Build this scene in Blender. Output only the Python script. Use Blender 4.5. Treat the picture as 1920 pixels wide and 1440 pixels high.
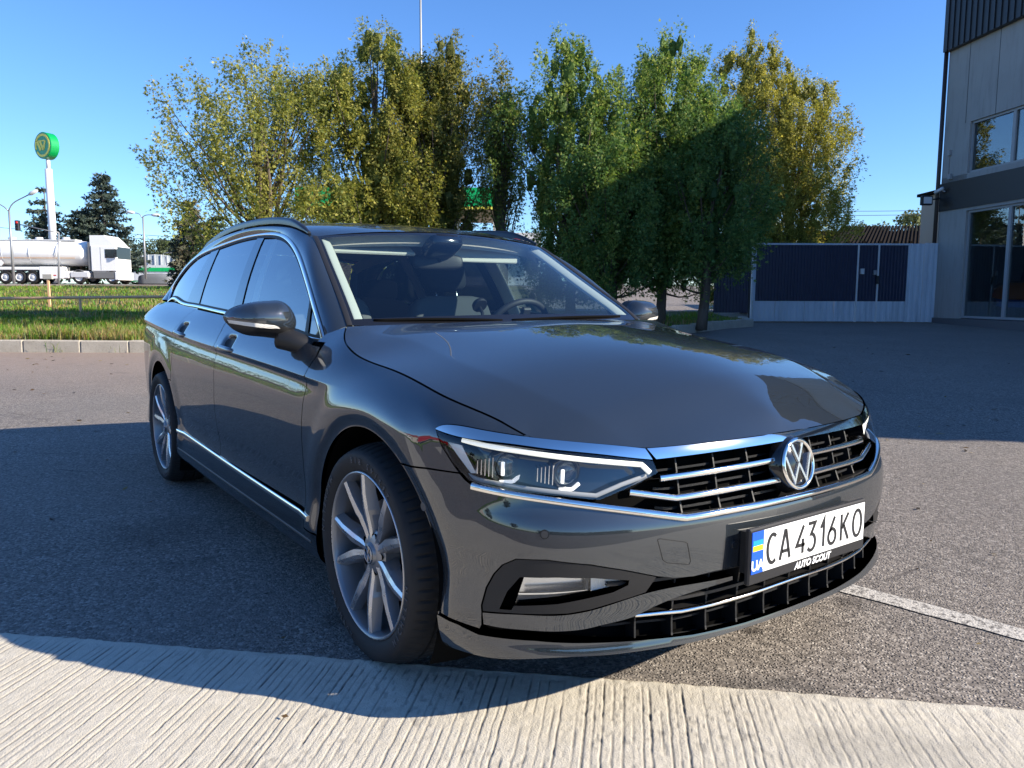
import bpy, bmesh, math, random
import numpy as np
from mathutils import Vector, Matrix
from mathutils.geometry import delaunay_2d_cdt
for o in list(bpy.data.objects): bpy.data.objects.remove(o, do_unlink=True)
scene = bpy.context.scene
COL = scene.collection
rng = np.random.default_rng(7); random.seed(7)
# ------------------------------------------------------------------ camera (world frame = car frame: x forward, y left, z up, origin under the front axle)
CAMP = np.array([2.087, -1.860, 1.109]); YAW, PIT, ROL = np.radians([144.269, -6.5106, 0.1904]); FPX = 1450.
_f = np.array([np.cos(PIT)*np.cos(YAW), np.cos(PIT)*np.sin(YAW), np.sin(PIT)])
_r = np.cross(_f, [0, 0, 1]); _r /= np.linalg.norm(_r); _u = np.cross(_r, _f)
_r, _u = np.cos(ROL)*_r + np.sin(ROL)*_u, -np.sin(ROL)*_r + np.cos(ROL)*_u
cam = bpy.data.cameras.new('camera'); camo = bpy.data.objects.new('camera', cam); COL.objects.link(camo)
camo.matrix_world = Matrix(((_r[0], _u[0], -_f[0], CAMP[0]), (_r[1], _u[1], -_f[1], CAMP[1]), (_r[2], _u[2], -_f[2], CAMP[2]), (0, 0, 0, 1)))
cam.sensor_width = 36; cam.lens = FPX/1920*36; cam.clip_start = .05; cam.clip_end = 5000
scene.camera = camo
# ------------------------------------------------------------------ sky and sun
SUNV = np.array([1.53, 1.20, 1.0]); SUNV /= np.linalg.norm(SUNV)      # towards the sun
SUN_EL = math.asin(SUNV[2]); SUN_AZ = math.atan2(SUNV[1], SUNV[0])
world = bpy.data.worlds.new('World'); scene.world = world; world.use_nodes = True
wn = world.node_tree; wn.nodes.clear()
sky = wn.nodes.new('ShaderNodeTexSky'); sky.sky_type = 'NISHITA'; sky.sun_disc = False
sky.sun_elevation = SUN_EL; sky.sun_rotation = math.pi/2 - SUN_AZ
sky.air_density = 1.0; sky.dust_density = 0.0; sky.ozone_density = 4.0; sky.altitude = 200
bg = wn.nodes.new('ShaderNodeBackground'); bg.inputs['Strength'].default_value = 0.096
wo = wn.nodes.new('ShaderNodeOutputWorld')
hs = wn.nodes.new('ShaderNodeHueSaturation'); hs.inputs['Saturation'].default_value = 1.08; hs.inputs['Value'].default_value = 1.0
tn = wn.nodes.new('ShaderNodeMix'); tn.data_type = 'RGBA'; tn.blend_type = 'MULTIPLY'; tn.inputs[0].default_value = 1.0; tn.inputs[7].default_value = (.80, .96, 1.20, 1)
wn.links.new(sky.outputs[0], hs.inputs['Color']); wn.links.new(hs.outputs[0], tn.inputs[6]); wn.links.new(tn.outputs[2], bg.inputs[0]); wn.links.new(bg.outputs[0], wo.inputs[0])
sl = bpy.data.lights.new('sun', 'SUN'); sl.energy = 5.0; sl.angle = math.radians(.53); sl.color = (1.0, .90, .75)
so = bpy.data.objects.new('sun', sl); COL.objects.link(so)
so.rotation_euler = Vector(SUNV).to_track_quat('Z', 'Y').to_euler(); so.location = (20, 20, 20)
scene.view_settings.view_transform = 'Standard'; scene.view_settings.look = 'None'
scene.view_settings.exposure = 1.05; scene.view_settings.gamma = 1.0; scene.view_settings.use_curve_mapping = False
scene.render.engine = 'CYCLES'; scene.render.resolution_x = 1024; scene.render.resolution_y = 768

# ------------------------------------------------------------------ pixel helpers (photo is 1920 x 1440)
def ray(px, py): return _f + _r*((px-960)/FPX) + _u*((720-py)/FPX)
def proj(Q):
    d = np.asarray(Q, float)-CAMP; z = d@_f
    return np.stack([960+FPX*(d@_r)/z, 720-FPX*(d@_u)/z], -1)
FH = np.array([math.cos(YAW), math.sin(YAW), 0.]); RH = np.array([math.sin(YAW), -math.cos(YAW), 0.])
def DL(D, L, z=0.): return CAMP*np.array([1, 1, 0]) + FH*D + RH*L + np.array([0, 0, z])    # depth / lateral -> world
def at_depth(px, py, D):
    d = ray(px, py); t = D/(d@FH); return CAMP + d*t
def at_x(px, py, X): d = ray(px, py); return CAMP + d*((X-CAMP[0])/d[0])
def at_y(px, py, Y): d = ray(px, py); return CAMP + d*((Y-CAMP[1])/d[1])
# ------------------------------------------------------------------ mesh and object helpers
def tag(o, label=None, cat=None, group=None, kind=None):
    if label: o['label'] = label
    if cat: o['category'] = cat
    if group: o['group'] = group
    if kind: o['kind'] = kind
    return o
def empty(name, loc=(0, 0, 0), rz=0., label=None, cat=None, group=None):
    o = bpy.data.objects.new(name, None); COL.objects.link(o); o.location = [float(c) for c in loc]; o.rotation_euler = (0, 0, rz)
    o.empty_display_size = .2
    return tag(o, label, cat, group)
def mk(name, V, F, mat, parent=None, N=None, smooth=True, local=False):
    """V world coordinates (or local when local=True); one mesh object"""
    me = bpy.data.meshes.new(name)
    V = np.asarray(V, float)
    if parent is not None and not local:
        M = np.array(parent_world(parent).inverted()); V = V@M[:3, :3].T + M[:3, 3]
        if N is not None: N = np.asarray(N)@M[:3, :3].T
    if isinstance(F, np.ndarray) and F.ndim == 2:
        n, k = F.shape
        me.vertices.add(len(V)); me.vertices.foreach_set('co', V.astype(np.float32).ravel())
        me.loops.add(n*k); me.loops.foreach_set('vertex_index', F.astype(np.int32).ravel())
        me.polygons.add(n); me.polygons.foreach_set('loop_start', np.arange(0, n*k, k, dtype=np.int32))
        me.polygons.foreach_set('loop_total', np.full(n, k, np.int32))
        me.update(calc_edges=True); me.validate()
    else:
        me.from_pydata([tuple(v) for v in V], [], [tuple(int(i) for i in f) for f in F]); me.update()
    if smooth: me.polygons.foreach_set('use_smooth', [True]*len(me.polygons))
    if N is not None: me.normals_split_custom_set_from_vertices([tuple(n) for n in N])
    if mat is not None:
        for m in (mat if isinstance(mat, (list, tuple)) else [mat]): me.materials.append(m)
    o = bpy.data.objects.new(name, me); COL.objects.link(o)
    if parent is not None: o.parent = parent
    return o
def parent_world(p):
    M = Matrix.LocRotScale(p.location, p.rotation_euler, p.scale)
    while p.parent is not None:
        p = p.parent; M = Matrix.LocRotScale(p.location, p.rotation_euler, p.scale) @ M
    return M
class MB:
    """collects shapes for one mesh"""
    def __init__(s): s.V = []; s.F = []; s.M = []
    def add(s, V, F, mi=0):
        b = len(s.V); s.V += [tuple(map(float, v)) for v in V]; s.F += [tuple(int(i)+b for i in f) for f in F]; s.M += [mi]*len(F); return s
    def box(s, c, d, R=None, mi=0, bev=0.):
        x, y, z = [k/2 for k in d]
        if bev > 0:
            b = min(bev, x*.49, y*.49, z*.49); V = []; 
            for sx in (-1, 1):
                for sy in (-1, 1):
                    for sz in (-1, 1):
                        V += [(sx*x, sy*(y-b), sz*(z-b)), (sx*(x-b), sy*y, sz*(z-b)), (sx*(x-b), sy*(y-b), sz*z)]
            F = hull_faces(V)
        else:
            V = [(sx*x, sy*y, sz*z) for sx in (-1, 1) for sy in (-1, 1) for sz in (-1, 1)]
            F = [(0, 1, 3, 2), (4, 6, 7, 5), (0, 4, 5, 1), (2, 3, 7, 6), (0, 2, 6, 4), (1, 5, 7, 3)]
        V = np.array(V)
        if R is not None: V = V@np.asarray(R).T
        return s.add(V+np.asarray(c, float), F, mi)
    def tube(s, path, rad, n=8, cap=True, mi=0):
        P = np.asarray(path, float); m = len(P)
        rad = np.full(m, rad) if np.isscalar(rad) else np.asarray(rad, float)
        T = np.gradient(P, axis=0); T /= np.linalg.norm(T, axis=1)[:, None]+1e-12
        up = np.array([0, 0, 1.]) if abs(T[0][2]) < .9 else np.array([1., 0, 0])
        a = np.cross(T[0], up); a /= np.linalg.norm(a); V = []
        th = np.linspace(0, 2*np.pi, n, endpoint=False)
        for i in range(m):
            a = a-T[i]*(a@T[i]); a /= np.linalg.norm(a); b = np.cross(T[i], a)
            V += list(P[i]+rad[i]*(np.cos(th)[:, None]*a+np.sin(th)[:, None]*b))
        F = [(i*n+j, i*n+(j+1) % n, (i+1)*n+(j+1) % n, (i+1)*n+j) for i in range(m-1) for j in range(n)]
        if cap: F += [tuple(range(n))[::-1], tuple(range((m-1)*n, m*n))]
        return s.add(V, F, mi)
    def lathe(s, prof, o=(0, 0, 0), R=None, n=32, mi=0, a0=0., a1=2*np.pi, close=True):
        """prof (r, h) revolved about local z"""
        prof = np.asarray(prof, float); k = len(prof)
        full = abs(a1-a0-2*np.pi) < 1e-6
        th = np.linspace(a0, a1, n, endpoint=not full)
        V = np.stack([prof[None, :, 0]*np.cos(th)[:, None], prof[None, :, 0]*np.sin(th)[:, None], np.broadcast_to(prof[None, :, 1], (n, k))], -1).reshape(-1, 3)
        if R is not None: V = V@np.asarray(R).T
        F = []
        for i in range(n if full else n-1):
            j = (i+1) % n
            F += [(i*k+q, j*k+q, j*k+q+1, i*k+q+1) for q in range(k-1)]
        return s.add(V+np.asarray(o, float), F, mi)
    def prism(s, poly, h0, h1, R=None, o=(0, 0, 0), mi=0):
        poly = np.asarray(poly, float); n = len(poly)
        V = np.concatenate([np.c_[poly, np.full(n, h0)], np.c_[poly, np.full(n, h1)]])
        if R is not None: V = V@np.asarray(R).T
        F = [tuple(range(n))[::-1], tuple(range(n, 2*n))]+[(i, (i+1) % n, n+(i+1) % n, n+i) for i in range(n)]
        return s.add(V+np.asarray(o, float), F, mi)
    def build(s, name, mat, parent=None, smooth=False, local=False, auto=None):
        o = mk(name, s.V, s.F, mat, parent, smooth=smooth, local=local)
        if isinstance(mat, (list, tuple)) and len(mat) > 1: o.data.polygons.foreach_set('material_index', s.M)
        if auto: autosmooth(o, auto)
        return o
def autosmooth(o, deg):
    me = o.data; bm = bmesh.new(); bm.from_mesh(me); bmesh.ops.recalc_face_normals(bm, faces=bm.faces[:])
    lim = math.radians(deg)
    for f in bm.faces: f.smooth = True
    for e in bm.edges:
        if len(e.link_faces) != 2 or e.calc_face_angle(0) > lim: e.smooth = False
    bm.to_mesh(me); bm.free()
def hull_faces(V):
    bm = bmesh.new(); vs = [bm.verts.new(v) for v in V]; bm.verts.index_update()
    bmesh.ops.convex_hull(bm, input=vs); bmesh.ops.dissolve_limit(bm, angle_limit=.01, verts=bm.verts[:], edges=bm.edges[:])
    bm.verts.index_update(); idx = {}
    V = np.array(V); out = []
    for f in bm.faces: out.append([int(((V-np.array(v.co))**2).sum(1).argmin()) for v in f.verts])
    bm.free(); return out
def copy_tree(o, parent=None):
    c = o.copy(); COL.objects.link(c); c.parent = parent
    for ch in list(o.children): copy_tree(ch, c)
    return c
def basis(zaxis, xhint=(1, 0, 0)):
    z = np.asarray(zaxis, float); z = z/np.linalg.norm(z); x = np.asarray(xhint, float); x = x-z*(x@z); x /= np.linalg.norm(x)
    return np.stack([x, np.cross(z, x), z], 1)
def resample(P, step, closed=False):
    P = np.asarray(P, float)
    if closed: P = np.vstack([P, P[:1]])
    out = []
    for a, b in zip(P[:-1], P[1:]):
        n = max(1, int(math.ceil(np.linalg.norm(b-a)/step)))
        for k in range(n): out.append(a+(b-a)*k/n)
    if not closed: out.append(P[-1])
    return np.array(out)
def smooth_line(P, n=40):
    P = np.asarray(P, float); t = np.concatenate([[0], np.cumsum(np.linalg.norm(np.diff(P, axis=0), axis=1))])
    tt = np.linspace(0, t[-1], n); return np.stack([spl(t, P[:, k])(tt) for k in range(P.shape[1])], -1)
def inside(poly, Q):
    poly = np.asarray(poly); x, y = Q[:, 0], Q[:, 1]; r = np.zeros(len(Q), bool)
    x0, y0 = poly[-1]
    for x1, y1 in poly:
        c = ((y1 > y) != (y0 > y)); 
        with np.errstate(divide='ignore', invalid='ignore'): r ^= c & (x < (x0-x1)*(y-y1)/(y0-y1+1e-30)+x1)
        x0, y0 = x1, y1
    return r
def seg_dist(poly, Q):
    d = np.full(len(Q), 1e9); a = poly; b = np.roll(poly, -1, 0)
    for p, q in zip(a, b):
        v = q-p; t = np.clip(((Q-p)@v)/(v@v+1e-20), 0, 1); d = np.minimum(d, np.linalg.norm(Q-p-t[:, None]*v, axis=1))
    return d
def area2(P): x, y = P[:, 0], P[:, 1]; return .5*np.sum(x*np.roll(y, -1)-np.roll(x, -1)*y)
def inset(P, d):
    P = np.asarray(P, float)
    if area2(P) < 0: P = P[::-1]
    e = np.roll(P, -1, 0)-P; L = np.linalg.norm(e, axis=1)[:, None]+1e-12; n = np.stack([-e[:, 1], e[:, 0]], 1)/L
    m = n+np.roll(n, 1, 0); k = np.sum(m*m, 1)[:, None]; m = m*2/np.maximum(k, .8)
    return P+m*d
def fill(poly, step, extra=None, holes=()):
    poly = np.asarray(poly, float); n = len(poly)
    lo, hi = poly.min(0), poly.max(0)
    gx = np.arange(lo[0]+step/2, hi[0], step); gy = np.arange(lo[1]+step/2, hi[1], step*.9)
    Q = np.array([(x+(step/2 if j % 2 else 0), y) for j, y in enumerate(gy) for x in gx]).reshape(-1, 2)
    if extra is not None and len(extra): Q = np.vstack([extra, Q])
    k = 0 if extra is None else len(extra)
    keep = inside(poly, Q); 
    for h in holes: keep &= ~inside(h, Q)
    Q2 = Q[keep]; isx = (np.arange(len(Q)) < k)[keep]
    d = seg_dist(poly, Q2)
    for h in holes: d = np.minimum(d, seg_dist(np.asarray(h), Q2))
    kk = d > np.where(isx, step*.12, step*.4)
    Q2 = Q2[kk]; isx = isx[kk]
    pts = [Vector(p) for p in poly]; edges = [(i, (i+1) % n) for i in range(n)]
    for h in holes:
        b = len(pts); m = len(h); pts += [Vector(p) for p in h]; edges += [(b+i, b+(i+1) % m) for i in range(m)]
    pts += [Vector(p) for p in Q2]
    r = delaunay_2d_cdt(pts, edges, [], 2 if holes else 1, 1e-6)
    V = np.array([tuple(v) for v in r[0]]); F = np.array([f for f in r[2]])
    if holes:
        c = V[F].mean(1); ok = inside(poly, c)
        for h in holes: ok &= ~inside(np.asarray(h), c)
        F = F[ok]
    return V, F
# ------------------------------------------------------------------ materials
def mat(name, col=(.5, .5, .5), rough=.5, metal=0., spec=.5, coat=0., emit=None, **kw):
    m = bpy.data.materials.new(name); m.use_nodes = True; nt = m.node_tree; b = nt.nodes['Principled BSDF']
    b.inputs['Base Color'].default_value = (*col, 1); b.inputs['Roughness'].default_value = rough; b.inputs['Metallic'].default_value = metal
    b.inputs['Specular IOR Level'].default_value = spec; b.inputs['Coat Weight'].default_value = coat; b.inputs['Coat Roughness'].default_value = kw.get('coat_rough', .02)
    if emit: b.inputs['Emission Color'].default_value = (*emit[:3], 1); b.inputs['Emission Strength'].default_value = emit[3]
    m.diffuse_color = (*col, 1)
    return m
class NT:
    def __init__(s, m): s.m = m; s.nt = m.node_tree; s.b = s.nt.nodes.get('Principled BSDF'); s.tc = None
    def n(s, t, **kw):
        x = s.nt.nodes.new(t)
        for k, v in kw.items():
            if k.startswith('i_'):
                key = k[2:]; key = int(key) if key.isdigit() else key.replace('_', ' ')
                x.inputs[key].default_value = v
            else: setattr(x, k, v)
        return x
    def l(s, a, b): s.nt.links.new(a, b)
    def co(s, kind='Object'):
        if s.tc is None: s.tc = s.n('ShaderNodeTexCoord')
        return s.tc.outputs[kind]
    def noise(s, scale, detail=4, rough=.55, co=None, dist=0.):
        x = s.n('ShaderNodeTexNoise'); x.inputs['Scale'].default_value = scale; x.inputs['Detail'].default_value = detail; x.inputs['Roughness'].default_value = rough; x.inputs['Distortion'].default_value = dist
        s.l(co if co is not None else s.co(), x.inputs['Vector']); return x.outputs[0]
    def vor(s, scale, feature='F1', co=None, out=0, rnd=1.):
        x = s.n('ShaderNodeTexVoronoi'); x.feature = feature; x.inputs['Scale'].default_value = scale; x.inputs['Randomness'].default_value = rnd
        s.l(co if co is not None else s.co(), x.inputs['Vector']); return x.outputs[out]
    def ramp(s, f, stops):
        x = s.n('ShaderNodeValToRGB'); e = x.color_ramp.elements
        while len(e) < len(stops): e.new(.5)
        for q, (p, c) in zip(e, stops): q.position = p; q.color = (*c, 1) if len(c) == 3 else c
        s.l(f, x.inputs[0]); return x.outputs[0]
    def mix(s, f, a, b, mode='MIX'):
        x = s.n('ShaderNodeMix', data_type='RGBA', blend_type=mode)
        for v, i in ((f, 0), (a, 6), (b, 7)):
            if hasattr(v, 'links'): s.l(v, x.inputs[i])
            else: x.inputs[i].default_value = v if i == 0 else ((*v, 1) if len(v) == 3 else v)
        return x.outputs[2]
    def math(s, op, a, b=0.):
        x = s.n('ShaderNodeMath', operation=op)
        for i, v in enumerate((a, b)):
            if hasattr(v, 'links'): s.l(v, x.inputs[i])
            else: x.inputs[i].default_value = v
        return x.outputs[0]
    def bump(s, h, strength=.3, dist=.01, normal=None):
        x = s.n('ShaderNodeBump'); x.inputs['Strength'].default_value = strength; x.inputs['Distance'].default_value = dist; s.l(h, x.inputs['Height'])
        if normal is not None: s.l(normal, x.inputs['Normal'])
        return x.outputs[0]
    def mapr(s, f, a, b, c=0., d=1.):
        x = s.n('ShaderNodeMapRange'); s.l(f, x.inputs[0])
        for i, v in enumerate((a, b, c, d)): x.inputs[i+1].default_value = v
        return x.outputs[0]
    def mapping(s, scale=(1, 1, 1), rot=(0, 0, 0), loc=(0, 0, 0), co=None):
        x = s.n('ShaderNodeMapping'); x.inputs['Scale'].default_value = scale; x.inputs['Rotation'].default_value = rot; x.inputs['Location'].default_value = loc
        s.l(co if co is not None else s.co(), x.inputs['Vector']); return x.outputs[0]
    def set(s, key, v): s.l(v, s.b.inputs[key])
def glassmat(name, tint=(.7, .8, .78), ior=1.5, rough=.0, fac_add=0.):
    """architectural / car glass: tinted see-through plus Fresnel mirror"""
    m = bpy.data.materials.new(name); m.use_nodes = True; T = NT(m); nt = m.node_tree; nt.nodes.clear()
    o = T.n('ShaderNodeOutputMaterial'); mx = T.n('ShaderNodeMixShader'); tr = T.n('ShaderNodeBsdfTransparent'); gl = T.n('ShaderNodeBsdfGlossy')
    tr.inputs[0].default_value = (*tint, 1); gl.inputs['Roughness'].default_value = rough; gl.inputs[0].default_value = (1, 1, 1, 1)
    lw = T.n('ShaderNodeLayerWeight'); lw.inputs[0].default_value = .5; f0 = ((ior-1)/(ior+1))**2*1.8      # two faces of the pane
    f = T.math('ADD', T.math('MULTIPLY', T.math('POWER', lw.outputs['Facing'], 5.), 1-f0), f0)
    if fac_add: f = T.math('ADD', f, fac_add)
    T.l(f, mx.inputs[0]); T.l(tr.outputs[0], mx.inputs[1]); T.l(gl.outputs[0], mx.inputs[2]); T.l(mx.outputs[0], o.inputs[0])
    return m
def stroke(mb, pts, w, h0, h1, o, R, mi=0, bev=.3):
    """flat bar letter stroke with mitred joints in the plane of R"""
    P = np.asarray(pts, float); n = len(P); d = np.diff(P, axis=0); d /= np.linalg.norm(d, axis=1)[:, None]; nr = np.stack([-d[:, 1], d[:, 0]], 1)
    m = np.vstack([nr[:1], (nr[:-1]+nr[1:]), nr[-1:]]); k = np.ones(n)
    m[1:-1] /= np.linalg.norm(m[1:-1], axis=1)[:, None]+1e-9; k[1:-1] = 1/np.maximum(np.sum(m[1:-1]*nr[1:], 1), .3)
    a = P+m*(w/2*k)[:, None]; b = P-m*(w/2*k)[:, None]; a2 = P+m*(w/2*k*(1-bev))[:, None]; b2 = P-m*(w/2*k*(1-bev))[:, None]
    V = np.vstack([np.c_[a, np.full(n, h0)], np.c_[a2, np.full(n, h1)], np.c_[b2, np.full(n, h1)], np.c_[b, np.full(n, h0)]])@R.T+o
    F = [(q*n+i, q*n+i+1, (q+1)*n+i+1, (q+1)*n+i) for q in range(3) for i in range(n-1)]+[(0, n, 2*n, 3*n), (n-1, 4*n-1, 3*n-1, 2*n-1)]
    mb.add(V, F, mi)
def pch(xs,ys):
    """monotone cubic (pchip) interpolant, vectorised"""
    xs=np.asarray(xs,float);ys=np.asarray(ys,float)
    h=np.diff(xs);d=np.diff(ys)/h;m=np.zeros_like(ys)
    m[0],m[-1]=d[0],d[-1]
    for i in range(1,len(xs)-1):
        if d[i-1]*d[i]>0:
            w1=2*h[i]+h[i-1];w2=h[i]+2*h[i-1];m[i]=(w1+w2)/(w1/d[i-1]+w2/d[i])
    def f(x):
        x=np.clip(np.asarray(x,float),xs[0],xs[-1])
        i=np.clip(np.searchsorted(xs,x)-1,0,len(h)-1)
        t=(x-xs[i])/h[i];t2=t*t;t3=t2*t
        return (2*t3-3*t2+1)*ys[i]+(t3-2*t2+t)*h[i]*m[i]+(-2*t3+3*t2)*ys[i+1]+(t3-t2)*h[i]*m[i+1]
    return f
def spl(xs,ys):
    """natural C2 cubic spline"""
    xs=np.asarray(xs,float);ys=np.asarray(ys,float);n=len(xs);h=np.diff(xs)
    A=np.zeros((n,n));b=np.zeros(n);A[0,0]=A[-1,-1]=1
    for i in range(1,n-1):
        A[i,i-1]=h[i-1];A[i,i]=2*(h[i-1]+h[i]);A[i,i+1]=h[i]
        b[i]=6*((ys[i+1]-ys[i])/h[i]-(ys[i]-ys[i-1])/h[i-1])
    M=np.linalg.solve(A,b)
    def f(x):
        x=np.clip(np.asarray(x,float),xs[0],xs[-1])
        i=np.clip(np.searchsorted(xs,x)-1,0,n-2)
        a=xs[i+1]-x;c=x-xs[i];hh=h[i]
        return (M[i]*a**3+M[i+1]*c**3)/(6*hh)+(ys[i]/hh-M[i]*hh/6)*a+(ys[i+1]/hh-M[i+1]*hh/6)*c
    return f
def sst(a, b, x):
    t = np.clip((np.asarray(x, float)-a)/(b-a), 0, 1); return t*t*t*(t*(6*t-15)+10)
# ================================================================== CAR MATERIALS
M_PAINT = mat('grey_car_paint', (.0165, .0212, .0262), .45, spec=.10, coat=1., coat_rough=.004); M_PAINT.node_tree.nodes['Principled BSDF'].inputs['Coat IOR'].default_value = 1.95
_T = NT(M_PAINT); _n = _T.noise(900, 2); _T.set('Roughness', _T.mapr(_n, .3, .7, .38, .48))
_d = _T.noise(14.0, 6, .7); _T.set('Coat Roughness', _T.mapr(_d, .55, .85, .0, .03))
M_CHROME = mat('chrome', (.92, .88, .82), .06, 1.)
M_BLACK = mat('black_plastic', (.012, .012, .013), .5, spec=.4)
_T = NT(M_BLACK); _T.set('Normal', _T.bump(_T.noise(700, 2), .25, .001))
M_GLOSSBLK = mat('gloss_black', (.008, .008, .009), .12, spec=.5, coat=.5)
M_DARK = mat('dark_void', (.004, .004, .004), .9, spec=.05)
M_GREYPL = mat('grey_plastic', (.05, .052, .055), .45)
M_RUBBER = mat('tyre_rubber', (.016, .016, .017), .72, spec=.35)
_T = NT(M_RUBBER); _n = _T.noise(40, 6); _T.set('Base Color', _T.mix(_n, (.012, .012, .013), (.024, .023, .022))); _T.set('Normal', _T.bump(_T.noise(500, 2), .2, .001))
M_SEAL = mat('rubber_seal', (.008, .008, .008), .6)
M_ALLOY = mat('machined_alloy', (.50, .51, .53), .33, .9)
_T = NT(M_ALLOY); _n = _T.noise(25, 5); _T.set('Roughness', _T.mapr(_n, .3, .7, .22, .36))
M_ALLOYD = mat('painted_alloy', (.25, .255, .265), .42, .75, coat=.3)
M_DISC = mat('brake_disc', (.25, .24, .23), .35, 1.)
M_GLASS = glassmat('car_glass', (.70, .80, .81), 1.52)
M_PRIV = glassmat('privacy_glass', (.035, .042, .05), 1.58, fac_add=.12)
M_FGLASS = glassmat('front_door_glass', (.36, .47, .50), 1.55, fac_add=.12)
M_LENS = glassmat('lamp_lens', (.97, .98, .98), 1.42)
M_WHITEPL = mat('white_light_guide', (.82, .82, .76), .3, emit=(1., .97, .80, .28)); M_RAIL = mat('roof_rail_black', (.010, .010, .011), .30)
M_AMBER = mat('clear_indicator', (.75, .72, .66), .25, coat=.6)
_T = NT(M_AMBER); _w = _T.n('ShaderNodeTexWave', i_Scale=130.); _T.l(_T.co(), _w.inputs[0]); _T.set('Normal', _T.bump(_w.outputs[1], .5, .002))
M_REFL = mat('lamp_reflector', (.80, .81, .82), .12, 1.)
M_CREAM = mat('cream_headliner', (.55, .53, .47), .85, spec=.2)
M_SEATF = mat('seat_fabric', (.035, .036, .04), .85, spec=.2)
_T = NT(M_SEATF); _T.set('Normal', _T.bump(_T.noise(300, 3), .4, .002))
M_SEATG = mat('seat_grey', (.14, .14, .14), .8, spec=.2)
M_DASH = mat('dashboard', (.02, .021, .023), .6)
M_STEEL = mat('bright_steel', (.7, .7, .7), .25, 1.)
M_RED = mat('tail_red', (.35, .01, .012), .15, coat=1.)
M_PLATEW = mat('plate_white', (.80, .81, .80), .35)
M_PLATEB = mat('plate_black', (.012, .012, .014), .45)
M_BLUE = mat('plate_blue', (.008, .09, .55), .35)
M_YEL = mat('plate_yellow', (.85, .62, .02), .35)
M_LBLUE = mat('flag_blue', (.01, .28, .72), .35)
M_WHITE = mat('white_print', (.85, .85, .85), .4)
M_REDP = mat('red_print', (.7, .03, .03), .4)
# ================================================================== GROUND
EDGE_A = np.array([-.859, -1.804]); EDGE_D = np.array([2.154, 2.215]); EDGE_D /= np.linalg.norm(EDGE_D); EDGE_N = np.array([EDGE_D[1], -EDGE_D[0]])   # slab edge; N points to the slab (camera) side
_zA = pch([-400, 6.5, 9, 22, 40, 60, 66, 100, 400, 3000], [0, 0, .05, .39, .86, 1.86, 1.95, 2.2, 3.2, 8])
_zG = pch([10, 13, 20, 30, 45, 58, 62], [.30, .32, .52, .86, 1.42, 1.78, 1.86])
def zA(D): return _zA(D)
M_ASPH = mat('asphalt', (.1, .1, .1), .85, spec=.25)
T = NT(M_ASPH); co = T.co('Object')
cell = T.vor(100, co=co, out=1); dst = T.vor(100, co=co, out=0); cell2 = T.vor(230, co=co, out=1)
sep = T.n('ShaderNodeSeparateColor'); T.l(cell, sep.inputs[0]); sep2 = T.n('ShaderNodeSeparateColor'); T.l(cell2, sep2.inputs[0])
st = T.ramp(sep.outputs[0], [(0, (.066, .058, .050)), (.35, (.190, .165, .143)), (.72, (.345, .30, .257)), (.92, (.47, .42, .36)), (1, (.66, .60, .52))])
st2 = T.ramp(sep2.outputs[0], [(0, (.085, .076, .069)), (.6, (.180, .158, .139)), (1, (.33, .29, .245))])
c = T.mix(.38, st, st2)
big = T.noise(.55, 6, .6, co); c = T.mix(T.mapr(big, .35, .7, 0, .45), c, (.115, .106, .10))
fine = T.noise(7, 5, .6, co); c = T.mix(T.mapr(fine, .5, .8, 0, .35), c, (.17, .15, .13))
stain = T.noise(1.9, 3, .5, co, 1.); c = T.mix(T.mapr(stain, .66, .76, 0, .5), c, (.055, .051, .048))
wc = T.mix(.12, co, T.n('ShaderNodeTexNoise', i_Scale=1.6).outputs[1]); crk = T.vor(.42, 'DISTANCE_TO_EDGE', co=wc); cm = T.math('MULTIPLY', T.mapr(crk, .004, .0, 0, 1), T.mapr(T.noise(.9, 2, .5, co), .52, .60)); c = T.mix(T.math('MULTIPLY', cm, .75), c, (.035, .032, .03)); pat = T.noise(.16, 3, .5, co, .8); c = T.mix(T.mapr(pat, .50, .56, 0, .28), c, (.20, .185, .168))
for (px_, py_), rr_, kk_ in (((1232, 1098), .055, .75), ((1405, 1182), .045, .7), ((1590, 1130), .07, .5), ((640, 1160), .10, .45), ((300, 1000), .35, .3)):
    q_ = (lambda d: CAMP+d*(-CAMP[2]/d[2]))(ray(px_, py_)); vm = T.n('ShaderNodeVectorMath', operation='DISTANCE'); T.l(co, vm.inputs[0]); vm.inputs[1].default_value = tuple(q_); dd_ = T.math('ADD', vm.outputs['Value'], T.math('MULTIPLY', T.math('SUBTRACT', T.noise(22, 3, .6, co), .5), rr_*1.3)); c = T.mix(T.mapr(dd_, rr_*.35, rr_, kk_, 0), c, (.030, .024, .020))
sx = T.n('ShaderNodeSeparateXYZ'); T.l(co, sx.inputs[0])
dd = T.math('ADD', T.math('MULTIPLY', sx.outputs[0], FH[0]), T.math('MULTIPLY', sx.outputs[1], FH[1])); dn = T.math('ADD', dd, T.math('MULTIPLY', T.noise(.8, 4, .6, co), 1.6))
dust = T.mapr(dn, 8.5+float(CAMP[:2]@FH[:2]), 12.6+float(CAMP[:2]@FH[:2]), 0, .75); lat = T.math('ADD', T.math('MULTIPLY', sx.outputs[0], RH[0]), T.math('MULTIPLY', sx.outputs[1], RH[1]))
dust = T.math('MULTIPLY', dust, T.mapr(lat, -1., 2., 1, .15))
c = T.mix(dust, c, T.mix(fine, (.27, .205, .165), (.37, .285, .23)))
T.set('Base Color', c)
h = T.math('ADD', T.mapr(dst, 0, .5, 1, 0), T.math('MULTIPLY', sep.outputs[1], .7)); T.set('Normal', T.bump(h, 1., .0042))
T.set('Roughness', T.mapr(sep.outputs[2], 0, 1, .6, .95))
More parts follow.
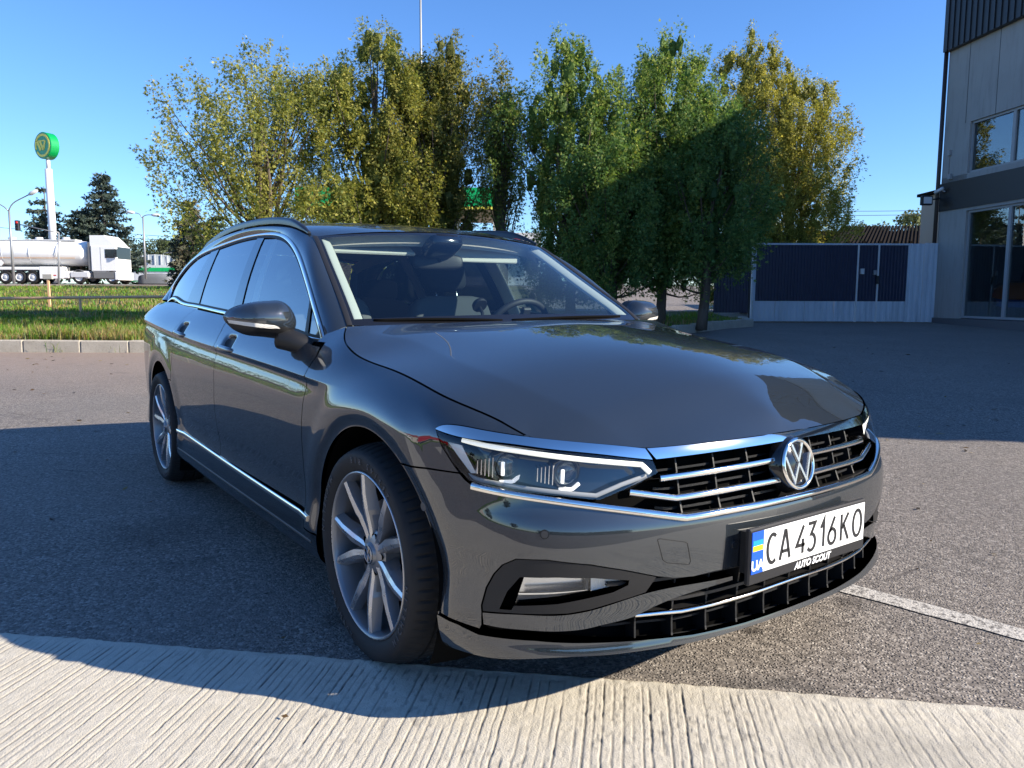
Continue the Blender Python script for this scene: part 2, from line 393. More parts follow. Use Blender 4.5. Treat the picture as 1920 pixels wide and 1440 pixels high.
dr = np.unique(np.concatenate([np.linspace(-300, -20, 8), np.linspace(-20, 4, 9), np.linspace(4, 30, 40), np.linspace(30, 70, 30), np.geomspace(70, 3000, 20)]))
lr = np.unique(np.concatenate([-np.geomspace(12, 2500, 14), np.linspace(-12, 16, 15), np.geomspace(16, 2500, 14)]))
V = np.array([DL(d, l, float(zA(d))) for d in dr for l in lr]); nl = len(lr)
F = np.array([(i*nl+j, (i+1)*nl+j, (i+1)*nl+j+1, i*nl+j+1) for i in range(len(dr)-1) for j in range(nl-1)])
gnd = mk('asphalt_ground', V, F[:, ::-1], M_ASPH); tag(gnd, kind='structure')
# ---- brushed concrete slab the photographer stands on: ribs are real relief
M_CONC = mat('brushed_concrete', (.4, .38, .34), .9, spec=.2)
T = NT(M_CONC); co = T.co('Object')
n1 = T.noise(2.2, 6, .6, co); n2 = T.noise(38, 5, .65, co); n3 = T.noise(220, 3, .6, co)
c = T.mix(n1, (.45, .41, .335), (.58, .535, .445)); c = T.mix(T.mapr(n2, .42, .70, 0, .7), c, (.62, .575, .49)); c = T.mix(T.mapr(n3, .55, .75, 0, .35), c, (.27, .25, .22)); c = T.mix(T.mapr(n2, .30, .18, 0, .6), c, (.17, .16, .145))
pits = T.vor(60, co=co); c = T.mix(T.mapr(pits, .10, .03, 0, .6), c, (.13, .12, .11)); c = T.mix(T.mapr(T.noise(1.3, 3, .5, co, .6), .62, .72, 0, .35), c, (.22, .205, .18))
at_ = T.n('ShaderNodeAttribute', attribute_name='groove_tone'); c = T.mix(T.math('MULTIPLY', at_.outputs['Fac'], T.mapr(n2, .3, .6, .35, .95)), c, (.085, .078, .07)); T.set('Base Color', c); T.set('Normal', T.bump(T.math('ADD', n3, T.math('MULTIPLY', n2, .8)), .75, .003))
_ts = np.arange(-.75, 3.45, .0026); _ns = np.concatenate([[0, .004, .010, .018], np.arange(.026, .95, .0085)])
gr = np.random.default_rng(3); cen = []; x = -1.8
while x < 3.7:
    cen.append((x, gr.uniform(.0020, .0036), gr.uniform(.0010, .0027))); x += gr.uniform(.0185, .0285)
cen = np.array(cen)
def vnoise(seed, P, sc):
    """cheap value noise"""
    r = np.random.default_rng(seed); G = r.random((64, 64)); q = P/sc; i = np.floor(q).astype(int); f = q-i; f = f*f*(3-2*f)
    g = lambda a, b: G[a % 64, b % 64]; a, b = i[..., 0], i[..., 1]
    return (g(a, b)*(1-f[..., 0])+g(a+1, b)*f[..., 0])*(1-f[..., 1])+(g(a, b+1)*(1-f[..., 0])+g(a+1, b+1)*f[..., 0])*f[..., 1]
TT, NN = np.meshgrid(_ts, _ns, indexing='ij'); PP = np.stack([TT, NN], -1)
wob = (vnoise(1, PP, 1.2)-.5)*.012+(vnoise(2, PP, .05)-.5)*.0035; tq = TT+wob; hgt = np.zeros_like(TT)
idx = np.clip(np.searchsorted(cen[:, 0], tq), 1, len(cen)-1)
for k in (-1, 0):
    cc = cen[idx+k]; fade = np.clip((vnoise(5, np.stack([cc[..., 0]*40, NN], -1), .13)-.16)/.22, 0, 1)*np.clip((NN-.01)/.05, 0, 1)
    hgt -= cc[..., 2]*fade*np.exp(-((tq-cc[..., 0])/cc[..., 1])**4)*(1-.45*sst(2.0, 2.7, TT))
dash = np.clip((vnoise(31, np.stack([TT*1.6, NN*.9], -1), .018)-.70)/.12, 0, 1)*np.clip((vnoise(32, PP, .25)-.35)/.3, 0, 1); hgt -= .0011*dash; groove_tone = np.clip(-hgt/.0028, 0, 1)  # colour mask: grooves and dashes go darker with depth
hgt += (vnoise(7, PP, .03)-.5)*.0008*(1+.4*sst(1.6, 2.6, TT))+(vnoise(8, PP, .010)-.5)*.0010*(1+.7*sst(1.4, 2.6, TT))+(vnoise(9, PP, .9)-.5)*.002
hgt += .008-.006*(NN < .002); hgt += np.where(NN < .05, (vnoise(11, PP, .03)-.5)*.004, 0)
edgew = np.where(NN < .03, (vnoise(12, PP, .05)-.5)*.004+(vnoise(13, PP, .014)-.5)*.006, 0)*(1-NN/.03)
XY = EDGE_A+TT[..., None]*EDGE_D+(NN+edgew)[..., None]*EDGE_N
V = np.concatenate([XY, hgt[..., None]], -1).reshape(-1, 3); m = len(_ns); n = len(_ts)
I, J = np.meshgrid(np.arange(n-1), np.arange(m-1), indexing='ij'); b = (I*m+J).ravel(); F = np.stack([b, b+1, b+m+1, b+m], 1)
slab = mk('concrete_pavement', V, F, M_CONC, smooth=False); _da = slab.data.attributes.new('groove_tone', 'FLOAT', 'POINT'); _da.data.foreach_set('value', groove_tone.astype(np.float32).ravel()); tag(slab, kind='structure')
def quad_strip(name, pts, mat_, kind='structure', parent=None):
    V = np.array(pts); n = len(V)//2; return tag(mk(name, V, [(2*i, 2*i+1, 2*i+3, 2*i+2) for i in range(n-1)], mat_, parent, smooth=False), kind=kind)
_q = lambda t, n, z: [*(EDGE_A+t*EDGE_D+n*EDGE_N), z]
mk_ = mk('concrete_apron', [_q(-60, 0.02, .0045), _q(-.74, .02, .0045), _q(-60, 2.1, .0045), _q(-.74, 2.1, .0045), _q(3.43, .02, .0045), _q(60, .02, .0045), _q(3.43, 2.1, .0045), _q(60, 2.1, .0045), _q(-.74, .94, .0045), _q(3.43, .94, .0045)], [(0, 2, 3, 1), (4, 6, 7, 5), (8, 3, 6, 9)], M_CONC, smooth=False); tag(mk_, kind='structure')
# ---- painted bay line
M_LINE = mat('worn_line_paint', (.55, .52, .46), .8, spec=.2)
T = NT(M_LINE); co = T.co('Object'); w_ = T.noise(55, 5, .7, co); c = T.mix(T.mapr(w_, .50, .60, 0, 1), (.50, .47, .42), (.13, .12, .11)); c = T.mix(T.mapr(T.vor(125, co=co), .0, .5, .35, 0), c, (.62, .58, .52)); T.set('Base Color', c); T.set('Normal', T.bump(T.vor(125, co=co), .6, .003))
la = onz = lambda px, py, z=0.: (lambda d: CAMP+d*((z-CAMP[2])/d[2]))(ray(px, py))
pA, pB = onz(1584, 1103), onz(1920, 1192); ld = (pB-pA)/np.linalg.norm(pB-pA); ln = np.array([-ld[1], ld[0], 0])
V = []
for t in np.linspace(-.35, 3.2, 40): V += [pA+ld*t+ln*(.052+.004*math.sin(t*31))+[0, 0, .004], pA+ld*t-ln*(.052+.003*math.sin(t*23+1))+[0, 0, .004]]
quad_strip('painted_line', V, M_LINE)
# ---- kerb line (depth, lateral), stones as pieces
KL = np.array([(12.95, -34), (12.95, -7.2), (13.0, -3.2), (14.4, .6), (17.2, 3.6), (19.3, 5.3), (20.0, 6.15), (21.6, 6.35)])
M_KERB = mat('kerb_concrete', (.3, .29, .26), .9, spec=.2)
T = NT(M_KERB); co = T.co('Object'); n1 = T.noise(3, 6, .65, co); n2 = T.noise(40, 4, .6, co); c = T.mix(n1, (.26, .23, .185), (.56, .51, .43)); c = T.mix(T.mapr(n2, .55, .75, 0, .5), c, (.17, .155, .12)); T.set('Base Color', c); T.set('Normal', T.bump(n2, .6, .008))
kerb = empty('kerb', DL(13, -7, .1)); tag(kerb, kind='structure')
def kerb_line(D_L):
    P = np.array([DL(d, l, 0) for d, l in D_L]); return P
seg = resample(KL, .98); rk = np.random.default_rng(5); kmesh = None
for a, b in zip(seg[:-1], seg[1:]):
    if a[1] < -30 : continue
    A, B = DL(*a), DL(*b); dv = B-A; L = np.linalg.norm(dv); za = float(zA((a[0]+b[0])/2)); mb = MB()
    mb.box((A+B)/2+[0, 0, za+.065+rk.uniform(-.008, .008)], (L-.007, .16, .27), basis((rk.uniform(-.02, .02), rk.uniform(-.02, .02), 1), dv), bev=.018); mb.build('kerb_stone', M_KERB, kerb)
# ---- verge: earth sheet with real grass on it
M_EARTH = mat('verge_earth', (.1, .09, .04), .95, spec=.1)
T = NT(M_EARTH); co = T.co('Object'); n1 = T.noise(.7, 6, .6, co); n2 = T.noise(12, 5, .7, co); c = T.mix(T.mapr(n1, .35, .65), (.060, .080, .022), (.13, .115, .050)); c = T.mix(T.mapr(n2, .5, .72, 0, .8), c, (.20, .165, .085)); T.set('Base Color', c); T.set('Normal', T.bump(n2, .8, .05))
def dk(L): return float(np.interp(L, KL[:, 1], KL[:, 0]))
def zG(D, L):
    b = float(_zG(D)); k = dk(L); edge = float(zA(k))+.155
    return edge+(max(b, edge)-edge)*min(1, max(0, (D-k)/4.))+.03*math.sin(D*.9+L*.4)*min(1, (D-k)/2.)
Ls = np.unique(np.concatenate([np.linspace(-60, -14, 12), np.linspace(-14, 6.2, 34)])); nr = 44; V = []
for L in Ls:
    k = dk(L)+.06; De = 59.5 if L < 1.2 else 24.5
    for q in np.linspace(0, 1, nr): D = k+(De-k)*q**1.5; V.append(DL(D, L, zG(D, L)))
F = np.array([(i*nr+j, (i+1)*nr+j, (i+1)*nr+j+1, i*nr+j+1) for i in range(len(Ls)-1) for j in range(nr-1)])
vg = mk('grass_verge', V, F, M_EARTH); tag(vg, kind='structure')
# grass blades
def colattr(o, cols):
    a = o.data.color_attributes.new('Col', 'FLOAT_COLOR', 'POINT'); C = np.c_[cols, np.ones(len(cols))].astype(np.float32); a.data.foreach_set('color', C.ravel())
def leafmat(name, trans=.35, rough=.6, spec=.3, wax=0.):
    m = bpy.data.materials.new(name); m.use_nodes = True; T = NT(m); b = T.b; a = T.n('ShaderNodeAttribute', attribute_name='Col'); T.l(a.outputs['Color'], b.inputs['Base Color']); b.inputs['Roughness'].default_value = rough; b.inputs['Specular IOR Level'].default_value = spec
    tr_ = T.n('ShaderNodeBsdfTranslucent'); T.l(T.mix(1., a.outputs['Color'], (1.25, 1.2, .7), 'MULTIPLY'), tr_.inputs[0]); mx = T.n('ShaderNodeMixShader'); mx.inputs[0].default_value = trans
    out = [n for n in m.node_tree.nodes if n.type == 'OUTPUT_MATERIAL'][0]; T.l(b.outputs[0], mx.inputs[1]); T.l(tr_.outputs[0], mx.inputs[2]); T.l(mx.outputs[0], out.inputs[0]); return m
M_GRASS = leafmat('grass_blades', .3)
def blades(P, h, w, lean, col, seed):
    """P n x 3 roots; two-segment tapered blades"""
    r = np.random.default_rng(seed); n = len(P); a = r.uniform(0, 2*np.pi, n); d = np.stack([np.cos(a), np.sin(a), 0*a], 1); s = np.stack([-np.sin(a), np.cos(a), 0*a], 1)*(w/2)[:, None]
    b = a+r.normal(0, .6, n); dl = np.stack([np.cos(b), np.sin(b), 0*b], 1)*(lean*h)[:, None]; up = np.array([0, 0, 1.])
    m = P+up*(h*.55)[:, None]+dl*.35; t = P+up*(h*(1-.35*lean))[:, None]+dl
    V = np.stack([P-s, P+s, m-s*.75, m+s*.75, t], 1).reshape(-1, 3); i = np.arange(n)*5
    F = np.concatenate([np.stack([i, i+1, i+3], 1), np.stack([i, i+3, i+2], 1), np.stack([i+2, i+3, i+4], 1)]); return V, F, np.repeat(col, 5, 0)
rg_ = np.random.default_rng(11)
def scatter(n, D0, D1, f=lambda r: r):
    D = D0+(D1-D0)*f(rg_.random(n)); L = D*rg_.uniform(-.70, -.42, n); return D, L
Vs, Fs, Cs, off_ = [], [], [], 0
def addg(D, L, hmul=1., dry=.3, seed=0, wid=.008):
    global off_
    k = np.array([dk(l) for l in L]); ok = (D > k+.08); D, L = D[ok], L[ok]
    P = np.array([DL(d, l, zG(d, l)-.01) for d, l in zip(D, L)]); n = len(P)
    den = vnoise(21, P[:, :2], 1.1)*.6+vnoise(22, P[:, :2], .35)*.4
    keep = rg_.random(n) < np.clip((den-.22)*2.4, .05, 1); P = P[keep]; den = den[keep]; D = D[keep]; n = len(P)
    h = hmul*(.05+.22*np.clip(den-.25, 0, 1)**1.1)*rg_.uniform(.5, 1.5, n); w = wid*rg_.uniform(.6, 1.5, n)*(1+D/40)
    dryp = np.clip(vnoise(23, P[:, :2], .8)*1.4-.45+dry-.3, 0, 1)
    g = np.stack([rg_.uniform(.09, .19, n), rg_.uniform(.17, .30, n), rg_.uniform(.015, .04, n)], 1); y = np.stack([rg_.uniform(.22, .40, n), rg_.uniform(.19, .31, n), rg_.uniform(.07, .14, n)], 1)
    pick = (rg_.random(n) < dryp)[:, None]; col = np.where(pick, y, g)
    V, F, C = blades(P, h, w, rg_.uniform(.1, .7, n), col, seed); Vs.append(V); Fs.append(F+off_); Cs.append(C); off_ += len(V)
D, L = scatter(16000, 13.0, 14.6); addg(D, L, 1.7, .35, 1)
D, L = scatter(16000, 13.6, 21); addg(D, L, 1.1, .30, 2, .010)
D, L = scatter(22000, 18, 50, lambda r: r**1.3); addg(D, L, 1.0, .30, 3, .016)
D = rg_.uniform(13.1, 30, 14000); L = -D*rg_.uniform(.70, 1.5, 14000); addg(D, L, 1.1, .30, 6, .014)
Lq = rg_.uniform(-7, 6, 9000); Dq = np.array([dk(l) for l in Lq])+.1+rg_.uniform(0, 3.5, 9000)**1.2*.8; addg(Dq, Lq, 1.0, .3, 4, .010)
# seed heads and tufts growing at the kerb foot
for px, n in ((105, 60), (125, 40), (222, 50), (60, 26)):
    q = onz(px, 659, .15); P = q+np.c_[rg_.normal(0, .12, n), rg_.normal(0, .10, n), np.zeros(n)]; V, F, C = blades(P, rg_.uniform(.08, .26, n), rg_.uniform(.006, .011, n), rg_.uniform(.2, .7, n), np.stack([rg_.uniform(.08, .20, n), rg_.uniform(.14, .24, n), rg_.uniform(.02, .06, n)], 1), 9); Vs.append(V); Fs.append(F+off_); Cs.append(C); off_ += len(V)
gs = mk('grass', np.concatenate(Vs), np.concatenate(Fs), M_GRASS, smooth=False); colattr(gs, np.concatenate(Cs)); tag(gs, 'long green and straw-coloured grass growing on the verge behind the kerb', 'grass', kind='stuff')
# ================================================================== TREES
M_THUJA = leafmat('thuja_foliage', .42, .6, .25)
M_SPRUCE = leafmat('spruce_needles', .12, .6, .3)
M_BARK = mat('bark', (.12, .09, .07), .95, spec=.1)
T = NT(M_BARK); co = T.mapping((14, 14, 1.6)); n1 = T.noise(2.2, 6, .7, co); T.set('Base Color', T.mix(n1, (.055, .042, .034), (.20, .165, .135))); T.set('Normal', T.bump(n1, .9, .03))
def sprays(P, dirs, ln, wd, r):
    """each spray: three slim leaflets fanning from one base"""
    n = len(P); dirs = dirs/(np.linalg.norm(dirs, axis=1)[:, None]+1e-9); q = r.normal(size=(n, 3)); s = np.cross(dirs, q); s /= np.linalg.norm(s, axis=1)[:, None]+1e-9
    V = np.empty((n, 9, 3))
    for k, (f, l) in enumerate(((0., 1.), (.48, .74), (-.48, .74))):
        d = dirs+s*f; d /= np.linalg.norm(d, axis=1)[:, None]; tip = P+d*(ln*l)[:, None]; b = P+d*(ln*.12)[:, None]; w = np.cross(d, np.cross(dirs, s)); w /= np.linalg.norm(w, axis=1)[:, None]+1e-9
        mid = P+d*(ln*l*.45)[:, None]
        V[:, 3*k] = mid-w*(wd*.5)[:, None]-d*(ln*.25)[:, None]; V[:, 3*k+1] = mid+w*(wd*.5)[:, None]-d*(ln*.1)[:, None]; V[:, 3*k+2] = tip
    return V.reshape(-1, 3), np.arange(n*9).reshape(-1, 3)
def thuja(D, px, wpx, ytop, seed, pal, nplume=210, per=105, clear=.16, open_=0., label='', group=None, lean=0., stems=2, base=None, skirt=1., core=.60):
    r = np.random.default_rng(seed); L = float((at_depth(px, 300, D)-CAMP)@RH); rad = wpx/2/1450*D; gz = base if base is not None else zG(D, L)
    H = at_depth(px, ytop, D)[2]-gz-.30; B = DL(D, L, gz)
    t = empty('thuja_tree', B, 0, label, 'tree', group)
    prof = pch([0, .05, .22, .42, .62, .80, .93, 1.], [.55*skirt, .80*skirt, 1., 1.05, 1.0, .80, .50, .12])
    # several leaders: the crown is made of upright columns of different height
    nc = max(5, int(9+rad*4)); ca = r.uniform(0, 2*np.pi, nc); cr = rad*np.sqrt(r.uniform(0, .62, nc)); ch = H*np.clip(1-.30*(cr/rad)**2.2-r.uniform(0, .09, nc), .4, 1); ch[0] = H; cr[0] *= .2
    ccx, ccy = cr*np.cos(ca), cr*np.sin(ca); crad = rad*r.uniform(.42, .66, nc)
    wts = crad**1.2*ch; ci = r.choice(nc, nplume, p=wts/wts.sum())
    hh = clear+(1-clear)*r.random(nplume)**.92; th = r.uniform(0, 2*np.pi, nplume); u = r.uniform(.35, 1.02, nplume)**.6
    rr = prof((hh-clear)/(1-clear))*crad[ci]*u*1.15
    fl = 1+.25*hh
    PC_ = np.stack([ccx[ci]*fl+rr*np.cos(th), ccy[ci]*fl+rr*np.sin(th), hh*ch[ci]], 1)
    rq = np.hypot(PC_[:, 0], PC_[:, 1]); PC_[:, :2] *= (rad-.10)/np.percentile(rq, 84)
    if open_:
        keep = (r.random(nplume) > open_*np.clip(1.3-PC_[:, 2]/H*.8-u*.35, 0, 1)); PC_, th = PC_[keep], th[keep]
    n = len(PC_); ax = np.stack([.35*np.cos(th), .35*np.sin(th), np.ones(n)], 1)+r.normal(0, .30, (n, 3)); ax /= np.linalg.norm(ax, axis=1)[:, None]
    pl = r.uniform(.24, .50, n); pr = pl*r.uniform(.34, .55, n); tone = r.random(n)
    k = np.repeat(np.arange(n), int(per*1.45)); m = len(k); s = r.uniform(-.9, 1.0, m); g = r.normal(0, .5, (m, 3))
    P = PC_[k]+ax[k]*(s*pl[k])[:, None]+g*(pr[k]*(1.05-.5*np.clip(s, 0, 1)))[:, None]
    outw = np.stack([np.cos(th[k]), np.sin(th[k]), 0*s], 1)
    d = g*.8+outw*.55+np.stack([0*s, 0*s, r.uniform(-.75, .55, m)], 1)
    P[:, 2] = np.maximum(P[:, 2], H*clear*.55)
    ln = .040+.075*r.random(m)**1.6; wd = ln*r.uniform(.20, .30, m)
    V, F = sprays(P, d, ln, wd, r)
    a, b, c_ = [np.array(q) for q in pal]; w1 = np.clip(tone[k]+r.normal(0, .22, m), 0, 1)[:, None]; col = a*(1-w1)+b*w1
    tip = (r.random(m) < .10+.10*(s > .5))[:, None]; col = np.where(tip, c_, col)*r.uniform(.75, 1.25, (m, 1))
    V[:, 0] += lean*V[:, 2]
    o = mk('crown', V, F, M_THUJA, t, local=True, smooth=False); colattr(o, np.repeat(col, 9, 0))
    # inner leafy masses under the outer sprays
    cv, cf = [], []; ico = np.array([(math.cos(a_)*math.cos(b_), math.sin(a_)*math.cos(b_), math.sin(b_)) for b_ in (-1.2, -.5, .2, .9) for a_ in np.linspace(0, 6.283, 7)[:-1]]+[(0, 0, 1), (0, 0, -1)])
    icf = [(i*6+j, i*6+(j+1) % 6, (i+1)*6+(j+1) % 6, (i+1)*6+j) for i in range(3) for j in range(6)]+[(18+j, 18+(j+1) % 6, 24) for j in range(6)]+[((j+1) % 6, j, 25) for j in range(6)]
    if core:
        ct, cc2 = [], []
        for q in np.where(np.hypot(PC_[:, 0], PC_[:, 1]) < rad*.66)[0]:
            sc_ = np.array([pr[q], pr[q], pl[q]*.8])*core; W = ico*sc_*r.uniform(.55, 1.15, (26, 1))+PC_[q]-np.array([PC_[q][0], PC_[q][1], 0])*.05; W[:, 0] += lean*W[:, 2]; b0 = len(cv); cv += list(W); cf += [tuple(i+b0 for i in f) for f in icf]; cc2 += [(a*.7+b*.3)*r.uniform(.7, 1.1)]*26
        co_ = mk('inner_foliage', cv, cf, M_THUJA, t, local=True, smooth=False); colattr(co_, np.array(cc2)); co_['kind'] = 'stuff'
    tb = MB(); ns = stems
    for q in range(ns):
        a_ = r.uniform(0, 6.28); rr0 = .10*q; top = np.array([ccx[q % nc]*.8, ccy[q % nc]*.8, ch[q % nc]*.82]); z = np.linspace(0, 1, 12)[:, None]
        Pp = np.array([rr0*math.cos(a_), rr0*math.sin(a_), -.1])*(1-z)+top*z+np.c_[.10*np.sin(z*5+q), .10*np.cos(z*4+q), 0*z]*np.sin(z*np.pi); Pp[:, 0] += lean*Pp[:, 2]
        tb.tube(Pp, np.linspace(.13 if q == 0 else .095, .018, 12), 9)
    for q in r.choice(n, min(n, 70), replace=False):
        e = PC_[q]; z0 = max(.12*H, e[2]*r.uniform(.35, .7)); f = z0/(ch[0]*.82); s0 = np.array([ccx[0]*.8*f, ccy[0]*.8*f, z0]); z = np.linspace(0, 1, 6)[:, None]
        Pp = s0*(1-z)+e*z; Pp[:, 2] -= (np.sin(z[:, 0]*np.pi))*.16*np.linalg.norm(e[:2]-s0[:2]); Pp[:, 0] += lean*Pp[:, 2]; tb.tube(Pp, np.linspace(.030+.014*open_, .007, 6), 5, cap=False)
    tb.build('trunk', M_BARK, t, local=True, smooth=True)
    return t
OLIVE = ((.13, .17, .038), (.30, .30, .068), (.48, .44, .12)); GREEN = ((.085, .17, .042), (.22, .30, .070), (.38, .41, .115)); GOLD = ((.18, .20, .042), (.38, .355, .078), (.54, .49, .13)); DGREEN = ((.065, .150, .048), (.150, .245, .070), (.24, .30, .09))

thuja(17.6, 492, 318, 62, 1, OLIVE, 600, 78, .26, .42, 'open yellowing thuja tree with bare forked limbs, beside the spruce by the verge', stems=4, core=0)
thuja(18.4, 700, 225, 22, 2, OLIVE, 520, 104, .06, .10, 'tall olive thuja tree with the widest ragged top, behind the car roof')
thuja(18.9, 818, 190, 36, 3, ((.10, .125, .032), (.24, .235, .06), (.36, .31, .10)), 430, 100, .38, .1, 'bushy olive thuja tree in front of the thin grey mast')
thuja(19.2, 940, 72, 88, 4, ((.10, .13, .035), (.24, .24, .065), (.36, .32, .10)), 130, 80, .46, .2, 'thin sparse thuja tree beside the green canopy of the filling station', stems=1, core=0)
thuja(18.2, 1070, 245, 55, 5, GREEN, 500, 104, .12, .22, 'green thuja tree with a bare twiggy left side beside the green canopy')
thuja(18.6, 1245, 200, 28, 6, GREEN, 430, 104, .16, .0, 'slender green thuja tree with the sharpest spire, above the windscreen')
thuja(17.8, 1150, 240, 190, 7, DGREEN, 350, 104, .25, .0, 'low dark green thuja tree behind the windscreen pillar')
thuja(17.8, 1325, 225, 150, 8, DGREEN, 430, 104, .27, .0, 'dense dark green thuja tree beside the blue fence', lean=-.01)
thuja(26.5, 1478, 215, 105, 9, GOLD, 760, 104, .03, .0, 'broad golden thuja tree growing behind the blue and white gate', base=.5)
thuja(27.5, 1405, 210, 45, 10, GOLD, 470, 104, .03, .0, 'tall narrow golden thuja tree rising behind the dark thujas', base=.5)
def spruce(D, px, ytop, ybase, wpx, seed, label, cols=((.030, .050, .040), (.075, .10, .075)), dens=1., cone=1., gap=.0):
    r = np.random.default_rng(seed); L = (px-960)/1450*D; gz = CAMP[2]+(554-ybase)/1450*D; H = (ybase-ytop)/1450*D; R = wpx/2/1450*D
    t = empty('spruce_tree', DL(D, L, gz), 0, label, 'tree'); Ps, ds = [], []
    nt = int(H/.42); tb = MB(); tb.tube([(0, 0, 0), (0, 0, H*.5), (0, 0, H*.97)], [.02*H, .012*H, .003*H], 8)
    for q in range(nt):
        f = .10+.88*q/nt; 
        if gap and r.random() < gap: continue
        rb = R*(1-f)**cone*r.uniform(.8, 1.12)+.12; nb = int(7+4*(1-f))
        for b in range(nb):
            a = r.uniform(0, 6.28); l = rb*r.uniform(.75, 1.1); k = int(max(8, 34*l*dens)); s = r.random(k)**.7; e = np.array([math.cos(a), math.sin(a), 0]); dr_ = -.30*l*s+.22*l*s*s*s
            P = e*(l*s)[:, None]+np.c_[0*s, 0*s, f*H+dr_]+r.normal(0, .07, (k, 3))*(.4+s)[:, None]; Ps.append(P); ds.append(e*.7+r.normal(0, .55, (k, 3))+[0, 0, -.35])
            z = np.linspace(0, 1, 4); tb.tube(np.c_[np.outer(z*l*.9, e[:2]), f*H-.28*l*z+.18*l*z**3], np.linspace(.03, .008, 4), 4, cap=False)
    P = np.concatenate(Ps); d = np.concatenate(ds); m = len(P); ln = r.uniform(.22, .42, m); V, F = sprays(P, d, ln, ln*.30, r); w = r.random((m, 1)); col = (np.array(cols[0])*(1-w)+np.array(cols[1])*w)
    o = mk('crown', V, F, M_SPRUCE, t, local=True, smooth=False); colattr(o, np.repeat(col, 9, 0)); tb.build('trunk', M_BARK, t, local=True, smooth=True); return t
spruce(76, 100, 352, 520, 95, 21, 'sparse thin spruce tree behind the filling-station sign pole', dens=.7, cone=.55, gap=.25)
spruce(74, 207, 326, 520, 150, 22, 'tall spruce tree with a narrow spire behind the tanker cab', cone=.72)
spruce(73, 160, 392, 520, 110, 23, 'lower spreading spruce tree behind the tanker trailer', cone=.6)
spruce(46, 368, 372, 545, 92, 24, 'dark spruce tree with brown lower boughs beside the arched greenhouse', cols=((.035, .055, .038), (.11, .095, .06)), cone=.62)
spruce(47, 410, 398, 545, 70, 25, 'small dark spruce tree half hidden behind the open thuja', cone=.6)
def bush(D, px, ytop, ybase, wpx, seed, label, cols):
    r = np.random.default_rng(seed); L = (px-960)/1450*D; gz = CAMP[2]+(554-ybase)/1450*D; H = (ybase-ytop)/1450*D; R = wpx/2/1450*D; t = empty('broadleaf_tree', DL(D, L, gz), 0, label, 'tree')
    n = 46; th = r.uniform(0, 6.28, n); hh = r.uniform(.25, .9, n); rr = R*np.sqrt(np.clip(1-((hh-.5)/.55)**2, .05, 1))*r.uniform(.3, .95, n); C = np.stack([rr*np.cos(th), rr*np.sin(th), hh*H], 1); k = np.repeat(np.arange(n), 60); m = len(k); P = C[k]+r.normal(0, R*.16, (m, 3)); ln = r.uniform(.25, .5, m)*max(1, H/8); V, F = sprays(P, r.normal(size=(m, 3)), ln, ln*.55, r)
    w = np.clip(r.random(n)[k]+r.normal(0, .15, m), 0, 1)[:, None]; o = mk('crown', V, F, M_SPRUCE, t, local=True, smooth=False); colattr(o, np.repeat(np.array(cols[0])*(1-w)+np.array(cols[1])*w, 9, 0)); tb = MB(); tb.tube([(0, 0, -.2), (0, 0, H*.7)], [.03*H, .01*H], 7); tb.build('trunk', M_BARK, t, local=True, smooth=True)
FARC = ((.05, .075, .035), (.12, .15, .07))
bush(170, 272, 452, 530, 90, 31, 'pale round far tree behind the arched greenhouse roof', FARC)
bush(165, 318, 447, 530, 45, 32, 'taller pale far tree between the lamp post and the brown spruce', FARC)
bush(180, 335, 462, 530, 50, 33, 'low far tree beside the brown spruce', FARC)
bush(120, 1700, 392, 520, 60, 34, 'pale thin tree top above the dark shed roof', ((.10, .13, .05), (.2, .22, .09)))
bush(125, 1620, 414, 520, 70, 35, 'low pale tree top at the left end of the dark shed roof', ((.10, .13, .05), (.2, .22, .09)))

fr_ = np.random.default_rng(61); n = 9000; q = fr_.random(n); L_ = -260+q*205; D_ = 175+20*np.sin(L_*.05)+fr_.normal(0, 4, n); top = 7+3.5*vnoise(71, np.stack([L_, 0*L_], -1), 14.)+2.*vnoise(72, np.stack([L_, 0*L_], -1), 4.); P = np.array([DL(d, l, 2.4) for d, l in zip(D_, L_)]); P[:, 2] += top*fr_.random(n)**.7; ln = fr_.uniform(.6, 1.3, n); V, F = sprays(P, fr_.normal(size=(n, 3)), ln, ln*.6, fr_); o = mk('far_wood', V, F, M_SPRUCE, smooth=False); w = fr_.random((n, 1)); colattr(o, np.repeat(np.array(FARC[0])*(1-w)+np.array(FARC[1])*w, 9, 0)); tag(o, 'distant green belt of trees along the horizon beyond the street', 'trees', kind='stuff')
# ================================================================== BUILDING, GATE, SHED
M_WALL = mat('grey_wall_panel', (.22, .22, .215), .85, spec=.2)
T = NT(M_WALL); co = T.co('Object'); n1 = T.noise(1.2, 6, .6, co); n2 = T.noise(9, 5, .6, T.mapping((1, 1, .12))); c = T.mix(n1, (.28, .275, .262), (.37, .362, .345)); c = T.mix(T.mapr(n2, .5, .75, 0, .45), c, (.20, .194, .184)); T.set('Base Color', c); T.set('Normal', T.bump(T.noise(60, 4), .25, .004))
M_ANTH = mat('dark_sheet_metal', (.022, .024, .028), .45, .2); M_PIPE = mat('brown_drainpipe', (.035, .022, .018), .5); M_FRAME = mat('grey_window_frame', (.30, .31, .32), .45)
M_BGLASS = glassmat('shop_glass', (.62, .70, .72), 1.55, fac_add=.04); M_WHITEM = mat('white_metal', (.62, .63, .64), .5)
T = NT(M_WHITEM); n1 = T.noise(4, 5); T.set('Base Color', T.mix(T.mapr(n1, .55, .8, 0, .5), (.62, .63, .64), (.40, .38, .35)))
M_BLUESH = mat('navy_sheet', (.008, .016, .050), .42, .1); T = NT(M_BLUESH); n1 = T.noise(5, 5); T.set('Base Color', T.mix(n1, (.007, .014, .045), (.012, .022, .062)))
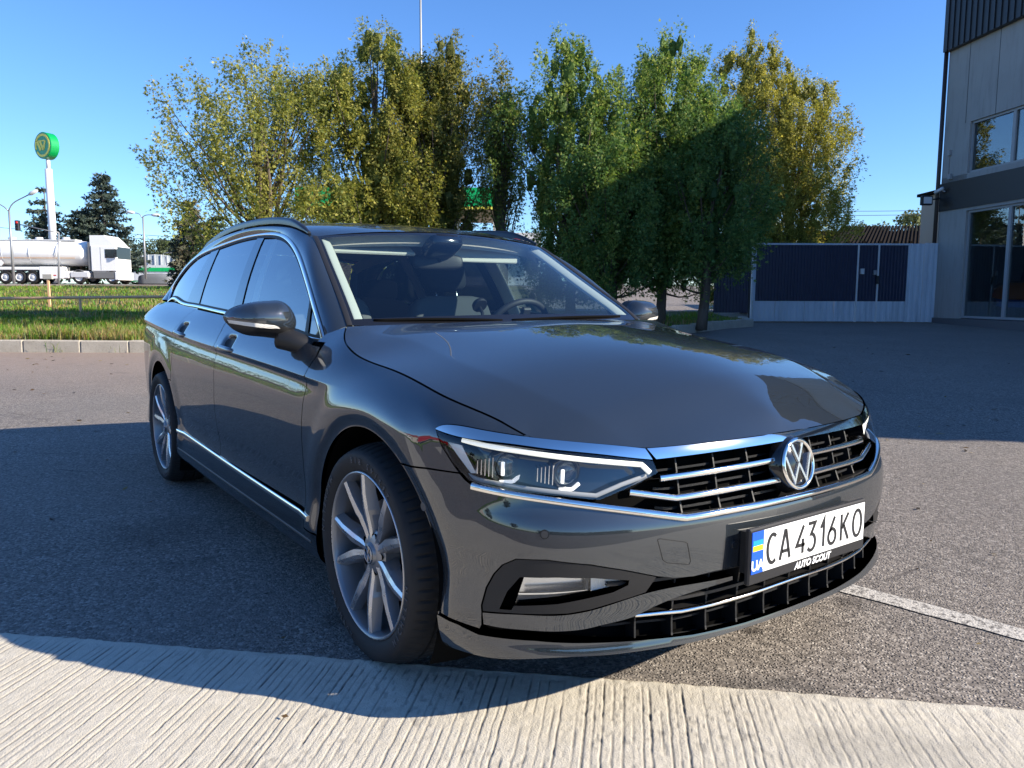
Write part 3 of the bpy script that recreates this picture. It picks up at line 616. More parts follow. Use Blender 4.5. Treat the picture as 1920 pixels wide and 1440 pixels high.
M_WHSH = mat('weathered_white_sheet', (.45, .52, .60), .55); T = NT(M_WHSH); n1 = T.noise(3, 6, .7, T.mapping((1, 1, .25))); c = T.mix(T.mapr(n1, .45, .75, 0, .7), (.52, .58, .65), (.33, .37, .41)); c = T.mix(T.mapr(T.noise(6, 5, .7, T.mapping((1.5, 1.5, .3))), .66, .76, 0, .8), c, (.28, .17, .09)); T.set('Base Color', c)
M_SHED = mat('dark_shed_roof', (.014, .012, .011), 1., spec=.05); M_CONW = mat('pale_wall', (.42, .40, .36), .85)
# facade frame: origin far corner; a runs towards the camera along the facade, n = outward (to the left)
FD0, FL0 = 22.0, 11.92; _fa = np.array([-1., .11]); _fa /= np.linalg.norm(_fa)
FO = DL(FD0, FL0, 0); FA = FH*_fa[0]+RH*_fa[1]; FN = FH*(-_fa[1])*1.+RH*_fa[0]; FN = FN/np.linalg.norm(FN)
if FN@RH > 0: FN = -FN
def fz(a): return float(zA(FD0-a))
def fp(a, z, n=0.): return FO+FA*a+FN*n+np.array([0, 0, z])
def on_fac(px, py, n=0.):
    d = ray(px, py); O = FO+FN*n; t = ((O-CAMP)@FN)/(d@FN); Q = CAMP+d*t; return (Q-FO)@FA, Q[2]
BLD = empty('showroom_building', FO+[0, 0, .39], 0, 'dark grey two-storey showroom with large windows and ribbed dark parapet', 'building')
LEN = 19.3; z0 = .2
def fbox(name, a0, a1, zb, zt, n0, n1, m, parent=BLD, bev=0.):
    mb = MB(); c = fp((a0+a1)/2, (zb+zt)/2, (n0+n1)/2); mb.box(c, (abs(a1-a0), abs(n1-n0), abs(zt-zb)), np.stack([FA, FN, [0, 0, 1]], 1), bev=bev); return mb.build(name, m, parent)
HTOP = 8.95
ztb = on_fac(1763, 346)[1]; zbb = on_fac(1752, 399)[1]          # dark band
# window rectangles on the facade (a, z)
U0 = on_fac(1813, 325); UT = on_fac(1813, 230); Lw0 = on_fac(1798, 596); LwT = on_fac(1806, 396)
um = on_fac(1894, 280)[0]; lm = on_fac(1882, 500)[0]
uz0, uz1 = U0[1], UT[1]; lz0, lz1 = Lw0[1], LwT[1]; ua = U0[0]; la_ = Lw0[0]; pw_u = um-ua; pw_l = lm-la_
# wall: pieces round the window bands
fbox('wall', 0, LEN, uz1, HTOP, -.30, 0, M_WALL); fbox('wall', 0, ua, ztb, uz1, -.30, 0, M_WALL); fbox('wall', 0, la_, -.3, zbb, -.30, 0, M_WALL); fbox('wall', 0, LEN, ztb-.0, uz0, -.30, 0, M_WALL); fbox('band', 0, LEN, zbb, ztb, -.25, .03, M_ANTH); fbox('wall', la_, LEN, lz1, zbb, -.3, 0, M_WALL)
fbox('plinth', -.02, LEN, -.3, lz0-.02, -.3, .04, mat('plinth', (.11, .11, .115), .8))
def wrow(a0, pw, zb, zt, nm):
    k = 0; a = a0
    while a < LEN-.6 and k < 12:
        b = min(a+pw, LEN-.3); w_ = fbox('window', a+.05, b-.05, zb+.06, zt-.06, -.115, -.105, M_BGLASS)
        for (x0, x1, y0, y1) in ((a, a+.05, zb, zt), (b-.05, b, zb, zt), (a+.05, b-.05, zb, zb+.06), (a+.05, b-.05, zt-.06, zt)): fbox('frame', x0, x1, y0, y1, -.15, -.06, M_FRAME, w_)
        a = b; k += 1
wrow(ua, pw_u, uz0, uz1, 'u'); wrow(la_, pw_l, lz0, lz1, 'l')
# panel joints
for a in (on_fac(1814, 180)[0], on_fac(1871, 150)[0], on_fac(1871, 150)[0]+1.2, on_fac(1871, 150)[0]+2.4): fbox('panel_joint', a-.01, a+.01, uz1, 7.75, -.01, .002, M_ANTH)
# roof, far gable end, inner floor and walls so it stays closed
fbox('roof', -.1, LEN, HTOP, HTOP+.2, -16, .12, M_ANTH); fbox('end_wall', -.001, .25, -.3, HTOP, -16, -.3, M_WALL); fbox('end_wall', LEN-.25, LEN, -.3, HTOP, -16, -.3, M_WALL); fbox('back_wall', .25, LEN-.25, -.3, HTOP, -16, -15.7, M_WALL)
fbox('floor_slab', .25, LEN-.25, zbb+.1, ztb-.1, -15.7, -.3, M_WALL); fbox('inner_floor', .25, LEN-.25, -.3, lz0-.02, -15.7, -.3, M_WALL); fbox('inner_partition', .25, LEN-.25, lz0, HTOP, -6.2, -6., mat('inner_wall', (.25, .27, .28), .8))
pz = on_fac(1757, 14)[1]
par = fbox('parapet', -.06, LEN, 7.75, HTOP+.22, .0, .16, M_ANTH)
for a in np.arange(.1, LEN, .22): fbox('parapet_rib', a, a+.03, 7.75, HTOP+.22, .16, .19, M_ANTH, par)
# drainpipe, lamps, camera, boxes
mb = MB(); mb.tube([fp(-.05, .15, .06), fp(-.05, HTOP-.4, .06)], .055, 10); mb.build('drainpipe', M_PIPE, BLD, smooth=True)
for px, py in ((1779, 287), (1780, 331)): a, z = on_fac(px, py, .05); fbox('junction_box', a-.05, a+.05, z-.07, z+.07, 0, .07, M_FRAME)
a, z = on_fac(1780, 309); mb = MB(); mb.tube([fp(a, z-.33, .02), fp(a, z+.33, .02)], .010, 6); mb.build('cable_duct', M_FRAME, BLD)
a, z = on_fac(1764, 358, .15); cc = empty('security_camera', fp(a, z, .0), 0, 'small white security camera on the showroom corner', 'camera'); mb = MB(); mb.tube([fp(a, z-.02, .0), fp(a, z+.02, .14)], .02, 8); mb.build('bracket', M_WHITEM, cc); mb = MB(); mb.tube([fp(a+.10, z+.06, .16), fp(a-.16, z-.03, .2)], [.045, .05], 10); mb.build('housing', M_WHITEM, cc, smooth=True)
a, z = on_fac(1740, 376); fl_ = empty('floodlight', fp(-.06, z, -.05), 0, 'square black floodlight on the showroom corner above the gate', 'lamp'); cen_ = at_depth(1737, 376, 21.9); mb = MB(); mb.box(cen_, (.14, .30, .26), np.stack([FH, RH, [0, 0, 1]], 1), bev=.02); mb.build('housing', M_ANTH, fl_); mb = MB(); mb.box(cen_-FH*.075, (.01, .22, .18), np.stack([FH, RH, [0, 0, 1]], 1)); mb.build('lens', M_WHITEM, fl_); mb = MB(); mb.tube([cen_, fp(0, z, 0)], .02, 6); mb.build('bracket', M_ANTH, fl_)
# small watercraft on show behind the glass
a0 = on_fac(1868, 540)[0]; JS = empty('jet_ski', fp(a0, lz0, -1.15), 0, 'orange and black jet ski on display behind the showroom glass', 'jet ski')
def hull(nm, prof, m, zoff):
    V = []; k = 9
    for t, wv, zb_, zt_ in prof:
        for q in np.linspace(0, np.pi, k): V.append(fp(a0+t, lz0+zoff+zb_+(zt_-zb_)*math.sin(q)**.7, -1.15+wv*math.cos(q)))
    mk(nm, V, [(i*k+j, i*k+j+1, (i+1)*k+j+1, (i+1)*k+j) for i in range(len(prof)-1) for j in range(k-1)], m, JS)
hull('hull', [(-1.5, .05, .75, .85), (-1.2, .35, .55, .95), (-.6, .52, .5, 1.0), (.3, .55, .5, .95), (1.3, .5, .5, .85)], mat('orange_gelcoat', (.75, .16, .02), .25, coat=1), 0); hull('seat', [(-.3, .1, .9, 1.15), (.1, .22, .9, 1.22), (.9, .24, .85, 1.12), (1.2, .15, .8, .95)], M_ANTH, 0); hull('lower_hull', [(-1.4, .1, .35, .75), (-.6, .5, .3, .6), (1.25, .45, .3, .6)], mat('blue_gelcoat', (.02, .12, .45), .25, coat=1), 0)
mb = MB(); mb.tube([fp(a0-.55, lz0+1.0, -1.15), fp(a0-.45, lz0+1.35, -1.15)], .05, 8); mb.tube([fp(a0-.45, lz0+1.35, -1.95), fp(a0-.5, lz0+1.38, -1.15), fp(a0-.45, lz0+1.35, -1.25)], .025, 8); mb.build('handlebar', M_ANTH, JS)
mb = MB(); mb.box(fp(a0, lz0+.17, -1.15), (2.0, .7, .3), np.stack([FA, FN, [0, 0, 1]], 1)); mb.build('trolley', M_ANTH, JS)
# ---- gate: corrugated leaves in a white frame
GD = 22.0
def gp(px, D=GD): return (px-960)/1450*D
def gz(py, D=GD): return CAMP[2]+(554-py)/1450*D
AX = np.stack([RH, FH, [0, 0, 1]], 1)
def corrug(name, x0, x1, zb, zt, m, parent, D=GD, pitch=.115, dep=.012, ax=RH, org=None):
    o = DL(D, 0, 0) if org is None else org; x = []; n = int((x1-x0)/pitch)+1
    for i in range(n): 
        for f, d in ((0, 0), (.18, dep), (.55, dep), (.73, 0)): 
            q = x0+(i+f)*pitch
            if q < x1: x.append((q, d))
    x.append((x1, 0)); nrm = np.cross(ax, [0, 0, 1]); V = []
    for q, d in x: V += [o+ax*q+nrm*(-d if nrm@FH > 0 else d)+[0, 0, zb], o+ax*q+nrm*(-d if nrm@FH > 0 else d)+[0, 0, zt]]
    return mk(name, V, [(2*i, 2*i+2, 2*i+3, 2*i+1) for i in range(len(x)-1)], m, parent, smooth=False)
zb0 = .42; ztop = gz(459); zmid = gz(562)
GATE = empty('sliding_gate', DL(GD, gp(1550), .39), 0, 'wide navy and white corrugated metal gate with a walk-through door', 'gate')
def gbar(name, px0, px1, za, zb_, m, parent, th=.05, D=GD): mb = MB(); mb.box(DL(D, (gp(px0, D)+gp(px1, D))/2, (za+zb_)/2), (abs(gp(px1, D)-gp(px0, D)), th, abs(zb_-za)), AX); return mb.build(name, m, parent)
for p0, p1 in ((1412, 1599), (1601, 1637), (1639, 1696)):
    corrug('blue_sheet', gp(p0), gp(p1), zmid, ztop, M_BLUESH, GATE, pitch=.09)
for p0, p1 in ((1408, 1450), (1450, 1505), (1505, 1560), (1560, 1598), (1601, 1637), (1639, 1692)): corrug('white_sheet', gp(p0), gp(p1)-.006, zb0, zmid-.003, M_WHSH, GATE, pitch=.17, dep=.015)
gbar('top_rail', 1405, 1697, ztop, ztop+.05, M_WHSH, GATE); 
for p in (1405.5, 1600, 1638): gbar('post', p-1.4, p+1.4, zb0-.02, ztop, M_WHITEM, GATE, .07)
gbar('post', 1692, 1697, zb0-.02, ztop+.02, M_WHSH, GATE, .05)
gbar('frame_edge', 1406.5, 1412, zmid, ztop, M_WHSH, GATE, .03)
gbar('lock_box', 1605, 1611, gz(512), gz(502), M_WHITEM, GATE, .16); gbar('door_handle', 1629, 1634, gz(513), gz(505), M_FRAME, GATE, .16); gbar('lock_plate', 1634.5, 1639, gz(530), gz(515), M_ANTH, GATE, .14); gbar('stop_post', 1592, 1596, gz(607), gz(601), M_ANTH, GATE, .06)
gbar('threshold', 1400, 1735, .33, .405, mat('gate_sill', (.16, .12, .085), .9), GATE, .5)
FW = empty('corrugated_fence', DL(GD+.05, gp(1720), .39), 0, 'white corrugated fence panel between the gate and the showroom', 'fence'); corrug('white_sheet', gp(1697), gp(1722)-.006, zb0-.05, gz(456), M_WHSH, FW, GD-.02, pitch=.16, dep=.03); corrug('white_sheet', gp(1722), gp(1748), zb0-.05, gz(455), M_WHSH, FW, GD-.02, pitch=.16, dep=.03)
FB = empty('corrugated_fence', DL(GD-.4, gp(1370), .4), 0, 'navy corrugated fence panel beside the thuja trunks', 'fence'); corrug('blue_sheet', gp(1335, 21.6), gp(1400, 21.6), gz(584, 21.6), gz(442, 21.6), M_BLUESH, FB, 21.6, pitch=.09); gbar('post', 1399.5, 1403, .25, gz(440, 21.6), M_ANTH, FB, .06, 21.6)
# ---- shed and white outbuilding behind the gate
SH = empty('open_shed', DL(31, gp(1650, 31), .6), 0, 'open shed with a dark corrugated sloping roof behind the gate', 'shed'); D_ = 31.
rp = [at_depth(1548, 462, 29.5), at_depth(1740, 462, 29.5), at_depth(1740, 424, 34.), at_depth(1578, 424, 34.)]
for i in range(26):
    f0, f1 = i/26, (i+1)/26-.006; e0, e1 = np.array(rp[0]), np.array(rp[1]); g0, g1 = np.array(rp[3]), np.array(rp[2]); mb = MB(); u = np.array([0, 0, .05]); A, B, C_, D2 = e0+(e1-e0)*f0, e0+(e1-e0)*f1, g0+(g1-g0)*f1, g0+(g1-g0)*f0; M1, M2 = (A+B)/2+u, (C_+D2)/2+u; mb.add([A, M1, B, D2, M2, C_, A-u, B-u, C_-u, D2-u], [(0, 1, 4, 3), (1, 2, 5, 4), (6, 9, 8, 7), (0, 6, 7, 2, 1), (3, 4, 5, 8, 9)]); mb.build('roof_sheet', M_SHED, SH)
for px in (1560, 1590, 1620, 1650, 1680, 1708, 1735): q = at_depth(px, 452, 30); mb = MB(); mb.box([q[0], q[1], (q[2]+.5)/2], (.12, .12, q[2]-.5), AX); mb.build('post', M_SHED, SH)
mb = MB(); mb.box(at_depth(1650, 500, 33.5), (6.5, .1, 3.), AX); mb.build('back_wall', M_SHED, SH)
OB = empty('outbuilding', DL(27, gp(1742, 27), .6), 0, 'narrow pale outbuilding behind the showroom corner', 'building'); q = at_depth(1742, 365, 27); mb = MB(); mb.box([*(DL(27, gp(1757, 27))[:2]), (q[2]+.5)/2], (.9, 1.5, q[2]-.5), AX); mb.build('wall', M_CONW, OB); mb = MB(); mb.box([*(DL(27, gp(1755, 27))[:2]), q[2]+.06], (1.1, 1.7, .10), AX); mb.build('roof', M_SHED, OB)
WB = empty('white_kiosk', DL(42, gp(1122, 42), 1.2), 0, 'white horizontally boarded kiosk glimpsed between the thuja trunks', 'kiosk')
zk = np.linspace(gz(516, 42), gz(470, 42), 11)
for a_, b_ in zip(zk[:-1], zk[1:]): mb = MB(); mb.box(DL(42, gp(1122, 42), (a_+b_)/2), (2.6, .08, (b_-a_)*.82), AX); mb.build('board', M_WHITEM, WB)
mb = MB(); mb.box(DL(42.6, gp(1122, 42), (zk[0]+zk[-1])/2-.2), (2.7, 1., zk[-1]-zk[0]+.8), AX); mb.build('wall', M_CONW, WB)
# ================================================================== STREET SIDE (left of the picture)
M_TW = mat('white_truck_paint', (.86, .86, .84), .35, coat=.3); M_TG = mat('cab_grey', (.16, .16, .16), .5); M_POLE = mat('painted_steel_pole', (.62, .63, .65), .45); M_GALV = mat('galvanised', (.32, .33, .34), .5, .6); M_SIGNG = mat('sign_green', (.0, .30, .07), .35, coat=.4); M_SIGNY = mat('sign_yellow', (.90, .78, .10), .4); M_REDM = mat('red_equipment', (.55, .02, .02), .4)
TD, TZ = 64., 1.96
def tl(px): return (px-960)/1450*TD
def tp(x, y, z): return DL(TD+y, x, TZ+z)      # truck frame: x lateral, y depth, z up
TAX = AX
def tbox(name, x0, x1, y0, y1, za, zb_, m, parent, bev=0.): mb = MB(); mb.box(tp((x0+x1)/2, (y0+y1)/2, (za+zb_)/2), (abs(x1-x0), abs(y1-y0), abs(zb_-za)), TAX, bev=bev); return mb.build(name, m, parent)
def twheel(x, y, parent, r=.52):
    mb = MB(); R = np.stack([RH, [0, 0, 1], -FH], 1); mb.lathe([(.30, .12), (.36, .15), (.50, .14), (r, .10), (r, -.12), (.45, -.15)], tp(x, y, r), R, 28); w = mb.build('wheel', M_RUBBER, parent, smooth=True); mb = MB(); mb.lathe([(.0005, .10), (.10, .13), (.13, .10), (.20, .06), (.29, .09), (.32, .13)], tp(x, y, r), R, 24); mb.build('hub', M_WHITEM, w, smooth=True); return w
TRK = empty('tanker_truck', DL(TD, tl(215), TZ), 0, 'white tractor unit with tall cab coupled to the fuel tanker', 'truck')
xf = tl(241)
tbox('cab', xf-2.15, xf-.02, -1.2, 1.2, .95, 3.05, M_TW, TRK, .10); mb = MB(); mb.prism([(xf-2.15, 3.0), (xf-.15, 3.0), (xf-.55, 3.45), (xf-1.0, 3.85), (xf-2.15, 3.85)], -1.15, 1.15, R=np.stack([RH, [0, 0, 1], FH], 1), o=DL(TD, 0, TZ)); mb.build('roof_fairing', M_TW, TRK)
tbox('side_window', xf-.95, xf-.22, -1.215, -1.195, 2.05, 2.75, M_GLOSSBLK, TRK); tbox('windscreen', xf-.03, xf+.0, -1.05, 1.05, 2.0, 2.95, M_GLOSSBLK, TRK); tbox('mirror', xf-.12, xf+.10, -1.42, -1.25, 2.1, 2.75, M_GLOSSBLK, TRK); tbox('door_line', xf-1.32, xf-1.30, -1.21, -1.19, 1.1, 2.9, M_TG, TRK); tbox('lower_cab', xf-2.0, xf+.02, -1.19, 1.19, .40, .97, M_TG, TRK, .06); tbox('front_bumper', xf-.25, xf+.08, -1.22, 1.22, .30, .95, M_TW, TRK, .05); tbox('rear_panel', xf-2.35, xf-2.16, -1.15, 1.15, 1.1, 3.3, M_TG, TRK); tbox('chassis', xf-6.2, xf-1.9, -.45, .45, .60, .95, M_TG, TRK); tbox('fuel_tank', xf-3.9, xf-2.3, -1.2, -.5, .42, 1.02, M_WHITEM, TRK, .12); tbox('side_skirt', xf-4.5, xf-3.95, -1.2, -.6, .42, 1.0, M_TW, TRK, .05)
for x in (tl(229), tl(169)): twheel(x, -1.02, TRK); twheel(x, 1.02, TRK)
for x in (tl(229), tl(169)): mb = MB(); mb.lathe([(.56, .18), (.60, .18), (.60, -.2), (.56, -.2)], tp(x, -1.0, .52), np.stack([RH, [0, 0, 1], -FH], 1), 20, a0=0, a1=np.pi); mb.build('mudguard', M_TG, TRK)
TRL = empty('tank_trailer', DL(TD, tl(80), TZ), 0, 'long white cylindrical fuel tank trailer with three axles', 'trailer')
x1_ = tl(185); x0_ = x1_-12.6; k = 28; th = np.linspace(0, 2*np.pi, k, endpoint=False); V = []
for x, s in ((x0_, .35), (x0_+.10, .75), (x0_+.35, .97), (x0_+.6, 1), (x1_-5.5, 1), (x1_-.6, .94), (x1_-.3, .88), (x1_-.1, .66), (x1_, .3)):
    for t in th: V.append(tp(x, 1.24*s*math.cos(t), 2.45+.02*(x1_-x)*0+1.05*s*math.sin(t)))
m_ = 9; Fq = [(i*k+j, i*k+(j+1) % k, (i+1)*k+(j+1) % k, (i+1)*k+j) for i in range(m_-1) for j in range(k)]+[tuple(range(k))[::-1], tuple(range((m_-1)*k, m_*k))]; mk('tank', V, Fq, M_TW, TRL)
tbox('walkway', x0_+.6, x1_-1.2, -.5, .5, 3.46, 3.56, M_WHITEM, TRL); tbox('stripe', x0_+.8, x1_-.9, -1.236, -1.21, 2.02, 2.06, mat('orange_stripe', (.7, .35, .08), .4), TRL)
for i in range(5): mb = MB(); mb.lathe([(.0005, .22), (.28, .2), (.30, 0)], tp(x0_+1.6+i*2.2, 0, 3.55), None, 16); mb.build('manhole', M_WHITEM, TRL, smooth=True)
tbox('frame', x0_+.5, x1_-3.2, -.5, .5, 1.05, 1.45, M_TG, TRL); tbox('valve_cabinet', tl(98), tl(141), -1.22, -.4, .38, 1.35, M_TW, TRL, .04); tbox('cabinet_label', tl(115), tl(129), -1.235, -1.222, .62, .70, M_REDM, TRL); tbox('side_guard', x0_, tl(22), -1.2, -1.0, .55, 1.2, M_TW, TRL, .03); tbox('extinguisher_box', tl(1), tl(12), -1.25, -.9, .5, 1.25, M_REDM, TRL, .05); tbox('fender_panel', tl(20), tl(98), -1.22, -.85, 1.08, 1.32, M_TW, TRL, .04)
for px in (34, 60, 84): twheel(tl(px), -1.0, TRL); twheel(tl(px), 1., TRL)
for px, rx in ((22, 45), (30, 45)): mb = MB(); mb.box(tp(tl(px), -1.27, 1.62), (.36, .02, .36), TAX@np.array([[.707, 0, .707], [0, 1, 0], [-.707, 0, .707]])); mb.build('hazard_plate', M_REDM if px == 22 else M_TW, TRL)
for xq in (x0_+1.4, x0_+3.6, x0_+5.8, x0_+8., x0_+10.2): mb = MB(); mb.lathe([(1.0, -.04), (1.015, -.03), (1.015, .03), (1.0, .04)], tp(xq, 0, 2.45), np.stack([FH*1.24, np.array([0, 0, 1.05]), RH], 1), 28); mb.build('tank_band', M_WHITEM, TRL)
tbox('landing_leg', tl(146), tl(149), -.95, -.8, .1, 1.3, M_TG, TRL)
# ---- filling-station pylon
PD = 72.; pl_ = lambda px: (px-960)/1450*PD; pzz = lambda py: CAMP[2]+(554-py)/1450*PD
SC_ = at_depth(88, 274, PD); PYL = empty('sign_pylon', DL(PD, pl_(97), 2.), 0, 'tall white pole carrying a round green disc sign with yellow emblem', 'sign')
mb = MB(); _pt = at_depth(91, 317, PD); mb.tube([[_pt[0], _pt[1], 2.], _pt], [.36, .30], 12); mb.build('pole', M_POLE, PYL, smooth=True); mb = MB(); mb.tube([_pt-[0, 0, .1], [_pt[0], _pt[1], SC_[2]-.9]], .17, 10); mb.build('neck', M_POLE, PYL, smooth=True)
dz = (-FH*.90-RH*.42); dz = dz/np.linalg.norm(dz); SC_ = at_depth(88, 274, PD); SRm = basis(dz, np.cross([0, 0, 1.], dz)); rs = 1.18
mb = MB(); mb.lathe([(.0005, .42), (rs*.96, .42), (rs, .38), (rs, -.38), (rs*.96, -.42), (.0005, -.42)], SC_, SRm, 40); mb.build('disc', M_SIGNG, PYL, auto=30)
SC_ = SC_+dz*0; em_ = MB(); a = np.radians(np.linspace(25, 200, 30)); P2 = np.stack([.78*rs*np.cos(a), .78*rs*np.sin(a)], 1); stroke(em_, P2, .19, .42, .45, SC_, SRm, bev=.05); a = np.radians(np.linspace(215, 385, 30)); P2 = np.stack([.78*rs*np.cos(a), .78*rs*np.sin(a)], 1); stroke(em_, P2, .19, .42, .45, SC_, SRm, bev=.05)
for q in (-.30, .02): stroke(em_, [((q-.28)*rs, .34*rs), ((q+.08)*rs, -.34*rs)], .25, .42, .45, SC_, SRm, bev=.05)
stroke(em_, [(.10*rs, -.34*rs), (.34*rs, .34*rs)], .19, .42, .45, SC_, SRm, bev=.05); stroke(em_, [(-.78*rs, .34*rs), (.30*rs, .34*rs)], .10, .42, .45, SC_, SRm, bev=.05); em_.build('emblem', M_SIGNY, PYL)
# ---- street lamps, traffic light, wires
def lamp(D, px, yb, pts, label, w=.09, heads=True):
    l = lambda p: (p-960)/1450*D; zz = lambda y: CAMP[2]+(554-y)/1450*D; o = empty('street_lamp', DL(D, l(px), zz(yb)), 0, label, 'street lamp')
    mb = MB(); _lt = at_depth(px, pts[0][1], D); mb.tube([[_lt[0], _lt[1], zz(yb)], _lt], [w*1.2, w*.8], 8); mb.build('post', M_GALV if w < .11 else M_POLE, o, smooth=True)
    for br in pts[1:]:
        P = smooth_line([at_depth(a, b, D) for a, b in br], 10); mb = MB(); mb.tube(P, w*.5, 6); a_ = mb.build('arm', M_GALV, o, smooth=True); e = P[-1]; dv = P[-1]-P[-3]; dv /= np.linalg.norm(dv); mb = MB(); mb.tube([e-dv*.05, e+dv*.2, e+dv*.6, e+dv*.75], [w*.6, w*1.7, w*1.5, w*.5], 8); mb.build('head', M_WHITEM, a_, smooth=True)
lamp(58, 17, 535, [(17, 395), [(16, 396), (22, 384), (40, 372), (54, 365)], [(16, 396), (8, 388), (-8, 380), (-30, 366)]], 'twin-armed grey street lamp behind the tank trailer')
lamp(70, 268, 525, [(266, 407), [(266, 408), (262, 402), (252, 399)], [(266, 408), (272, 404), (284, 403)]], 'slender white twin street lamp between the cab and the greenhouse', .085)
lamp(110, 309, 530, [(308, 480), [(308, 481), (306, 476), (313, 474)]], 'small far lamp post above the greenhouse roof', .07)
TLg = empty('traffic_light', DL(60, (33-960)/1450*60, CAMP[2]+(554-432)/1450*60), 0, 'dark traffic light hanging from a thin horizontal arm', 'traffic light'); ttp = lambda px, py: at_depth(px, py, 60)
mb = MB(); mb.box(ttp(33, 423), (.30, .28, .78), AX, bev=.03); mb.build('housing', M_ANTH, TLg)
for dy, m in ((-5.5, M_REDM), (0, M_GLOSSBLK), (5.5, M_GLOSSBLK)): mb = MB(); mb.lathe([(.0005, .05), (.09, .03), (.10, 0)], ttp(33, 423+dy)-FH*.14, basis(-FH, RH), 14); mb.build('lens', m, TLg, smooth=True)
mb = MB(); mb.tube([ttp(33, 420), ttp(78, 430), ttp(110, 436)], .045, 6); mb.tube([ttp(110, 436), ttp(110, 535)], .07, 8); mb.build('arm', M_GALV, TLg, smooth=True)
M_WIRE = mat('cable', (.05, .05, .055), .6)
for i, (x0, y0, x1, y1, D, sag) in enumerate(((-30, 422, 90, 428, 80, 4), (240, 438, 420, 446, 120, 2), (240, 446, 420, 452, 120, 2), (1480, 394, 1745, 394, 90, 2), (1480, 404, 1745, 402, 95, 1))):
    t = np.linspace(0, 1, 14); P = [at_depth(x0+(x1-x0)*a, y0+(y1-y0)*a+sag*4*a*(1-a), D) for a in t]; mb = MB(); mb.tube(P, .018*D/60, 4); o = mb.build('overhead_wire', M_WIRE); tag(o, ('thin overhead wire beside the twin street lamp and traffic light', 'upper thin overhead wire running past the slender white lamp', 'lower thin overhead wire running past the slender white lamp', 'upper overhead wire crossing the sky over the dark shed', 'lower overhead wire crossing the sky over the dark shed')[i], 'wire')
MST = at_depth(789, 60, 60); mb = MB(); mb.tube([[MST[0], MST[1], 2], [MST[0], MST[1], 30]], [.14, .06], 8); o = mb.build('lightning_mast', M_GALV, smooth=True); tag(o, 'thin grey mast rising above the thuja tops into the sky', 'mast')
# ---- filling-station canopy behind the trees
CD = 48.; cx = lambda px: (px-960)/1450*CD; cz = lambda py: CAMP[2]+(554-py)/1450*CD
CAN = empty('filling_station_canopy', DL(CD, cx(680), 1.6), 0, 'green filling station canopy with a yellow edge, seen between the thujas', 'canopy'); CG = mat('canopy_green', (.0, .42, .11), .35)
def cbox(name, p0, p1, y0, y1, za, zb_, m): mb = MB(); mb.box(DL(CD+(y0+y1)/2, (cx(p0)+cx(p1))/2, (za+zb_)/2), (cx(p1)-cx(p0), y1-y0, zb_-za), AX); return mb.build(name, m, CAN)
cbox('fascia', 560, 946, 0, .3, cz(391), cz(357), CG); cbox('yellow_edge', 560, 947, -.03, .3, cz(396), cz(391.3), M_SIGNY); cbox('soffit', 561, 945, .3, 9, cz(396), cz(360), mat('canopy_soffit', (.42, .36, .30), .7))
for p in (600, 690, 850, 925): cbox('column', p-4, p+4, 4, 4.3, 1.6, cz(396), M_WHITEM)
KI = empty('station_shop', DL(60, (900-960)/1450*60, 1.9), 0, 'low white station shop glimpsed under the green canopy', 'building')
mb = MB(); mb.box(DL(62, (880-960)/1450*60, 3.9), (11, 4, 4.), AX); mb.build('wall', M_WHITEM, KI); mb = MB(); mb.box(DL(60, (880-960)/1450*60, 3.6), (8.5, .1, 2.), AX); mb.build('window', M_BGLASS, KI)
for i in range(6): mb = MB(); mb.box(DL(59.9, (880-960)/1450*60-3.8+i*1.5, 5.2), (.7, .12, .5), AX); mb.build('panel', M_REDM if i % 2 else M_WHITEM, KI)
# ---- arched greenhouse / wash hall with white and green fence
GH = empty('arched_hall', DL(115, (290-960)/1450*115, 2.3), 0, 'low hall with an arched glazed roof behind the white and green fence', 'building'); gl_ = lambda px: (px-960)/1450*115; gzz = lambda py: CAMP[2]+(554-py)/1450*115
th = np.linspace(0, np.pi, 15); xl, xr = gl_(244), gl_(352); V = []
for t in th: V += [DL(115, (xl+xr)/2+(xl-xr)/2*math.cos(t), gzz(501)+(gzz(480)-gzz(501))*math.sin(t)), DL(125, (xl+xr)/2+(xl-xr)/2*math.cos(t), gzz(501)+(gzz(480)-gzz(501))*math.sin(t))]
V += [DL(115, xl, gzz(501)), DL(115, xr, gzz(501))]; mk('roof', V, [(2*i, 2*i+1, 2*i+3, 2*i+2) for i in range(14)]+[tuple(range(0, 30, 2))], mat('polycarbonate', (.30, .34, .36), .35), GH)
for t in th[1:-1]: mb = MB(); mb.tube([DL(114.9, (xl+xr)/2+(xl-xr)/2*math.cos(t), gzz(501)), DL(114.9, (xl+xr)/2+(xl-xr)/2*math.cos(t), gzz(501)+(gzz(480)-gzz(501))*math.sin(t))], .05, 4); mb.build('rib', M_WHITEM, GH)
mb = MB(); mb.box(DL(116, (xl+xr)/2, gzz(515)), (xr-xl, 1, (gzz(500)-gzz(530))), AX); mb.build('wall', mat('green_wall', (.02, .22, .07), .5), GH)
FG = empty('panel_fence', DL(105, (300-960)/1450*105, 2.3), 0, 'white fence of panels with a green stripe in front of the arched hall', 'fence')
for i in range(7): a0_, a1_ = 246+i*13, 258.6+i*13; f0, f1 = (a0_-960)/1450*105, (a1_-960)/1450*105; zq = lambda py: CAMP[2]+(554-py)/1450*105; mb = MB(); mb.box(DL(105, (f0+f1)/2, zq(514)), (f1-f0, .1, zq(500)-zq(528)), AX); w_ = mb.build('panel', M_WHITEM, FG); mb = MB(); mb.box(DL(104.9, (f0+f1)/2, zq(508)), (f1-f0, .06, zq(505)-zq(512)), AX); mb.build('stripe', CG, w_)
CV = empty('covered_car', DL(75, (298-960)/1450*75, 2.), 0, 'grey low car under a cover beside the white and green fence', 'car'); mb = MB(); rb = lambda c, d: None
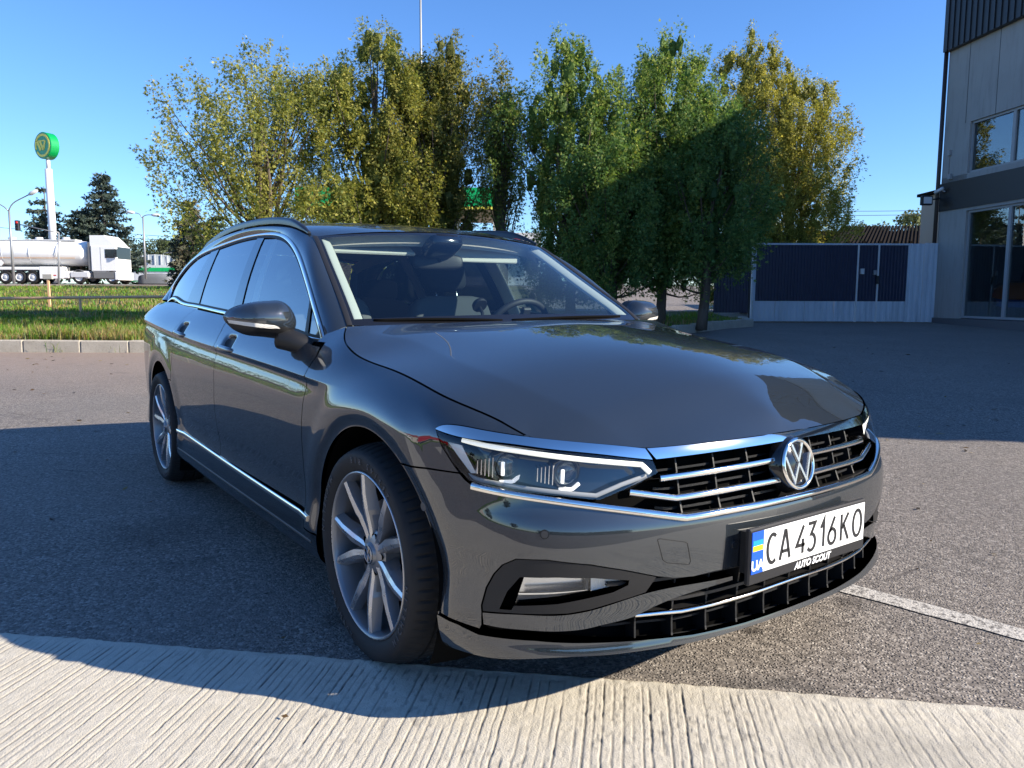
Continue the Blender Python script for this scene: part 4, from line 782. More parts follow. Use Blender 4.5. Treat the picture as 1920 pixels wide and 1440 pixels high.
V = []; k = 11
for t, w_, h_ in ((-1.6, .6, .5), (-1.45, .85, .85), (-.8, .9, 1.0), (.3, .9, 1.02), (1.2, .88, .95), (1.5, .8, .8), (1.62, .6, .5)):
    for q in np.linspace(0, np.pi, k): V.append(DL(75+w_*np.sign(math.cos(q))*abs(math.cos(q))**.5, (300-960)/1450*75+t, 1.95+h_*math.sin(q)**.4*1.15))
mk('cover', V, [(i*k+j, i*k+j+1, (i+1)*k+j+1, (i+1)*k+j) for i in range(6) for j in range(k-1)]+[tuple(range(k)), tuple(range(6*k, 7*k))[::-1]], mat('grey_tarpaulin', (.16, .17, .18), .7), CV)
# ---- gas pipe on posts across the verge, marker post
GP = empty('gas_pipe', DL(22, -12, .6), 0, 'long rusty orange pipe on low posts across the verge', 'pipe'); M_GPIPE = mat('orange_pipe', (.72, .43, .24), .6)
P = [at_depth(px, 559.5-.010*max(px, -400)*1.0, 22) for px in (-400, 0, 200, 330, 600)]; mb = MB(); mb.tube(P, .042, 10); mb.build('pipe', M_GPIPE, GP, smooth=True)
for px in (-250, -60, 150, 420): q = at_depth(px, 559, 22); mb = MB(); mb.tube([q, [q[0], q[1], .45]], .035, 8); mb.build('post', M_GPIPE, GP)
MP = at_depth(90, 520, 25); mp = empty('marker_post', [MP[0], MP[1], .7], 0, 'small pale marker post standing in the grass by the orange pipe', 'post'); mb = MB(); mb.box([MP[0], MP[1], (MP[2]+.7)/2], (.06, .06, MP[2]-.7), AX); mb.build('post', M_GPIPE, mp); mb = MB(); mb.box([MP[0], MP[1], MP[2]+.02], (.30, .10, .16), AX, bev=.01); mb.build('plate', M_SIGNY if False else M_CONW, mp)
# seed-head stalks
for i, px in enumerate((122, 178, 190, 215)):
    q = onz(px, 612, .36); o = MB(); o.tube([q, q+[.02, .03, .30], q+[.08, .10, .52]], [.006, .005, .004], 5); o.tube([q+[.08, .10, .52], q+[.11, .13, .62]], [.014, .006], 6); b = o.build('dry_stalk', mat('dry_stalk', (.42, .33, .17), .8), smooth=True); tag(b, 'dry seed stalk standing up from the verge grass by the kerb', 'plant', 'dry seed stalks on the verge')
# road the truck stands on
V = []
for l in np.linspace(-120, 30, 40): V += [DL(60.8, l, 1.955), DL(70, l, 2.015)]
quad_strip('street', V, M_ASPH)

# ---- litter: fallen leaves, twigs and grit on the paving
lr_ = np.random.default_rng(41); n = 420; Dq = 1.9+lr_.random(n)**.8*13; Lq = Dq*lr_.uniform(-.66, .66, n); P = np.array([DL(d, l, float(zA(d))+.006) for d, l in zip(Dq, Lq)]); ok = ~((P[:, 0] > -3.9) & (P[:, 0] < .9) & (np.abs(P[:, 1]) < .9)); P = P[ok]; P[(P[:, :2]-EDGE_A)@EDGE_N > 0, 2] += .012; n = len(P)
a = lr_.uniform(0, 6.28, n); l_ = lr_.uniform(.008, .03, n)*np.where(Dq[ok] > 6, 1.6, np.where(Dq[ok] > 3.2, .9, .42)); d = np.stack([np.cos(a), np.sin(a), lr_.uniform(-.1, .3, n)], 1)*l_[:, None]; s_ = np.stack([-np.sin(a), np.cos(a), lr_.uniform(-.2, .4, n)], 1)*(l_*lr_.uniform(.2, .5, n))[:, None]
V = np.stack([P-d, P+s_+[0, 0, .002], P+d, P-s_], 1).reshape(-1, 3); F = np.arange(4*n).reshape(-1, 4); o = mk('fallen_leaves', V, F, M_GRASS, smooth=False); cl_ = np.array([(.20, .12, .05), (.30, .22, .09), (.10, .06, .03), (.05, .04, .03)])[lr_.integers(0, 4, n)]*lr_.uniform(.6, 1.2, (n, 1)); colattr(o, np.repeat(cl_, 4, 0)); tag(o, 'small dry leaves and twigs scattered over the paving', 'leaves', kind='stuff')
# ================================================================== ACROSS THE STREET BEHIND THE CAMERA (seen only mirrored in the car)
def wbox(name, c, d, m, parent, rz=0., bev=0.): mb = MB(); R = np.array([[math.cos(rz), -math.sin(rz), 0], [math.sin(rz), math.cos(rz), 0], [0, 0, 1.]]); mb.box(c, d, R, bev=bev); return mb.build(name, m, parent)
M_ROOFR = mat('red_roof_tiles', (.36, .07, .04), .7); M_HOUSE = mat('cream_house_wall', (.62, .58, .50), .85)
def house(x, y, w, d, h, label, wall=M_HOUSE):
    o = empty('house', (x, y, 0), 0, label, 'house'); wbox('wall', (x, y, h/2), (w, d, h), wall, o); mb = MB(); mb.add([(x-w/2-.4, y-d/2-.4, h+.01), (x+w/2+.4, y-d/2-.4, h+.01), (x+w/2+.4, y+d/2+.4, h+.01), (x-w/2-.4, y+d/2+.4, h+.01), (x-w/2-.4, y, h+2.6), (x+w/2+.4, y, h+2.6)], [(0, 1, 5, 4), (3, 4, 5, 2), (0, 4, 3), (1, 2, 5), (0, 3, 2, 1)]); mb.build('roof', M_ROOFR, o)
    for i in range(int(w/2.4)): f = wbox('window', (x-w/2+1.3+i*2.4, y+d/2+.02, h*.55), (1.2, .06, 1.3), M_WHITEM, o); wbox('pane', (x-w/2+1.3+i*2.4, y+d/2+.06, h*.55), (1.0, .03, 1.1), M_GLOSSBLK, f)
house(-30, -56, 12, 8, 4.4, 'cream bungalow with a red tiled roof across the road behind the photographer'); house(-52, -66, 10, 8, 5.6, 'tall cream house with a red roof farther along the road behind the photographer'); house(-8, -70, 14, 8, 3.2, 'long cream house with a red roof opposite the parking place')
V = [(-140, -20, .01), (80, -20, .01), (80, -34, .14), (-140, -34, .14)]
gv_ = mk('far_verge', V, [(0, 3, 2, 1)], M_EARTH, smooth=False); tag(gv_, kind='structure')
_rb = np.random.default_rng(77); n = 16000; P = np.c_[_rb.uniform(-60, 30, n), _rb.uniform(-33.5, -20.2, n), np.zeros(n)]; P[:, 2] = .01+(-20-P[:, 1])/14*.13; V_, F_, C_ = blades(P, _rb.uniform(.12, .35, n), _rb.uniform(.03, .06, n), _rb.uniform(.2, .6, n), np.stack([_rb.uniform(.09, .2, n), _rb.uniform(.2, .34, n), _rb.uniform(.02, .05, n)], 1), 5); o_ = mk('grass', V_, F_, M_GRASS, smooth=False); colattr(o_, C_); tag(o_, 'green grass on the verge across the road behind the photographer', 'grass', kind='stuff')
def lorry(x, y, cabm, boxm, label, name='lorry', L=13.):
    o = empty(name, (x, y, 0), 0, label, 'truck'); wbox('trailer', (x-L/2-1.2, y, 2.5), (L, 2.5, 2.7), boxm, o, bev=.05); wbox('cab', (x+1.2, y, 2.1), (2.2, 2.5, 3.1), cabm, o, bev=.15); wbox('windscreen', (x+2.31, y, 2.6), (.04, 2.2, .9), M_GLOSSBLK, o); wbox('side_window', (x+1.6, y+1.26, 2.6), (.9, .03, .7), M_GLOSSBLK, o); wbox('chassis', (x-L/2, y, .85), (L+2, 1., .4), M_TG, o)
    for dx in (1.3, -1.6, -L+1.2, -L-.1): 
        for s in (-1, 1): mb = MB(); mb.lathe([(.0005, .16), (.3, .14), (.5, .13), (.52, .1), (.52, -.15)], (x+dx, y+s*1.05, .52), basis((0, s, 0), (1, 0, 0)), 20); mb.build('wheel', M_RUBBER, o, smooth=True)
lorry(-10, -38, M_TW, M_REDM, 'white lorry with a red curtain-side trailer on the road behind the photographer')
lorry(-36, -41, M_TW, M_TW, 'white box lorry on the road behind the photographer', L=7.)
for i, (x, y) in enumerate(((-70, -75), (-42, -80), (-20, -82), (4, -78), (22, -60))):
    D_ = (np.array([x, y, 0])-CAMP)@FH; bush_r = np.random.default_rng(90+i); H = 8+bush_r.uniform(0, 3); R = 3.2; t = empty('broadleaf_tree', (x, y, 0), 0, ('round tree behind the far red-roofed house', 'round tree between the two farthest red-roofed houses', 'round tree behind the cream bungalow', 'round tree behind the long cream house', 'round tree at the end of the road behind the photographer')[i], 'tree')
    n = 40; th = bush_r.uniform(0, 6.28, n); hh = bush_r.uniform(.25, .9, n); rr = R*np.sqrt(np.clip(1-((hh-.5)/.55)**2, .05, 1))*bush_r.uniform(.3, .95, n); C = np.stack([rr*np.cos(th), rr*np.sin(th), hh*H], 1); k = np.repeat(np.arange(n), 40); m = len(k); P = C[k]+bush_r.normal(0, R*.16, (m, 3)); ln = bush_r.uniform(.4, .7, m); V, F = sprays(P, bush_r.normal(size=(m, 3)), ln, ln*.55, bush_r); o = mk('crown', V, F, M_SPRUCE, t, local=True, smooth=False); w = bush_r.random((m, 1)); colattr(o, np.repeat(np.array(FARC[0])*(1-w)+np.array(FARC[1])*w, 9, 0)); tb = MB(); tb.tube([(0, 0, -.2), (0, 0, H*.7)], [.25, .08], 7); tb.build('trunk', M_BARK, t, local=True, smooth=True)
# dark picket fence and hedge ahead of the car
fe = empty('picket_fence', (24, -14, 0), 0, 'dark metal picket fence standing behind the photographer', 'fence')
for i in range(70): wbox('picket', (16+i*.12, -22+i*.30, .95), (.03, .03, 1.7), M_ANTH, fe)
for z in (.35, 1.6): mb = MB(); mb.tube([(16, -22, z), (24.4, -1., z)], .03, 6); mb.build('rail', M_ANTH, fe)
hb = np.random.default_rng(55); n = 5200; q = hb.random(n); P = np.c_[19+q*9+hb.normal(0, .5, n), -24+q*24+hb.normal(0, .5, n), hb.uniform(.1, 2.6, n)]; ln = hb.uniform(.3, .55, n); V, F = sprays(P, hb.normal(size=(n, 3)), ln, ln*.5, hb); o = mk('hedge', V, F, M_SPRUCE, smooth=False); w = hb.random((n, 1)); colattr(o, np.repeat(np.array(FARC[0])*(1-w)+np.array(FARC[1])*w, 9, 0)); tag(o, 'tall leafy hedge behind the dark picket fence', 'hedge')
# ================================================================== CAR BODY SURFACES (half body: w = |y|)
PLAN = np.array([(-3.885, -.2), (-3.885, 0), (-3.875, .2), (-3.85, .42), (-3.80, .60), (-3.70, .75), (-3.55, .835), (-3.35, .872), (-3.1, .890), (-2.786, .902), (-2.3, .906), (-1.7, .908), (-1., .908), (-.5, .908), (0, .907), (.2, .904), (.34, .893), (.46, .867), (.565, .818), (.655, .742), (.725, .640), (.783, .497), (.823, .333), (.845, .165), (.852, 0), (.845, -.165)])
_t = np.concatenate([[0], np.cumsum(np.linalg.norm(np.diff(PLAN, axis=0), axis=1))])
_fx, _fy = spl(_t, PLAN[:, 0]), spl(_t, PLAN[:, 1])
_tt = np.linspace(_t[1], _t[-2], 8000); _px, _py = _fx(_tt), _fy(_tt)
_L = np.concatenate([[0], np.cumsum(np.hypot(np.diff(_px), np.diff(_py)))]); _L -= np.interp(_t[14], _tt, _L)
_dx = np.gradient(_px, _L); _dy = np.gradient(_py, _L)
S0, S1 = _L[0], _L[-1]
def plan(s):
    x = np.interp(s, _L, _px); y = np.interp(s, _L, _py); dx = np.interp(s, _L, _dx); dy = np.interp(s, _L, _dy); n = np.hypot(dx, dy)
    return x, y, -dy/n, dx/n
ZC = spl([-3.6, -3.0, -2.32, -1.6, -1.27, -.43, -.25, .1, .5], [.965, .94, .902, .874, .864, .834, .826, .815, .80])   # waist crease
ZT = spl([-.6, -.35, 0, .23, .43, .6], [1.06, .985, .918, .888, .853, .81])                                            # crest of the fender
ARCHF = (.02, .334, .388); ARCHR = (-2.80, .334, .386)
_low = pch([.15, .185, .22, .26, .30, .33, .35, .375, .41, .44, .50, .57, .64, .70], [-.075, -.035, -.008, .0, .001, -.0015, -.0045, -.0085, -.0118, -.0115, -.0065, -.0025, 0, .0005])
_und = pch([-.30, -.25, -.16, -.10, -.06, -.035, -.026, -.014, -.004, 0, .05], [0, 0, -.0014, -.0056, -.0118, -.0178, -.0186, -.0128, -.002, 0, 0])      # undercut below the crease
HANDLES = ((-1.395, .036), (-2.245, .036))
def o_side(x, z):
    zc = ZC(x); d = z-zc; k = sst(-.08, -.50, x); low = _low(z)
    kk = sst(-.16, -.60, x); below = low+kk*_und(d)
    a = np.maximum(d, 0); above = -(.36*a+3.4*a*a)*(1+.50*sst(-1.9, -3.2, x))
    w = sst(-.004, .004, d); crs = below*(1-w)+above*w
    zb = .735; t = np.clip((z-zb)/(ZT(x)-zb), 0, .985)
    fen = low-.17*(1-np.sqrt(1-t*t))
    o = k*crs+(1-k)*fen
    for cx, cz, R in (ARCHF, ARCHR):
        rho = np.hypot(x-cx, z-cz)-R
        o = o+(.010*sst(.17, .052, rho)-.011*sst(.056, .0, rho))*sst(.24, .34, z)
    for hx, dz in HANDLES:
        zz = ZC(np.asarray(hx))+dz-.006
        o = o-.026*np.exp(-((x-hx)/.060)**4-((z-zz)/.030)**4)
    return o
_front = pch([.15, .175, .195, .215, .235, .27, .32, .40, .50, .545, .565, .60, .65, .70, .735, .78, .83, .90], [-.055, -.02, .008, .018, .016, .008, .009, .018, .022, .019, .013, -.001, -.013, -.026, -.040, -.085, -.16, -.28])
def body(s, z):
    s, z = np.broadcast_arrays(np.asarray(s, float), np.asarray(z, float))
    x, y, nx, ny = plan(s); b = sst(.28, .85, s)
    o = (1-b)*o_side(np.clip(x, -3.6, .55), z)+b*_front(z)
    o = o-.10*sst(-3.3, -3.9, s)*sst(.75, 1.1, z)
    return np.stack([x+nx*o, y+ny*o, z], -1)
_gw = spl([.90, 1.0, 1.1, 1.2, 1.3, 1.37, 1.43], [.822, .788, .752, .712, .664, .626, .585])
_gx = spl([-3.7, -3.3, -2.9, -2.3, -1.5, -.9, -.3], [-.09, -.035, -.012, -.002, 0, -.002, -.012])
def green(x, z):        # side-window surface
    x, z = np.broadcast_arrays(np.asarray(x, float), np.asarray(z, float))
    return np.stack([x, _gw(z)+_gx(x), z], -1)
def inv(surf, pts, rngs, side=-1, clampz=None):
    """photo pixels -> (u, v) on a surface of the car, vectorised Newton"""
    pts = np.asarray(pts, float); (u0, u1), (v0, v1) = rngs
    U, Vv = np.meshgrid(np.linspace(u0, u1, 260), np.linspace(v0, v1, 120)); U, Vv = U.ravel(), Vv.ravel()
    Q = surf(U, Vv)*np.array([1, side, 1]); p = proj(Q); out = []
    for q in pts:
        i = ((p-q)**2).sum(1).argmin(); out.append((U[i], Vv[i]))
    v = np.array(out)
    def g(v): return proj(surf(v[:, 0], v[:, 1])*np.array([1, side, 1]))-pts
    for k in range(25):
        r = g(v); e = 1e-4
        a = (g(v+[e, 0])-r)/e; b = (g(v+[0, e])-r)/e; det = a[:, 0]*b[:, 1]-a[:, 1]*b[:, 0]; det = np.where(np.abs(det) < 1e3, np.sign(det)*1e3+(det == 0)*1e3, det)
        du = (r[:, 0]*b[:, 1]-r[:, 1]*b[:, 0])/det; dv = (a[:, 0]*r[:, 1]-a[:, 1]*r[:, 0])/det
        v = v-np.clip(np.stack([du, dv], 1), -.03, .03); v[:, 0] = np.clip(v[:, 0], u0-.05, u1+.02); v[:, 1] = np.clip(v[:, 1], v0-.02, v1+.02)
    return v
def tr(pts, n=None, side=-1, rngs=None):
    v = inv(body, pts, rngs or ((-3.4, S1), (.16, 1.02)), side)
    return smooth_line(v, n) if n else v
def trg(pts, n=None):
    v = inv(green, pts, ((-3.4, -.35), (.93, 1.42)))
    return smooth_line(v, n) if n else v
def surf_normal(surf, uv, e=1.5e-3):
    u, v = uv[:, 0], uv[:, 1]
    a = surf(u+e, v)-surf(u-e, v); b = surf(u, v+e)-surf(u, v-e); n = np.cross(a, b); n /= np.linalg.norm(n, axis=1)[:, None]+1e-12
    return n
def off(surf, d):
    def f(u, v):
        u, v = np.broadcast_arrays(np.asarray(u, float), np.asarray(v, float)); sh = u.shape
        uv = np.stack([u.ravel(), v.ravel()], 1); n = surf_normal(surf, uv); P = surf(uv[:, 0], uv[:, 1]); c = np.stack([np.clip(P[:, 0], -3.3, .2), 0*P[:, 0], np.clip(P[:, 2], .5, .9)], 1)
        sg = np.sign(np.sum(n*(P-c), 1))[:, None]; return (P+n*sg*d).reshape(sh+(3,))
    return f
def panel(name, poly, surf, mat, parent, side, step=.02, gap=.0024, flange=.014, extra=None, holes=(), d=0.):
    """a sheet cut from a surface: polygon in the surface's (u, v), analytic normals, turned-in edges"""
    poly = np.asarray(poly, float)
    if gap: poly = inset(poly, gap)
    poly = resample(poly, step, True)
    UV, F = fill(poly, step, extra, holes)
    def ev(uv):
        P = surf(uv[:, 0], uv[:, 1]); n = surf_normal(surf, uv)
        c = np.stack([np.clip(P[:, 0], -3.3, .2), 0*P[:, 0], np.clip(P[:, 2], .5, .9)], 1)
        n = n*np.sign(np.sum(n*(P-c), 1))[:, None]; P = P+n*d
        P = P*np.array([1, side, 1]); n = n*np.array([1, side, 1]); return P, n
    P, n = ev(UV)
    fn = np.cross(P[F[:, 1]]-P[F[:, 0]], P[F[:, 2]]-P[F[:, 0]]); fl = np.sum(fn*n[F[:, 0]], 1) < 0; F[fl] = F[fl][:, ::-1]
    V = [P]; N = [n]; FF = [F]; base = len(P)
    if flange:
        for lp in [poly]+[np.asarray(h) for h in holes]:
            B, bn = ev(lp); B2 = B-bn*flange; m = len(lp)
            t = np.roll(B, -1, 0)-np.roll(B, 1, 0); en = np.cross(t, bn); en /= np.linalg.norm(en, axis=1)[:, None]+1e-12
            i = np.arange(m); j = (i+1) % m
            V += [B, B2]; N += [en*.8+bn*.2, en]; FF += [np.stack([base+i, base+j, base+m+j], 1), np.stack([base+i, base+m+j, base+m+i], 1)]; base += 2*m
    return mk(name, np.concatenate(V), np.concatenate(FF), mat, parent, N=np.concatenate(N))
def ribbon(name, P, Nn, width, height, mat, parent, side=None, k=7, flat=.35, build=True, widths=None, heights=None):
    """raised moulding swept along P with surface normals Nn"""
    P = np.asarray(P, float); Nn = np.asarray(Nn, float); m = len(P)
    if side is not None: P = P*np.array([1, side, 1]); Nn = Nn*np.array([1, side, 1])
    T = np.gradient(P, axis=0); T /= np.linalg.norm(T, axis=1)[:, None]+1e-12; B = np.cross(T, Nn); B /= np.linalg.norm(B, axis=1)[:, None]+1e-12
    a = np.linspace(np.pi, 0, k); cs = np.cos(a); sn = np.sin(a)
    px = np.sign(cs)*np.abs(cs)**flat; pz = sn**flat
    ww = np.full(m, width) if widths is None else np.asarray(widths)
    V = []; F = []
    for i in range(m):
        V += list(P[i]+np.outer(px*ww[i]/2, B[i])+np.outer(pz*(height if heights is None else heights[i])-.002, Nn[i]))
    for i in range(m-1):
        F += [(i*k+j, i*k+j+1, (i+1)*k+j+1, (i+1)*k+j) for j in range(k-1)]
    F += [tuple(range(k)), tuple(range((m-1)*k, m*k))[::-1]]
    if not build: return V, F
    o = mk(name, V, F, mat, parent); autosmooth(o, 50); return o
def line_on(surf, uv, n=60, d=0.):
    uv = smooth_line(uv, n) if n else np.asarray(uv); P = surf(uv[:, 0], uv[:, 1]); N = surf_normal(surf, uv)
    c = np.stack([np.clip(P[:, 0], -3.3, .2), 0*P[:, 0], np.clip(P[:, 2], .5, .9)], 1); N = N*np.sign(np.sum(N*(P-c), 1))[:, None]
    return P+N*d, N
# ================================================================== THE CAR
CAR = empty('parked_car', (0, 0, 0), 0, 'dark grey estate car with chrome grille and roof rails parked on asphalt', 'car')
CRX = np.linspace(-3.3, .05, 150)
CREASE = np.vstack([np.stack([CRX+(.5*(CRX[1]-CRX[0]) if k % 2 else 0), ZC(CRX)+dz], 1) for k, dz in enumerate((-.085, -.06, -.045, -.034, -.027, -.021, -.016, -.011, -.007, -.0045, -.002, .0, .002, .0045, .009, .016, .03))])
ARC = []
for _c in (ARCHF, ARCHR):
    for _k, _dr in enumerate((.012, .024, .036, .045, .051, .056, .062, .072, .09)):
        _a = np.linspace(-.2, np.pi+.2, 110)+(.01 if _k % 2 else 0)
        ARC.append(np.stack([_c[0]+(_c[2]+_dr)*np.cos(_a), _c[1]+(_c[2]+_dr)*np.sin(_a)], 1))
HND = np.vstack([np.stack(np.meshgrid(np.linspace(hx-.09, hx+.09, 19), ZC(np.asarray(hx))+np.linspace(-.045, .075, 13)), -1).reshape(-1, 2) for hx, dz in HANDLES])
EXTRA = np.vstack([CREASE, HND]+ARC)
def arc(c, a0, a1, n=40, dr=0.): a = np.radians(np.linspace(a0, a1, n)); return np.stack([c[0]+(c[2]+dr)*np.cos(a), c[1]+(c[2]+dr)*np.sin(a)], 1)
# ---- traced lines (pixels of the photograph -> surface coordinates)
T_HOOD = tr([(650, 612), (646, 629), (652, 648), (669, 665), (734, 692), (812, 731), (890, 767), (952, 797), (992, 819)], 60)
T_HLTOP = tr([(818, 803), (826, 799), (846, 797), (900, 806), (990, 820), (1100, 831), (1200, 840), (1209, 841)], 50)        # upper edge of the lamp's chrome
T_HLCHB = tr([(818, 806), (860, 820), (950, 833), (1025, 843), (1125, 853), (1200, 861), (1224, 863)], 40)                  # lower edge of that chrome
T_HLIN = tr([(1224, 863), (1234, 887), (1200, 905), (1125, 938)])
T_HLBOT = tr([(1125, 938), (1050, 931), (950, 919), (905, 910), (880, 902), (850, 870), (830, 838), (818, 806)])
T_SPLIT = tr([(862, 887), (800, 878), (752, 870)])
T_LCH = tr([(886, 911), (950, 925), (1025, 937), (1110, 949), (1180, 958), (1284, 971)], 40)                                # lower chrome, centre line
T_BELT = np.array([(-3.02, 1.068), (-2.28, 1.035), (-1.70, 1.012), (-1.2, .985), (-.72, .955), (-.50, .938)])
belt = spl(T_BELT[:, 0], T_BELT[:, 1])
D_FRONT = np.array([(-.455, .945), (-.43, .90), (-.445, .84), (-.475, .75), (-.487, .65), (-.487, .50), (-.485, .40), (-.48, .362)])
D_B = tr([(428, 597), (414, 622), (405, 640), (402, 677), (401, 720), (402, 765), (407, 800), (413, 832)]); D_B = np.vstack([D_B, [(D_B[-1, 0]+.01, .366)]])
D_R = np.array([(-2.34, 1.035), (-2.37, .94), (-2.42, .84), (-2.45, .76), (-2.452, .70), (-2.445, .64)])
ALBOT = .352
# panels on both sides of the car
SIDES = (-1, 1)
g_bot = .365
beltx = lambda a, b, n=30: np.stack([np.linspace(a, b, n), belt(np.linspace(a, b, n))-.004], 1)
A0 = math.degrees(math.atan2(.654-ARCHF[1], .236-ARCHF[0]))
P_FENDER = np.vstack([T_HOOD[T_HOOD[:, 0] < T_HOOD[-1, 0]+1e-6], [T_HOOD[-1]],
    T_HLTOP[::-1][T_HLTOP[::-1][:, 0] < T_HOOD[-1, 0]-.01], tr([(830, 838), (850, 870)]), T_SPLIT[0:1], T_SPLIT[1:2],
    arc(ARCHF, A0, 180+6, 60), [(-.372, .30), (-.478, .30)], D_FRONT[::-1], [(-.52, .945), (-.515, .975)]])
P_FDOOR = np.vstack([beltx(D_B[0, 0], -.462), D_FRONT[1:], resample([(-.48, g_bot), (D_B[-1, 0], g_bot)], .1), D_B[::-1][1:-1]])
_ra = arc(ARCHR, 45, 6, 24, .05)
P_RDOOR = np.vstack([beltx(D_R[0, 0], D_B[0, 0]), D_B[1:], [(D_B[-1, 0], g_bot+.004), (-2.372, g_bot+.014)], _ra[::-1][(_ra[::-1][:, 1] > .40)], D_R[::-1][:-1]])
P_QUART = np.vstack([beltx(-3.25, D_R[0, 0]), D_R[1:], _ra[(_ra[:, 1] > .40)], [(-2.372, g_bot+.014), (-2.372, .30), (ARCHR[0]+ARCHR[2]*math.cos(math.radians(-5)), .30)], arc(ARCHR, -2, 182, 70), [(-3.20, .30), (-3.75, .33), (-4.0, .42), (-4.0, .78), (-3.72, .80), (-3.66, .96), (-3.55, 1.04)]])
P_SILL = np.vstack([[(-2.41, .18), (-.37, .18), (-.372, .298), (-.478, .298), (-.48, g_bot-.014)], [(-2.374, g_bot)], [(-2.374, .30), (-2.42, .298)]])
# front bumper skin
T_BEZ = tr([(904, 1147), (903, 1135), (912, 1102), (926, 1077), (942, 1060), (968, 1049), (1025, 1051), (1108, 1060), (1171, 1070), (1233, 1082), (1265, 1085), (1300, 1082), (1340, 1072), (1376, 1064)])
_zb = T_BEZ[-1, 1]
T_LIPT = tr([(822, 1148), (860, 1166), (900, 1180)])
P_BUMP = np.vstack([T_SPLIT[::-1], tr([(872, 899)]), T_LCH[1:]-[0, .004], [(S1-.30, T_LCH[-1, 1]-.004), (S1, T_LCH[-1, 1]-.004), (S1, _zb), (S1-.3, _zb)], T_BEZ[::-1], tr([(904, 1172)]), T_LIPT[::-1], arc(ARCHF, -8, A0, 30)])
def body2(t, z):
    P = body(S1-np.abs(t), z); P[..., 1] = np.where(np.asarray(t) > 0, -1, 1)*P[..., 1]; return P
def full(P):
    """half polygon in (s, z) that touches the centre line -> whole polygon in (t, z)"""
    P = np.asarray(P, float); Q = P.copy(); Q[:, 0] = P[:, 0]-S1
    k = np.where(Q[:, 0] > -1e-6)[0]
    a = Q[:k[0]+1]; b = Q[k[-1]:]
    m = lambda A: A[::-1]*np.array([-1, 1])
    return np.vstack([a, m(a)[1:], m(b)[:-1], b[:]])
for sd in SIDES:
    panel('front_fender', P_FENDER, body, M_PAINT, CAR, sd, .022, extra=EXTRA)
    for nm, P in (('front_door', P_FDOOR), ('rear_door', P_RDOOR)):
        dr = panel(nm, P, body, M_PAINT, CAR, sd, .024, extra=EXTRA)
    panel('rear_quarter_panel', P_QUART, body, M_PAINT, CAR, sd, .026, extra=EXTRA)
    panel('sill_panel', P_SILL, body, M_GLOSSBLK, CAR, sd, .03)  # real black below; higher up black stands for shade on body colour
panel('front_bumper', full(P_BUMP), body2, M_PAINT, CAR, -1, .018, extra=np.vstack([np.vstack(ARC)*[1, 1]-[S1, 0], np.vstack(ARC)*[-1, 1]+[S1, 0]]))
# ---- bonnet: thin-plate surface through its edges and centre line, plus the pressed crease
T_GTOP = tr([(1209, 841), (1270, 836), (1336, 829), (1400, 821), (1440, 815.5)], 20)
_e = T_GTOP[-1]; _k = (T_GTOP[-1, 1]-T_GTOP[-4, 1])/(T_GTOP[-1, 0]-T_GTOP[-4, 0])
T_GTOP = np.vstack([T_GTOP, [(S1-.1, _e[1]+_k*.3*(S1-.1-_e[0])), (S1, _e[1]+_k*.3*(S1-.1-_e[0]))]])
_ih = T_HLTOP[:, 0] > T_HOOD[-1, 0]
FRONT_SZ = np.vstack([T_HLTOP[_ih], T_GTOP[1:]])
HE = body(T_HOOD[:, 0], T_HOOD[:, 1]); FE = body(FRONT_SZ[:, 0], FRONT_SZ[:, 1])
_cw = np.linspace(1, 0, 14)[1:]
RE = np.stack([-.345+(HE[0, 0]+.345)*_cw**2, HE[0, 1]*_cw, 1.010+(HE[0, 2]-1.010)*_cw**2], -1)
EDGE = np.vstack([RE[::-1], HE, FE])       # centre rear -> around -> centre front
_z0 = spl([-.345, -.1, .1, .3, .5, .65, .75, FE[-1, 0]], [1.010, .994, .974, .944, .898, .845, .793, FE[-1, 2]])
_xc = np.linspace(-.30, .76, 12)
_cp = [EDGE[::2], EDGE[1::3]*[1, 0, 1]+[0, 0, 0]]
CT = np.vstack([EDGE[::2], EDGE[-1:], np.stack([_xc, 0*_xc, _z0(_xc)], 1)]); CT = np.vstack([CT, CT[CT[:, 1] > .02]*[1, -1, 1]])
def tps_fit(P, v, lam=2e-6):
    n = len(P); r2 = ((P[:, None]-P[None])**2).sum(-1); K = .5*r2*np.log(r2+1e-12)+lam*np.eye(n); Q = np.c_[np.ones(n), P]
    A = np.block([[K, Q], [Q.T, np.zeros((3, 3))]]); s = np.linalg.solve(A, np.r_[v, 0, 0, 0])
    def f(x, y):
        X = np.stack([np.ravel(x), np.ravel(y)], 1); out = np.empty(len(X))
        for i in range(0, len(X), 4000):
            r2 = ((X[i:i+4000, None]-P[None])**2).sum(-1); out[i:i+4000] = (.5*r2*np.log(r2+1e-12))@s[:n]+np.c_[np.ones(len(r2)), X[i:i+4000]]@s[n:]
        return out.reshape(np.shape(x))
    return f
_tps = tps_fit(CT[:, :2], CT[:, 2])
def isect(pts, it=40):
    out = []
    for p in pts:
        d = ray(*p); lo, hi = 1.2, 5.5; ts = np.linspace(lo, hi, 800); Q = CAMP+ts[:, None]*d; g = Q[:, 2]-_tps(Q[:, 0], Q[:, 1]); ok = (np.abs(Q[:, 1]) < .9) & (Q[:, 0] < .9) & (Q[:, 0] > -.7)
        k = np.where(ok[:-1] & (g[:-1] > 0) & (g[1:] <= 0))[0]
        if len(k): out.append(Q[k[0]])
    return np.array(out)
KR = isect([(690, 622), (750, 640), (851, 683), (968, 731), (1084, 782), (1150, 812), (1190, 831)])
_o = np.argsort(KR[:, 0]); KR = KR[_o]
yk = spl(np.r_[-.52, KR[:, 0], .80], np.r_[HE[0, 1], -KR[:, 1], -KR[-1, 1]-.10])
